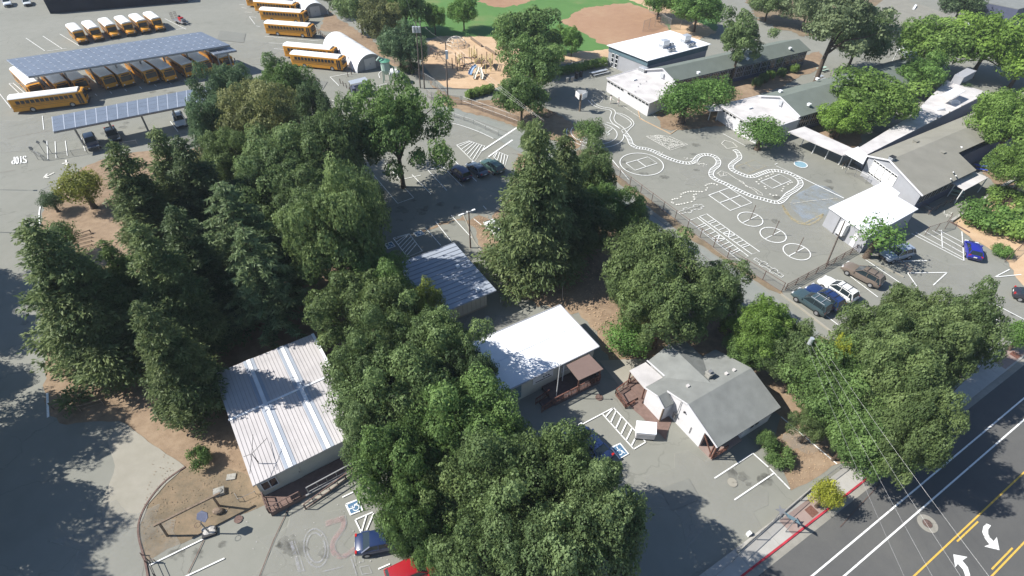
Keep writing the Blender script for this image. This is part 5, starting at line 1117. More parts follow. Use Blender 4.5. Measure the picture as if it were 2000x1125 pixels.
def pole(label, base, top_px, h, r=.15, m='pole', name='utility_pole', arms=()):
    p = V(*base); q = V(*top_px, h); t = empty(name, p, label=label, cat='pole'); part('pole', MB().tube([p, q], [r, r*.65], 9), m, t); return t, p, q
t, p, q = pole('tall utility pole with white box in front of the playground', (875, 203), (870, 80), 12.3); part('cabinet', MB().box(q.x+.1-.0, q.y-.25, 9.2, .45, .4, 1.5), 'whitemetal', t); part('crossarm', MB().bar(q-Vector((1.0, .4, .3)), q+Vector((1.0, .4, -.3)), .12), 'pole', t)
PT = q
t, p, q2 = pole('tall utility pole with pale transformers, right one of the close pair', (829, 173), (820, 40), 13.2); part('crossarm', MB().bar(q2-Vector((1.2, 0, 1.2)), q2+Vector((1.2, 0, -1.2)), .12), 'pole', t)
t, p, q3 = pole('tall utility pole, left one of the close pair', (821, 172), (812, 42), 13.0)
for k in range(3): c = q3+Vector((-.5+k*.55, -.35, -1.9)); part('transformer', MB().tube([c, c+Z1V*1.1], .26, 10), 'alu', t)
t, p, q4 = pole('leaning dark wooden pole at the edge of the playground', (1614, 517), (1650, 432), 7.4, .12)
t, p, q5 = pole('utility pole hidden among trees with pale insulator cap', (1590, 690), (1586, 662), 9.0, .14); part('transformer', MB().tube([q5-Z1V*.7, q5+Z1V*.1], .2, 10), 'alu', t)
t, p, q6 = pole('utility pole with pale cap behind the big redwood', (1053, 292), (1055, 243), 6.0, .13); part('cap', MB().ell(q6, .3), 'whitemetal', t)
t, p, q7 = pole('thin pole behind the white roofed hut', (1098, 588), (1099, 558), 2.5, .05, 'galv')
def wire(a, b, sag=.5, label='thin pale overhead wire', n=12, grp='overhead wires', r=.007):
    P = [Vector(a).lerp(Vector(b), k/n)-Z1V*sag*4*(k/n)*(1-k/n) for k in range(n+1)]
    tag(MB().tube(P, r, 4).build('overhead_wire', M['galv']), label, 'wire', grp)
for k in range(4):
    wire(q5+Vector((k*.4-.6, k*.2, -.2)), V(1795+k*62, 1190, 8.6), .3, 'thin pale overhead wire crossing the street at the lower right', grp='overhead wires across the street')
for k in range(3): wire(PT+Vector((k*.9-.9, .3*k-.3, -.1)), q6+Vector((k*.9-1.2, 1-k*.2, 1.2-k*.4)), .4, 'thin pale overhead wire between the playground pole and the redwood', grp='overhead wires over the lane')
wire(q2+Vector((.9, 0, -1.2)), PT+Vector((.9, .3, -.3)), .5, 'thin pale overhead wire from the pole pair to the next pole', grp='overhead wires by the playground')
wire(q2+Vector((-.9, 0, -1.2)), V(770, -80, 13), .5, 'thin pale overhead wire running off above the trees at the top', grp='overhead wires at the top')
# lamp post
t = empty('street_lamp', V(919, 484), label='brown lamp post with three white lamp arms over the middle lot', cat='lamp post'); p = V(919, 484); q = at_z(p, 6.0)
part('pole', MB().tube([p, q], [.11, .08], 8), 'rust', t)
for px in ((896, 421), (928, 409), (912, 414)): e = V(*px, 6.1); d = (e-q); h_ = part('lamp_arm', MB().tube([q, q+d*.5], .035, 6), 'whitemetal', t); part('lamp_head', MB().bar(q+d*.5, q+d*1.0, .26, .12), 'whitemetal', h_)
# four sided basketball post
p = V(1132, 217); t = empty('basketball_post', p, label='wooden post with three white basketball backboards on the playground', cat='basketball hoop')
part('pole', MB().tube([p, p+Z1V*3.3], .17, 8), 'wood', t)
for k, a in enumerate((200, 320, 80)):
    d = Vector((math.cos(R_(a)), math.sin(R_(a)), 0)); s = Vector((-d.y, d.x, 0)); c = p+d*.75
    bb = part('backboard', MB().slab(*quadbox(c-s*.85, c+s*.85, 2.75, 3.85, .06, d)), 'whitemetal', t)
    part('rim', MB().tube([c+d*.35+Vector((math.cos(x)*.23, math.sin(x)*.23, 3.0)) for x in np.linspace(0, 6.28, 12)], .02, 4), 'rust', bb)
    part('bracket', MB().bar(p+Z1V*3.2, c+Z1V*3.2, .08), 'galv', t)
for k, c in enumerate(TET):
    p = V(*c); t = empty('tetherball_pole', p, label=['farthest of the three tetherball poles in painted circles', 'middle one of the three tetherball poles in painted circles', 'nearest of the three tetherball poles in painted circles'][k], cat='tetherball pole')
    part('pole', MB().tube([p, p+Vector((.05, 0, 2.55))], .045, 6), 'rust', t)
# portable hoop bottom left
p = V(410, 1042); t = empty('portable_basketball_hoop', p, label='portable basketball hoop with dark blue fan shaped board, weighted by pale sandbags', cat='basketball hoop')
part('base', MB().box(p.x, p.y, 0.004, 1.1, .7, .25, .4), 'black', t); top = V(393, 1017, 2.4)
part('pole', MB().tube([p+Z1V*.2, Vector((p.x-.05, p.y, 2.0)), top], .06, 8), 'galv', t)
d = Vector((-.3, -.95, 0)).normalized(); s = Vector((-d.y, d.x, 0)); c = top
bb = part('backboard', MB().loft([[c-s*.42+Z1V*.0, c+s*.42, c+s*.54+Z1V*.28-d*.34, c+s*.3+Z1V*.4-d*.62, c-s*.3+Z1V*.4-d*.62, c-s*.54+Z1V*.28-d*.34], [x+d*.05+Z1V*.05 for x in (c-s*.42+Z1V*.0, c+s*.42, c+s*.54+Z1V*.28-d*.34, c+s*.3+Z1V*.4-d*.62, c-s*.3+Z1V*.4-d*.62, c-s*.54+Z1V*.28-d*.34)]]), 'wallblue', t)
part('rim', MB().tube([c+d*.4+Vector((math.cos(x)*.24, math.sin(x)*.24, .05)) for x in np.linspace(0, 6.28, 12)], .02, 4), 'rust', bb)
for k, px in enumerate([(403, 1036), (414, 1033), (405, 1043), (416, 1040)]): b_ = V(*px); tag(MB().ell((b_.x, b_.y, .16), (.38, .26, .16), 10, 6).build('sandbag', M['sand'], smooth=True), 'pale sandbag on the base of the portable basketball hoop', 'sandbag', 'sandbags at the portable hoop')
# hitching beam on the island
a, b = V(311, 1022, 2.3), V(415.5, 970, 2.3); t = empty('banner_frame', V(327.5, 1047), label='long wooden beam on two posts standing on the dry grass island', cat='wooden frame')
part('beam', MB().bar(a-(b-a)*.10, b+(b-a)*.14, .16, .16), 'wood', t)
for p_, q_ in ((V(327.5, 1047), a), (V(428, 988), b)): part('post', MB().tube([p_, q_], .1, 7), 'wood', t)
p = V(429, 962); tag(MB().box(p.x, p.y, 0, .9, .7, .35, .4).ell((p.x, p.y, .35), (.4, .3, .15)).build('boulder', M['stone']), 'pale rough stone at the upper end of the wooden beam', 'boulder')
p = V(427, 1000); tag(MB().ell((p.x, p.y, .22), (.5, .35, .28), 9, 6).build('boulder', M['wood']), 'dark grey boulder at the foot of the wooden beam post', 'boulder')
p = V(452, 932); tag(MB().box(p.x, p.y, 0, .8, .6, .12, .2).build('paving_slab', M['stone']), 'loose pale slab on the earth left of the ribbed roof hut', 'paving slab')
fence('small rail on a concrete pad by the hut corner', [(462, 970), (468, 980), (500, 965)], .5, 3, 'galv', None, (1.0,), .03, 'handrail')
# signs by the street
p = V(1551, 1018, 2.2); t = empty('street_sign', at_z(p, 0), label='dark teal sign board on a post over the pavement', cat='sign'); s = V(1562, 1022, 2.2)-V(1541, 1010, 2.2); s.normalize()
part('pole', MB().tube([at_z(p, 0), p+Z1V*.3], .04, 6), 'galv', t); part('sign_board', MB().loft([[p-s*.55+Vector((-.25, .35, .25)), p+s*.55+Vector((-.25, .35, .25)), p+s*.55, p-s*.55], [p-s*.55+Vector((-.25, .35, .29)), p+s*.55+Vector((-.25, .35, .29)), p+s*.55+Z1V*.04, p-s*.55+Z1V*.04]]), 'teal', t)
p = V(1526, 998, 2.4); t = empty('lawn_sign', at_z(p, 0), label='pale grey star shaped ornament on a post at the lot fence', cat='sign'); part('pole', MB().tube([at_z(p, 0), p], .04, 6), 'galv', t)
S_ = []
for k in range(10): r = (.5 if k % 2 == 0 else .2); S_.append((r*math.cos(R_(36*k+20)), r*math.sin(R_(36*k+20))))
part('star', MB().prism([(p.x+x, p.y+y) for x, y in S_], p.z, p.z+.06), 'galv', t)
p = V(1461, 1045); tag(MB().box(p.x, p.y, 0, .3, .3, .5, .5).build('utility_box', M['whitemetal']), 'tiny white box on the front lot edge by the fence', 'utility box')
for px, l in (((75, 312), 'small round sign at the left end of the bus yard fence'), ((88, 300), 'left one of the pair of small dark signs in the bus yard fence'), ((101, 299), 'right one of the pair of small dark signs in the bus yard fence')):
    p = V(*px); t = empty('road_sign', p, label=l, cat='sign'); part('pole', MB().tube([p, p+Z1V*2.0], .04, 6), 'galv', t); part('sign_plate', MB().tube([p+Vector((0, -.05, 2.1)), p+Vector((0, .0, 2.1))], .35, 10 if 'round' in l else 4), 'galv', t)
for k, px in enumerate([(17, 371), (3, 454)]):
    p = V(*px); q = p+Z1V*4; t = empty('street_lamp', p, label=['lamp head on a pole at the left edge beside the garden bed', 'lamp on a pole at the left edge, cut off by the photo'][k], cat='lamp post'); part('pole', MB().tube([p+Vector((-1.5, 0, 0)), q+Vector((-1.5, 0, 0)), q], .05, 6), 'galv', t); part('lamp_head', MB().box(q.x, q.y, q.z-.1, .5, .3, .12), 'black', t)
# fuel shed, tank and green machine
q = [(680, 158), (713, 150), (720, 157), (685, 165)]; z = 2.7; P = [V(*c, z) for c in q]; cen = sum(P, Vector())/4
t = empty('fuel_shed', at_z(cen, 0), label='small fuel shed with pale flat roof behind rusty bollards', cat='shed'); part('roof', MB().prism(P, z-.12, z), 'alu', t)
I = [p.lerp(cen, .1) for p in P]; part('tank', MB().prism(I, 0.2, 1.7), 'wallblue', t); posts(t, [p.lerp(cen, .06) for p in P], z-.12, .06, 'galv')
part('pump', MB().box(*at_z(I[3].lerp(I[2], .3), 0), .6, .6, 1.9, .5), 'galv', t); part('hose_reel', MB().tube([at_z(I[2], 1.2), at_z(I[2], 1.2)+Vector((.3, 0, 0))], .3), 'black', t)
p = V(757, 160); t = empty('dust_collector', p, label='tall pale green machine tower with ladder beside the quonset hut', cat='machine')
for dx in (-.7, .7):
    for dy in (-.6, .6): part('leg', MB().bar(p+Vector((dx, dy, 0)), p+Vector((dx*.8, dy*.8, 3.0)), .12), 'green', t)
part('hopper', MB().tube([p+Z1V*1.6, p+Z1V*2.6, p+Z1V*4.4], [.3, .95, .95], 12), 'bench_g', t); part('cap', MB().tube([p+Z1V*4.4, p+Z1V*4.8], [1.15, .4], 12), 'green', t)
part('duct', MB().tube([p+Vector((.2, 0, 4.7)), p+Vector((-.9, -.5, 5.3)), p+Vector((-1.5, -.6, 4.6))], .18, 8), 'bench_g', t); part('duct', MB().tube([p+Vector((.9, 0, 3.6)), p+Vector((1.6, .2, 3.0)), p+Vector((1.7, .2, .4))], .15, 8), 'green', t)
p = V(772, 151); t = empty('storage_tank', p, label='white round tank beside the pale green machine tower', cat='tank'); part('tank', MB().tube([p+Vector((-1.1, 0, 1.0)), p+Vector((-.8, 0, 1.0)), p+Vector((.8, 0, 1.0)), p+Vector((1.1, 0, 1.0))], [.45, .8, .8, .45], 14), 'whiteroof', t, smooth=True)
for dx in (-.6, .6): part('saddle', MB().box(p.x+dx, p.y, 0, .15, 1.2, .4), 'galv', t)
# tables
def table(label, c, ang, L=2.4, top='alu', name='picnic_table', cat='picnic table', W=.75):
    t = empty(name, c, label=label, cat=cat); u = Vector((math.cos(ang), math.sin(ang), 0)); v = Vector((-u.y, u.x, 0))
    part('table_top', MB().box(c.x, c.y, .70, L, W, .05, ang), top, t)
    for s in (-1, 1): q = c+v*s*(W/2+.42); part('bench', MB().box(q.x, q.y, .42, L, .28, .05, ang), top, t)
    for s in (-1, 1):
        g2 = MB(); e = c+u*s*L*.36; g2.bar(e-v*(W/2+.4)+Z1V*.4, e+v*(W/2+.4)+Z1V*.4, .06); g2.bar(e-v*.45, e+v*.15+Z1V*.7, .06); g2.bar(e+v*.45, e-v*.15+Z1V*.7, .06); part('leg', g2, 'galv', t)
ga = R_(31)
table('long grey metal picnic table by the box hedge', V(1170, 145), ga, 4.2)
for k, px in enumerate([(1913, 331), (1925, 325), (1938, 319)]): table(['left', 'middle', 'right'][k]+' one of the three blue picnic tables beside the tan roofed wing', V(*px), ga-.9, 1.8, 'bench_b', W=.6)
table('pale green picnic table under the patio canopy edge', V(1866, 381), -.5, 1.8, 'bench_g')
table('pale green picnic table between the two far school wings', V(1605, 138), ga, 2.0, 'bench_g')
table('pale bench table near the far school wing end', V(1600, 155), ga, 1.6, 'alu')
for px, l in (((1134, 150), 'dark bin under the tree by the box hedge'), ((1126, 153), 'grey bin left of the dark bin by the box hedge')):
    p = V(*px); t = empty('litter_bin', p, label=l, cat='litter bin'); part('body', MB().tube([p, p+Z1V*1.1], [.35, .4], 10), 'black' if 'dark' in l else 'galv', t); part('lid', MB().ell((p.x, p.y, 1.1), (.42, .42, .2), 10, 5), 'black', t)
for k, px in enumerate([(1118, 158), (1108, 160)]): p = V(*px); t = empty('barrel', p, label=['right one of two grey barrels in tree shade near the box hedge', 'left one of two grey barrels in tree shade near the box hedge'][k], cat='barrel'); part('body', MB().tube([p, p+Z1V*.9], .33, 12), 'galv', t)
for px, l, sz in (((1063, 222), 'square brown planter box under the maple by the lane', 1.6), ((1166, 299), 'wooden planter frame at the playground fence under the round tree', 1.4)):
    p = V(*px); b = MB(); c_ = R_(-36)
    u = Vector((math.cos(c_), math.sin(c_), 0))*sz; v = Vector((-u.y, u.x, 0))*.7
    Q = [p-u-v, p+u-v, p+u+v, p-u+v]
    for i in range(4): b.bar(Q[i]+Z1V*.18, Q[(i+1) % 4]+Z1V*.18, .16, .36)
    tag(b.build('planter_box', M['wood']), l, 'planter box')
p = V(978, 590); tag(MB().box(p.x, p.y, 0, .1, .1, .8).build('marker_stake', M['whitemetal']), 'short white stake by the blue grey roofed hut', 'stake')
# pool of small things: orange flagstone seen through foreground trees
tag(MB().prism(wpts([(790, 790), (812, 786), (825, 822), (800, 828)]), .0, .12).build('flagstone', M['terra']), 'orange stone slab glimpsed between the foreground trees', 'stone slab')
# playground equipment
p = V(891, 89); t = empty('climbing_dome', p, label='round rope climbing dome on the orange bark', cat='climbing dome'); b = MB(); Rd = 2.6
for k in range(10): a = 2*math.pi*k/10; b.tube([p+Vector((Rd*math.cos(a)*math.cos(e), Rd*math.sin(a)*math.cos(e), 2.0*math.sin(e))) for e in np.linspace(0, 1.57, 6)], .05, 5)
part('meridian_bars', b, 'galv', t); b = MB()
for e in (.35, .75, 1.15): b.tube([p+Vector((Rd*math.cos(e)*math.cos(a), Rd*math.cos(e)*math.sin(a), 2.0*math.sin(e))) for a in np.linspace(0, 6.283, 17)], .05, 5)
part('ring_bars', b, 'slide', t)
ZP = lambda x, y: (820+x*.10664, 60+y*.10664)
p = V(*ZP(900, 640)); t = empty('playground_structure', p, label='large yellow and brown play structure with towers and bridges on orange bark', cat='play structure')
PP = [(600, 700, 2.4), (690, 730, 3.0), (730, 650, 2.8), (780, 600, 2.4), (815, 610, 2.2), (910, 520, 2.6), (950, 580, 3.2), (1000, 500, 2.8), (1050, 580, 3.0), (1010, 600, 2.2), (1140, 640, 2.6), (1230, 640, 3.0), (1300, 740, 2.6), (1330, 620, 2.6), (1210, 780, 2.0), (1030, 700, 2.0), (1130, 700, 2.2), (660, 600, 2.4)]
for x, y, h in PP: q = V(*ZP(x, y)); part('post', MB().tube([q, q+Z1V*h], .09, 7), 'playy' if (x//10) % 3 else 'playb', t)
for q4_ in ([(690, 730), (730, 650), (780, 600), (700, 620)], [(950, 580), (1000, 500), (1050, 580), (1010, 610)], [(1030, 700), (1130, 700), (1200, 640), (1100, 610)], [(1230, 640), (1300, 740), (1340, 620), (1270, 600)]):
    P = wpts([ZP(*c) for c in q4_]); part('platform', MB().prism(P, 1.1, 1.2), 'playb', t)
    b = MB(); [b.bar(P[i]+Z1V*2.0, P[(i+1) % 4]+Z1V*2.0, .07) for i in range(4)]; [b.bar(P[i]+Z1V*1.6, P[(i+1) % 4]+Z1V*1.6, .07) for i in range(4)]; part('rail', b, 'playy', t)
part('bridge', MB().bar(V(*ZP(800, 600))+Z1V*1.3, V(*ZP(950, 580))+Z1V*1.0, .7, .08), 'playb', t)
part('ring_bench', MB().tube([V(*ZP(860, 690))+Vector((math.cos(a)*1.5, math.sin(a)*1.1, .4)) for a in np.linspace(0, 5.2, 14)], .1, 6), 'playb', t)
def slide_(pts, m, w_=.55, label=''):
    P = [V(*ZP(x, y), z) for x, y, z in pts]; b = MB(); rings = []
    for i, q in enumerate(P):
        d = P[min(i+1, len(P)-1)]-P[max(i-1, 0)]; d.z = 0; d.normalize(); s = Vector((-d.y, d.x, 0))*w_/2
        rings.append([q-s+Z1V*.28, q-s*.8, q+s*.8, q+s+Z1V*.28, q+s*1.15+Z1V*.26, q+s*.9-Z1V*.08, q-s*.9-Z1V*.08, q-s*1.15+Z1V*.26])
    b.loft(rings); part('slide', b, m, t)
slide_([(1065, 670, 1.4), (1060, 720, 1.1), (1040, 770, .7), (1010, 830, .35), (1000, 880, .25)], 'slide')
slide_([(1110, 670, 1.4), (1110, 730, 1.1), (1130, 790, .7), (1145, 840, .35), (1130, 885, .25)], 'slide')
slide_([(1040, 640, 1.4), (980, 680, 1.1), (940, 740, .6), (920, 800, .25)], 'slideb', .8)
a, b_ = V(*ZP(180, 470)), V(*ZP(440, 560)); t = empty('swing_set', a, label='thin dark metal swing frame on the orange bark', cat='swing set')
for k, (p_, q_) in enumerate(((a, V(*ZP(200, 300), 2.3)), (V(*ZP(270, 490)), V(*ZP(200, 300), 2.3)), (V(*ZP(310, 520)), V(*ZP(330, 400), 2.3)), (b_, V(*ZP(330, 400), 2.3)))): part('leg', MB().tube([p_, q_], .05, 6), 'rust', t)
part('beam', MB().tube([V(*ZP(200, 300), 2.3), V(*ZP(330, 400), 2.3)], .06, 6), 'rust', t)
for f in (.3, .7): s = V(*ZP(200, 300), 2.3).lerp(V(*ZP(330, 400), 2.3), f); part('swing_seat', MB().box(s.x, s.y, .5, .5, .2, .05, .5), 'black', t); part('chain', MB().tube([s, at_z(s, .5)], .02, 4), 'galv', t)
a, b_ = V(920, 77), V(941, 92); tag(MB().bar(a+Z1V*.3, b_+Z1V*.3, .35, .5).build('timber_edging', M['wood']), 'upper dark timber log on the playground bark', 'log')
a, b_ = V(948, 95), V(968, 108); tag(MB().bar(a+Z1V*.3, b_+Z1V*.3, .35, .5).build('timber_edging', M['wood']), 'lower dark timber log on the playground bark', 'log')

# ------------------------------------------------------------------ people
def person(label, base, face, top, bottom, h=1.7, lean=0.0):
    p = V(*base); t = empty('person', p, label=label, cat='person')
    # x forward, y left
    Vb = [(0, 0, .95), (0, 0, 1.15), (0, 0, 1.4), (0, 0, 1.5), (.02, 0, 1.58), (.03, 0, 1.70), (0, .18, 1.42), (.02, .24, 1.15), (.14, .22, .92), (.17, .21, .84), (0, -.18, 1.42), (.0, -.25, 1.15), (.10, -.24, .92), (.13, -.24, .84),
          (0, .1, .88), (.10, .11, .50), (.04, .11, .08), (.16, .12, .04), (0, -.1, .88), (-.02, -.11, .50), (-.16, -.11, .10), (-.06, -.12, .04)]
    Eb = [(0, 1), (1, 2), (2, 3), (3, 4), (4, 5), (2, 6), (6, 7), (7, 8), (8, 9), (2, 10), (10, 11), (11, 12), (12, 13), (0, 14), (14, 15), (15, 16), (16, 17), (0, 18), (18, 19), (19, 20), (20, 21)]
    Rb = [.13, .12, .13, .05, .075, .085, .055, .045, .035, .025, .055, .045, .035, .025, .085, .06, .042, .04, .085, .06, .042, .04]
    def mk(name, idx, scale_, m):
        mp = {i: k for k, i in enumerate(idx)}; V2 = [Vb[i] for i in idx]; E2 = [(mp[a], mp[b]) for a, b in Eb if a in mp and b in mp]
        mesh = bpy.data.meshes.new(name); k = h/1.75; ca, sa = math.cos(face), math.sin(face)
        mesh.from_pydata([((x*ca-y*sa)*k, (x*sa+y*ca)*k, z*k) for x, y, z in V2], E2, []); mesh.materials.append(M[m])
        ob = bpy.data.objects.new(name, mesh); C.objects.link(ob); ob.parent = t; ORG[ob.name] = p
        ob.modifiers.new('skin', 'SKIN'); s2 = ob.modifiers.new('sub', 'SUBSURF'); s2.levels = 1; s2.render_levels = 1
        import bmesh
        bm = bmesh.new(); bm.from_mesh(mesh); ly = bm.verts.layers.skin.verify(); bm.verts.ensure_lookup_table()
        for n_, i in enumerate(idx): bm.verts[n_][ly].radius = (Rb[i]*k*scale_, Rb[i]*k*scale_); bm.verts[n_][ly].use_root = (n_ == 0)
        bm.to_mesh(mesh); bm.free(); return ob
    mk('body', list(range(22)), 1.0, 'skin'); mk('shirt', [2, 1, 0, 6, 7, 10, 11], 1.22, top); mk('trousers', [0, 14, 15, 16, 18, 19, 20], 1.25, bottom)
    hh = Vector((.02, 0, 1.72))*(h/1.75); part('hair', MB().ell(p+Vector((hh.x*math.cos(face)-.02, hh.x*math.sin(face), hh.z)), (.12, .12, .11), 10, 6), 'black', t, smooth=True)
    return t
person('person in pale clothes walking on the playground beside the far wing, the left one', (1192, 202), R_(200), 'whiteroof', 'blind')
person('person in a grey top and pale trousers on the playground, the right one of two', (1207, 207), R_(200), 'galv', 'offwhite')
# ------------------------------------------------------------------ trees
def leaf_mesh(name, blobs, n, size, seed, m, elong=1.0, droop=0.0, up=0.35, shell=(.72, 1.05), bent=.5):
    """many small bent leaf clumps spread over and inside the lobes of a crown; blobs: (x, y, z, rx, ry, rz, tint)"""
    r = np.random.default_rng(seed); B = np.array(blobs)
    area = (B[:, 3]*B[:, 4]+B[:, 4]*B[:, 5]+B[:, 3]*B[:, 5]); idx = r.choice(len(B), n, p=area/area.sum())
    d = r.normal(size=(n, 3)); d[:, 2] += up; d /= np.linalg.norm(d, axis=1)[:, None]
    # wobble each lobe's surface
    w1 = 1+.18*np.sin(d[:, 0]*5+idx)+.14*np.sin(d[:, 1]*7+idx*1.7)+.12*np.sin(d[:, 2]*6+idx*.6)
    rad = (shell[0]+(shell[1]-shell[0])*r.random(n)**.6)*w1
    c = B[idx, :3]+d*B[idx, 3:6]*rad[:, None]
    nn = d+r.normal(size=(n, 3))*.45; nn /= np.linalg.norm(nn, axis=1)[:, None]
    t = np.cross(nn, r.normal(size=(n, 3))); t /= np.linalg.norm(t, axis=1)[:, None]
    if elong > 1.5:   # needles point outward and hang
        t = d*np.array([1, 1, .3])+r.normal(size=(n, 3))*.35; t[:, 2] -= droop; t /= np.linalg.norm(t, axis=1)[:, None]
        nn = np.cross(t, r.normal(size=(n, 3))); nn[:, 2] = np.abs(nn[:, 2])+.3; nn -= t*(nn*t).sum(1)[:, None]; nn /= np.linalg.norm(nn, axis=1)[:, None]
    b = np.cross(nn, t); s = size*(.45+1.15*r.random(n)**2); s1 = (s*elong**.5)[:, None]; s2 = (s/elong**.5)[:, None]
    lift = nn*(s*.18*bent)[:, None]
    v = np.empty((n, 4, 3), np.float32); v[:, 0] = c-t*s1*.5-lift; v[:, 1] = c+b*s2*.36; v[:, 2] = c+t*s1*.5-lift; v[:, 3] = c-b*s2*.36
    me = bpy.data.meshes.new(name); me.vertices.add(4*n); me.vertices.foreach_set('co', v.ravel())
    me.loops.add(4*n); me.loops.foreach_set('vertex_index', np.arange(4*n, dtype=np.int32)); me.polygons.add(n); me.polygons.foreach_set('loop_start', np.arange(0, 4*n, 4, dtype=np.int32))
    me.update(calc_edges=True); at = me.attributes.new('tint', 'FLOAT', 'POINT')
    tn = np.clip(B[idx, 6]+r.normal(size=n)*.11, 0, 1).astype(np.float32); at.data.foreach_set('value', np.repeat(tn, 4)); me.materials.append(M[m]); return me
def trunk_mesh(name, h, r0, tips, m='bark', lean=0):
    b = MB(); rr = random.Random(name); zb = h*.34
    b.tube([(0, 0, -.1), (0, 0, .25), (.05*h/8, 0, h*.2), (0, .04*h/8, zb), (0, 0, h*.62)], [r0*1.5, r0*1.08, r0*.9, r0*.8, r0*.35], 9)
    for (x, y, z) in tips: b.tube([(0, 0, zb*rr.uniform(.8, 1.2)), (x*.3, y*.3, zb+(z-zb)*.45), (x*.7, y*.7, z*.88), (x, y, z)], [r0*.55, r0*.4, r0*.22, r0*.07], 6)
    me_o = b.build(name, M[m], None, smooth=True, sharp=80, world=False); me = me_o.data; bpy.data.objects.remove(me_o); return me
# broadleaf variants, nominal radius 6, height 11
LIB = {}
def broad(key, seed, nb=46, n=30000, size=.34, flat=.62, R=6.0, h=11.0, lobe=(1.25, 2.1), m='leaf', fr=(.56, .96)):
    r = random.Random(seed); blobs = []; zc = h*.60; rz = h*.40
    for k in range(nb):
        z = 1-2*(k+.5)/nb*.86; a = k*2.39996+r.uniform(-.4, .4); q = math.sqrt(max(0, 1-z*z)); f = r.uniform(*fr)*(1+.16*math.sin(2*a+seed)+.12*math.sin(3*a+seed*2)+.06*math.sin(5*a+seed))
        rb = r.uniform(*lobe); blobs.append((math.cos(a)*q*R*f, math.sin(a)*q*R*f, zc+z*rz*f*(1 if z > 0 else .8), rb, rb, rb*flat*1.15, r.uniform(.2, .85)))
    for k in range(6): a = r.uniform(0, 6.28); blobs.append((math.cos(a)*R*.35, math.sin(a)*R*.35, zc+r.uniform(-.1, .4)*rz, 1.7, 1.7, 1.3, .3))
    tips = [(b[0]*.85, b[1]*.85, b[2]) for b in blobs[2:nb:5]]
    LIB[key] = (leaf_mesh('crown', blobs, n, size, seed, m), trunk_mesh('trunk', h, .32, tips), R, h)
for i in range(6): broad('oak%d' % i, 11+i*7, nb=44+3*(i % 3), n=56000, size=.25, lobe=(1.0, 2.0))
broad('solo', 77, nb=40, n=42000, size=.26, R=6, h=11, lobe=(.9, 1.7), fr=(.5, 1.12))
for i in range(3): broad('far%d' % i, 61+i*5, nb=30, n=22000, size=.40, lobe=(1.5, 2.4))
for i in range(2): broad('small%d' % i, 83+i*5, nb=18, n=9000, size=.19, R=2.4, h=4.8, lobe=(.6, .95))
for i in range(2): broad('sparse%d' % i, 93+i*3, nb=26, n=19000, size=.33, lobe=(.8, 1.5), R=6, h=14)
broad('young', 99, nb=15, n=1500, size=.26, R=2.4, h=5, lobe=(.4, .75))
for i in range(2):
    r = random.Random(120+i); bl = []
    for k in range(16): a = r.uniform(0, 6.28); q = math.sqrt(r.random())*1.5; bl.append((math.cos(a)*q, math.sin(a)*q, .55+.55*(1-q/1.7), .65, .65, .5, r.uniform(.2, .9)))
    LIB['shrub%d' % i] = (leaf_mesh('crown', bl, 5200, .17, 130+i, 'leaf', shell=(.3, 1.05)), trunk_mesh('trunk', .9, .07, [(b[0]*.8, b[1]*.8, b[2]) for b in bl[:6]]), 2.0, 1.6)
def conifer(key, seed, R=4.6, h=19.0, n=70000, size=.30, el=1.9, droop=.2, full=.8, nt=20, tip=.35, lob=1.0):
    r = random.Random(seed); bl = []
    for k in range(nt):
        t = (k+.4)/nt; z = h*(.10+.88*t); rr_ = R*(1-t)**.78*full*(1+.12*math.sin(k*2.3+seed))+.2; nb = max(4, int(3.4+rr_*2.0)); a0 = r.uniform(0, 6.28)
        for j in range(nb):
            a = a0+2*math.pi*j/nb+r.uniform(-.35, .35); q = rr_*r.uniform(.55, 1.2); s = (.38+.19*rr_)*lob*r.uniform(.7, 1.35)
            bl.append((math.cos(a)*q, math.sin(a)*q, z-.18*q+r.uniform(-.5, .5), s*1.3, s*1.3, s*.7, r.uniform(.15, .9)))
            if rr_ > 1.6: bl.append((math.cos(a)*q*.55, math.sin(a)*q*.55, z, s, s, s*.8, r.uniform(.1, .5)))
    bl.append((0, 0, h*.985, .28, .28, .5, .8))
    b = MB().tube([(0, 0, -.1), (0, 0, .5), (0, 0, h*.5), (0, 0, h*.97)], [.55, .4, .25, .05], 9)
    for k in range(0, len(bl)-1, 4): x, y, z = bl[k][:3]; b.tube([(0, 0, z+.1), (x*.95, y*.95, z)], [.07, .02], 5)
    o = b.build('trunk', M['bark'], None, smooth=True, world=False); me = o.data; bpy.data.objects.remove(o)
    LIB[key] = (leaf_mesh('crown', bl, n, size, seed, 'needle', elong=el, droop=droop, shell=(.35, 1.1)), me, R, h)
for i in range(3): conifer('con%d' % i, 200+i*9)
conifer('rw', 260, R=4.8, h=21, n=85000, size=.31, droop=.7, nt=24)
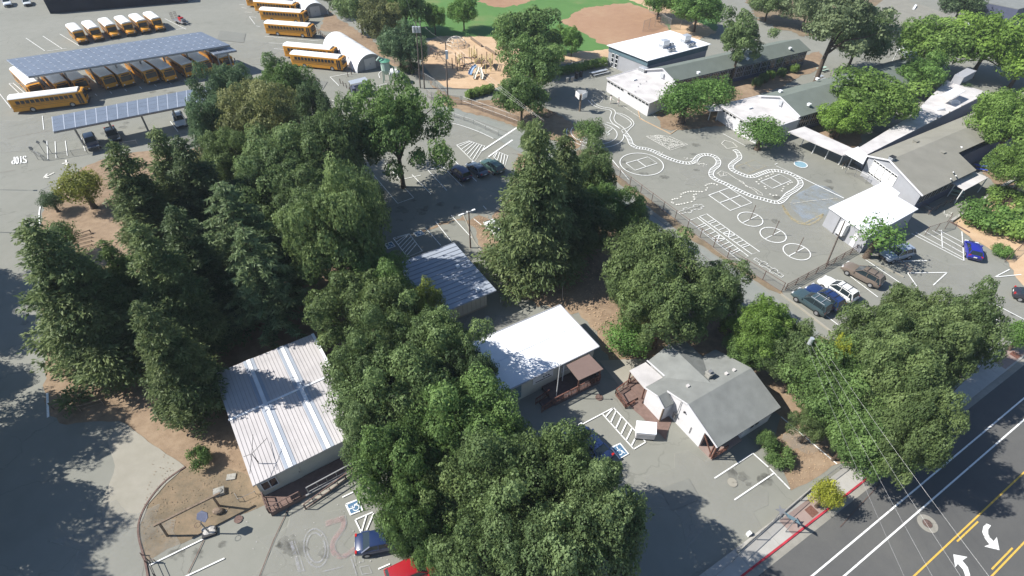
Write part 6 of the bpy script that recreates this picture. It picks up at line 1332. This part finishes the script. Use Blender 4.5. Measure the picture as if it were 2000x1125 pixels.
def deodar(key, seed, R=5.6, h=17, n=30000):
    r = random.Random(seed); bl = []; b = MB().tube([(0, 0, -.1), (0, 0, h*.5), (.1, 0, h*.98)], [.4, .25, .04], 9)
    for k in range(17):
        t = (k+.3)/17; z = h*(.14+.84*t); L = R*(1-t)**.75+.3; nb = 6 if k < 12 else 4; a0 = r.uniform(0, 6)
        for j in range(nb):
            a = a0+2*math.pi*j/nb+r.uniform(-.3, .3); l = L*r.uniform(.75, 1.15); m_ = max(3, int(l*2.2)); P = []
            for q in range(m_+1): f = q/m_; P.append((math.cos(a)*l*f, math.sin(a)*l*f, z+.5*f*l*.25-.55*f*f*l*.45))
            b.tube(P, [.07*(1-i/(m_+1))+.012 for i in range(m_+1)], 5)
            for x, y, zz in P[1:]: w_ = .22+.30*(1-math.hypot(x, y)/(l+.01)); bl.append((x, y, zz-.05, .38+w_*.5, .38+w_*.5, .16, r.uniform(.35, .95)))
    o = b.build('trunk', M['bark'], None, world=False); me = o.data; bpy.data.objects.remove(o)
    LIB[key] = (leaf_mesh('crown', bl, n, .34, seed, 'needle', elong=3.0, droop=.45, shell=(.1, 1.2)), me, R, h)
deodar('deo', 301)
NAME = {'oak': 'broadleaf_tree', 'solo': 'oak_tree', 'far': 'broadleaf_tree', 'small': 'small_tree', 'sparse': 'tall_tree', 'young': 'young_tree', 'shrub': 'shrub', 'con': 'conifer_tree', 'rw': 'redwood_tree', 'deo': 'cedar_tree'}
COLS = {'g': (1, 1.06, .95), 'bright': (1.25, 1.45, .8), 'vivid': (1.02, 1.34, .78), 'olive': (1.06, 1.08, .95), 'dull': (1.02, 1.08, .98), 'grey': (1.15, 1.18, 1.18), 'yel': (1.6, 1.45, .8), 'brown': (1.4, 1.12, 1.05), 'dark': (.68, .78, .8), 'blue': (.85, .98, 1.12), 'mid': (.98, 1.15, .85), 'gold': (3.0, 2.3, .75), 'autumn': (1.9, 1.5, .7), 'pale': (1.5, 1.4, 1.65), 'lime': (1.28, 1.52, .66), 'cedar': (1.2, 1.32, 1.4)}
_k = [0]
def tree(lib, px, py, h, R, col, label, group=None, apex=False, cat=None, xy=None, rot=None):
    cm, tm, R0_, h0 = LIB[lib]; key = lib.rstrip('0123456789'); _k[0] += 1
    zc = h if apex else (h*.60 if key != 'shrub' else h*.5)
    p = xy if xy is not None else at_z(V(px, py, zc), 0)
    t = empty(NAME[key], (p.x, p.y, 0), 0, label, cat or ('shrub' if key == 'shrub' else 'tree'), group)
    a = (_k[0]*2.1) % 6.283 if rot is None else rot; t.rotation_euler = (0, 0, a); t.scale = (R/R0_, R/R0_*(1.0), h/h0)
    for nm, me in (('trunk', tm), ('crown', cm)):
        o = bpy.data.objects.new(nm, me); C.objects.link(o); o.parent = t; c = COLS[col]; v_ = 1+.08*math.sin(_k[0]*3.3)
        o.color = (c[0]*v_, c[1]*v_, c[2]*v_, 1)
    return t
T = tree
# foreground oaks, lower centre
T('oak0', 705, 600, 10.5, 4.9, 'olive', 'olive green tree with yellowing tufts just above the ribbed roof hut')
T('oak1', 752, 560, 10, 3.6, 'mid', 'green tree touching the left side of the blue grey roofed hut')
T('oak2', 818, 605, 8, 2.5, 'yel', 'small yellow green tree crown against the blue grey metal roof')
T('oak3', 850, 672, 11, 4.3, 'g', 'green tree between the blue grey roofed and the white roofed hut')
T('oak4', 725, 715, 11, 4.0, 'dull', 'dull green tree overhanging the right edge of the ribbed metal roof')
T('oak5', 800, 770, 12, 4.8, 'g', 'broad green tree in the middle of the foreground row, left of the white roofed hut')
T('oak0', 905, 742, 9.5, 2.9, 'dark', 'dark green tree at the left end of the white roofed hut')
T('oak2', 716, 830, 9.5, 2.9, 'grey', 'grey green tree over the lower right corner of the ribbed metal roof')
T('oak3', 786, 908, 11, 3.7, 'mid', 'fresh green tree below the ribbed roof hut, right of its deck')
T('oak1', 925, 835, 11, 4.6, 'mid', 'leafy green tree below the white roofed hut and left of its porch')
T('oak4', 812, 1000, 10, 2.9, 'mid', 'bright green tree above the red car')
T('oak5', 885, 985, 9.5, 3.5, 'olive', 'olive green tree right of the red car, in the foreground row')
T('oak2', 1000, 955, 12, 4.6, 'dull', 'large dull green tree in the lower centre foreground')
T('oak0', 1108, 938, 12, 3.3, 'dull', 'large dull green tree beside the dark blue car in shade')
T('oak1', 955, 1080, 11, 3.8, 'dull', 'grey green tree at the bottom edge left of centre')
T('oak3', 1070, 1085, 14, 3.7, 'grey', 'grey green tree cut by the bottom edge')
T('oak5', 1165, 1045, 15, 3.5, 'grey', 'pale grey green tree at the right end of the foreground row')
# upper left grove
T('oak4', 448, 190, 13, 4.6, 'blue', 'blue green tree at the right end of the narrow solar roof')
T('oak2', 560, 175, 12, 4.3, 'mid', 'green tree in front of the nearest rear row bus')
T('oak1', 520, 245, 15, 6.2, 'brown', 'big brownish green tree in the middle of the upper left grove')
T('oak0', 430, 255, 13, 4.0, 'blue', 'blue green tree hiding the right end of the car bays')
T('oak5', 610, 210, 11, 3.4, 'dark', 'dark green tree beside the yard, right of the brownish tree')
T('oak3', 545, 340, 14, 6.2, 'dull', 'broad grey green tree at the heart of the upper left grove')
T('oak2', 655, 300, 15, 5.2, 'dull', 'grey green tree at the right of the grove, left of the single oak')
T('oak4', 460, 320, 12, 4.2, 'olive', 'olive tree between the dark conifers and the grove')
T('oak0', 605, 420, 12, 5.4, 'dull', 'grey green tree behind the cedar, right side')
T('oak1', 655, 465, 17, 5.2, 'olive', 'olive green tree at the lower right end of the upper left grove')
T('oak5', 700, 395, 13, 3.6, 'dark', 'dark green tree leaning over the middle lot by the white lines')
T('oak3', 560, 520, 9, 3.8, 'dark', 'dark shaded tree below the cedar on its right')
T('oak2', 500, 400, 11, 4.0, 'dark', 'dark green tree right behind the cedar tip')
T('solo', 772, 252, 16.5, 6.6, 'mid', 'single large oak standing in the middle parking lot')


# left conifers
T('con0', 265, 590, 15.5, 3.6, 'g', 'front pointed conifer reaching down to the concrete pad', apex=True)
T('con1', 45, 432, 19, 5.6, 'g', 'tall conifer at the far left beside the shaded driveway', apex=True)
T('con2', 122, 490, 16, 4.4, 'g', 'narrow conifer just right of the far left one', apex=True)
T('con1', 262, 432, 18, 4.2, 'g', 'tall dark conifer behind the front pointed one', apex=True)
T('con0', 215, 275, 18, 4.6, 'g', 'tall dark conifer left of the pair under the narrow solar roof', apex=True)
T('con2', 300, 250, 17, 4.6, 'dull', 'tall dull green conifer under the narrow solar roof, the left one of two', apex=True)
T('con1', 345, 265, 17, 4.6, 'dark', 'tall dark conifer under the narrow solar roof, the right one of two', apex=True)
T('con0', 330, 400, 17, 4.0, 'dark', 'dark conifer in the middle of the left clump', apex=True)


T('con1', 200, 470, 14, 3.2, 'mid', 'slim green conifer above the garden steps', apex=True)
T('deo', 425, 350, 17, 5.6, 'cedar', 'pale green cedar with long drooping arms', apex=True)
T('deo', 470, 440, 15, 5.0, 'cedar', 'second pale cedar with drooping arms, just below the taller one', apex=True)
T('small0', 160, 365, 6, 3.0, 'autumn', 'small orange and green tree by the garden bed at the left')
T('small1', 100, 392, 3.2, 1.6, 'dark', 'small dark bush tree at the far left kerb')
T('shrub1', 385, 893, 2.2, 1.3, 'mid', 'green bush at the foot of the front pointed conifer')
T('small1', 385, 320, 4, 2.6, 'brown', 'low brownish scrub between the narrow solar roof and the grove')
T('small0', 110, 470, 5, 2.4, 'mid', 'low green tree at the far left above the tall conifer')
# centre redwood and strip
T('rw', 1054, 240, 21, 5.6, 'g', 'big drooping redwood between the middle lot and the lane', apex=True)
T('rw', 1105, 255, 18, 4.4, 'g', 'second redwood close behind the big drooping one, on its right', apex=True)
T('oak3', 1040, 275, 8, 2.4, 'olive', 'small olive green crown showing left of the redwood top')
T('oak1', 1150, 350, 11, 3.6, 'g', 'green tree right of the redwoods beside the lane')
T('oak4', 1190, 415, 9.5, 3.7, 'mid', 'bright green lower tree along the lane, right of the redwoods')
T('oak0', 1135, 440, 10, 3.6, 'dark', 'dark shaded tree right below the redwoods')
T('oak2', 1235, 430, 7, 2.2, 'blue', 'small blue green tree at the lane edge')
T('oak5', 1270, 510, 12, 5.0, 'olive', 'large olive green oak by the lane, left one of the pair above the house')
T('oak0', 1300, 600, 11, 4.4, 'olive', 'broad olive oak just above the shingled roof')
T('oak3', 1395, 575, 9, 3.6, 'g', 'green tree at the right end of the oak pair above the house')
T('small0', 1225, 660, 4.5, 2.5, 'vivid', 'small bright green tree between the white roofed hut and the house')
T('small1', 1245, 620, 4.0, 1.9, 'brown', 'small reddish green bush tree above the house porch')
T('oak1', 1225, 560, 8, 2.6, 'g', 'green crown at the lower left foot of the large olive oak')
# playground and field
T('small1', 1153, 256, 4.6, 2.6, 'mid', 'small round tree at the corner of the playground fence')
T('far0', 1022, 70, 12, 6.6, 'mid', 'large green tree right of the playground bark')
T('far1', 1045, 130, 10, 5.6, 'mid', 'green tree in front of the large one, right of the play structure')
T('far2', 1020, 190, 8.5, 4.4, 'mid', 'green maple at the fence corner above the lane')
T('far2', 905, 22, 7.5, 3.6, 'vivid', 'round green field tree with visible trunk at the top')
T('far0', 848, 35, 6.5, 2.8, 'vivid', 'smaller green tree left of the round field tree')
T('far1', 1118, 78, 6, 2.6, 'vivid', 'small bright tree at the green field edge by the box hedge')
T('far1', 1085, 75, 5.5, 2.2, 'bright', 'pale green small tree next to the small bright tree')
T('far0', 1290, 0, 8, 5.0, 'vivid', 'bright green tree at the top edge behind the white block')
T('far2', 1365, 18, 9, 6.0, 'vivid', 'big bright green tree at the top, left of the pine')
T('far1', 700, 10, 11, 5.8, 'dull', 'grey green tree at the top right of the far quonset hut')
T('far0', 742, 42, 10.5, 5.0, 'brown', 'brownish green tree behind the near quonset hut')
T('far2', 790, 15, 10, 5.4, 'mid', 'green tree at the top beside the field')
T('far1', 778, 88, 9, 4.3, 'blue', 'blue green tree just behind the near quonset hut')
T('far0', 800, 100, 8, 3.8, 'blue', 'blue green tree behind the pair of utility poles')

T('far1', 655, -15, 9, 4.6, 'g', 'green tree cut by the top edge right of the far quonset hut')
T('shrub0', 800, 130, 1.6, 3.0, 'olive', 'sparse olive bushes beside the white tank')
# school court trees
T('small0', 1340, 198, 7, 4.7, 'vivid', 'bright feathery tree in front of the far school wing')
T('small1', 1395, 180, 6, 4.2, 'vivid', 'feathery tree behind the bright one, against the far school wing')
T('small1', 1490, 258, 5.5, 3.7, 'vivid', 'bright low tree in front of the middle wing beside the covered walk')
T('far0', 1712, 195, 9.5, 7.2, 'bright', 'round yellow green tree over the courtyard between two wings')
T('far2', 1650, 232, 6.5, 4.0, 'lime', 'lower bright green tree at the left foot of the round yellow green one')
T('far1', 1800, 145, 7.5, 4.6, 'vivid', 'green tree over the end of the middle wing')
T('far2', 1818, 85, 11, 7.0, 'bright', 'broad olive green tree in front of the far tan roof')
T('far1', 1935, 85, 12, 8.0, 'lime', 'very bright green tree at the upper right')
T('far0', 2010, 110, 11, 7.0, 'lime', 'bright green tree cut by the right edge at the top')
T('far2', 1640, 240, 5, 2.5, 'vivid', 'little green tree under the left side of the round yellow green one')
T('oak4', 1985, 238, 12, 6.4, 'bright', 'big leafy tree at the right edge beside the tan roofed wing')
T('oak2', 2010, 330, 9, 4.6, 'bright', 'tree at the right edge below the big leafy one')
T('sparse0', 1450, 78, 15, 5.4, 'dull', 'tall irregular dark pine against the far school wing')
T('sparse1', 1640, 40, 21, 9.0, 'pale', 'very tall grey feathered tree between the far wings')
T('far0', 1680, 75, 12, 6.0, 'g', 'dark green tree at the right of the tall grey one')
T('far1', 1580, 15, 9, 5, 'pale', 'grey bushy tree at the top behind the far school wing')
T('far2', 1505, 5, 8, 5, 'dull', 'dark green tree at the top edge right of the pine')
T('far1', 1880, 8, 8, 5.5, 'dark', 'dark tree at the top edge near the dark building')
T('far2', 1960, -12, 8, 6, 'dark', 'dark tree at the top right corner')
T('small1', 1905, 35, 3, 2.4, 'brown', 'small reddish bush at the corner of the dry yard')
for k, (x, y) in enumerate([(1492, 150), (1505, 145), (1528, 140), (1552, 132), (1480, 160)]): T('shrub%d' % (k % 2), x, y, 2.2, 1.2, 'bright' if k % 2 else 'mid', 'shrub growing against the window wall of the far school wing', group='shrubs along the far school wing')
T('shrub0', 1660, 70, 2, 2, 'brown', 'reddish shrub in the dry ground behind the wings')
T('small0', 1880, 178, 3.5, 1.6, 'dark', 'small dark pointed tree on the far side of the white flat roof')
# right parking and shrubs
T('young', 1715, 462, 6, 3.2, 'vivid', 'young sparse tree beside the white annex')
T('shrub0', 1935, 418, 3.2, 4.3, 'vivid', 'big green shrub on the tan bark slope, nearest the bright blue car')
T('shrub1', 1985, 430, 3.4, 4.6, 'bright', 'yellow green shrub at the right edge on the tan bark slope')
T('shrub1', 1970, 385, 2.6, 3.4, 'bright', 'upper shrub at the top of the tan bark slope')
T('shrub0', 1960, 488, 1.6, 1.5, 'vivid', 'small shrub beside the bright blue car')
T('oak1', 1772, 618, 9, 3.1, 'olive', 'olive tree crown above the brown and white cars in the right lot')
T('oak0', 1712, 668, 9.5, 3.7, 'olive', 'olive tree at the left of the right lot group')
T('oak3', 1790, 688, 12.5, 4.0, 'olive', 'large olive tree in the middle of the right lot group')
T('oak5', 1752, 765, 13, 3.6, 'olive', 'olive tree above the shaded pavement')
T('oak2', 1878, 650, 12, 3.1, 'g', 'green tree over the white pickup truck')
T('oak5', 852, 1068, 7.5, 1.9, 'mid', 'small green crown over the right end of the red car')
T('oak1', 806, 1052, 7, 1.5, 'mid', 'small green crown over the front of the navy blue sedan')
T('oak4', 1825, 710, 10, 2.6, 'olive', 'olive crown between the white pickup truck and the street')
T('oak0', 1775, 850, 12.5, 2.9, 'olive', 'olive tree overhanging the pavement and red kerb')
T('oak5', 1700, 830, 9, 4.2, 'mid', 'bright green tree behind the red painted kerb')
T('oak1', 1618, 768, 8.5, 3.8, 'mid', 'bright green tree right of the shingled house')
T('oak3', 1650, 720, 9, 3.8, 'mid', 'green tree behind the small yellow one')
T('oak2', 1560, 710, 8, 2.8, 'g', 'grey green tree near the hidden utility pole')
T('oak4', 1485, 650, 8.5, 3.3, 'bright', 'green tree with a yellow tuft behind the shingled house')
T('small0', 1475, 636, 8.6, 1.4, 'lime', 'small yellow green crown behind the shingled house')
T('oak1', 1530, 665, 7, 2.6, 'g', 'green crown between the yellow green tree and the hidden pole')
T('oak2', 1455, 680, 6, 2.2, 'mid', 'low green tree at the back corner of the shingled house')
T('oak3', 1592, 825, 6, 1.7, 'olive', 'low olive tree beside the long white line')
T('oak5', 1668, 845, 8, 2.4, 'mid', 'green tree at the corner of the bare earth bed')
T('oak0', 1730, 880, 6, 1.8, 'mid', 'small green crown over the end of the red kerb')
T('small0', 1617, 716, 9, 1.2, 'gold', 'small yellow crown standing out among the green trees')
T('small1', 1614, 966, 4.0, 1.2, 'gold', 'small yellow street tree on the pavement')
T('small0', 1996, 655, 4.2, 1.6, 'vivid', 'small green street tree at the right edge')
T('shrub0', 1524, 888, 1.5, 1.65, 'mid', 'round green shrub in the bare earth bed')
T('small1', 1497, 858, 2.0, .9, 'mid', 'thin little tree by the corner of the shingled house')
T('shrub1', 1430, 640, 1.6, 1.8, 'yel', 'yellowish undergrowth behind the shingled house')
# tall trees just outside the left edge that shade the driveway
for k, (x, y, h, R) in enumerate([(-57, 28.5, 15.5, 5.4), (-53, 21, 15, 5.2), (-49, 13, 14, 5.5), (-76, 49, 14, 5.5), (-69, 42, 13, 4.6), (-60.5, 35, 9, 3)]):
    T('oak%d' % (k % 6), 0, 0, h, R, 'g', 'tall tree just outside the left edge shading the driveway', group='trees outside the left edge', xy=Vector((x, y, 0)))
# box hedges
def hedge(label, px, hgt_, wd_):
    P = wpts(px); bl = []
    for a, b in zip(P, P[1:]):
        n = max(2, int((b-a).length/.5))
        for k in range(n): p = a.lerp(b, k/n); bl.append((p.x, p.y, hgt_*.5, .55, wd_*.52, hgt_*.55, rng.uniform(.3, .8))); bl.append((p.x, p.y, hgt_*.72, .5, wd_*.42, hgt_*.33, rng.uniform(.4, .9)))
    me = leaf_mesh('box_hedge', bl, 9000, .26, 5, 'leaf', shell=(.6, 1.0)); o = bpy.data.objects.new('box_hedge', me); C.objects.link(o); o.color = (1.35, 1.5, .9, 1)
    tag(o, label, 'hedge')
hedge('long clipped box hedge behind the grey picnic table', [(1093, 147), (1185, 127)], 1.7, 2.4)
hedge('short clipped box hedge below the playground bark', [(914, 192), (965, 178)], 1.5, 2.2)
# loose leaves and clods on bare ground
def litter(name, px, n, m, size, label, seed):
    P = [Vector((p.x, p.y)) for p in wpts(px)]; xs = [p.x for p in P]; ys = [p.y for p in P]; r = random.Random(seed); b = MB(); c = 0
    def inside(x, y):
        k = False; j = len(P)-1
        for i in range(len(P)):
            if (P[i].y > y) != (P[j].y > y) and x < (P[j].x-P[i].x)*(y-P[i].y)/(P[j].y-P[i].y)+P[i].x: k = not k
            j = i
        return k
    while c < n:
        x, y = r.uniform(min(xs), max(xs)), r.uniform(min(ys), max(ys))
        if not inside(x, y): continue
        s = size*r.uniform(.4, 1.3); a = r.uniform(0, 6.28); z = .075+r.uniform(0, .02); q = [(x+s*math.cos(a+t)*u, y+s*math.sin(a+t)*u, z+r.uniform(0, s*.4)) for t, u in ((0, 1), (1.6, .6), (3.1, 1), (4.7, .6))]
        b.add(q, [(0, 1, 2, 3)]); c += 1
    tag(b.build(name, M[m]), label, kind='stuff')
litter('fallen_leaves', [(300, 890), (480, 880), (640, 905), (520, 985), (430, 1000), (280, 1090), (275, 1020)], 500, 'dirt', .06, 'dry leaves scattered over the island and earth, lower left', 1)
litter('fallen_leaves', [(905, 420), (1000, 575), (1130, 600), (1190, 705), (1300, 690), (1240, 560), (1000, 420)], 1500, 'mulch', .09, 'dry leaves on the earth strip', 2)
litter('fallen_leaves', [(1510, 862), (1545, 955), (1640, 905), (1540, 810)], 200, 'mulch', .06, 'dry leaves on the bare earth bed', 3)
litter('fallen_leaves', [(430, 1000), (700, 930), (760, 1100), (500, 1120)], 70, 'offwhite', .05, 'pale leaves scattered over the lower lot', 4)

# ------------------------------------------------------------------ air: a thin even haze round the whole place
hm = bpy.data.materials.new('haze_air'); hm.use_nodes = True; n = hm.node_tree; n.nodes.remove(n.nodes['Principled BSDF'])
pv = n.nodes.new('ShaderNodeVolumePrincipled'); pv.inputs['Color'].default_value = (.82, .90, 1, 1); pv.inputs['Density'].default_value = 0.0002; pv.inputs['Anisotropy'].default_value = 0.0
n.links.new(pv.outputs[0], n.nodes['Material Output'].inputs['Volume'])
M['haze'] = hm
tag(MB().prism([(-700, -300), (700, -300), (700, 900), (-700, 900)], -1.0, 50.5).build('haze', hm), 'thin pale haze over the whole school grounds', kind='stuff')
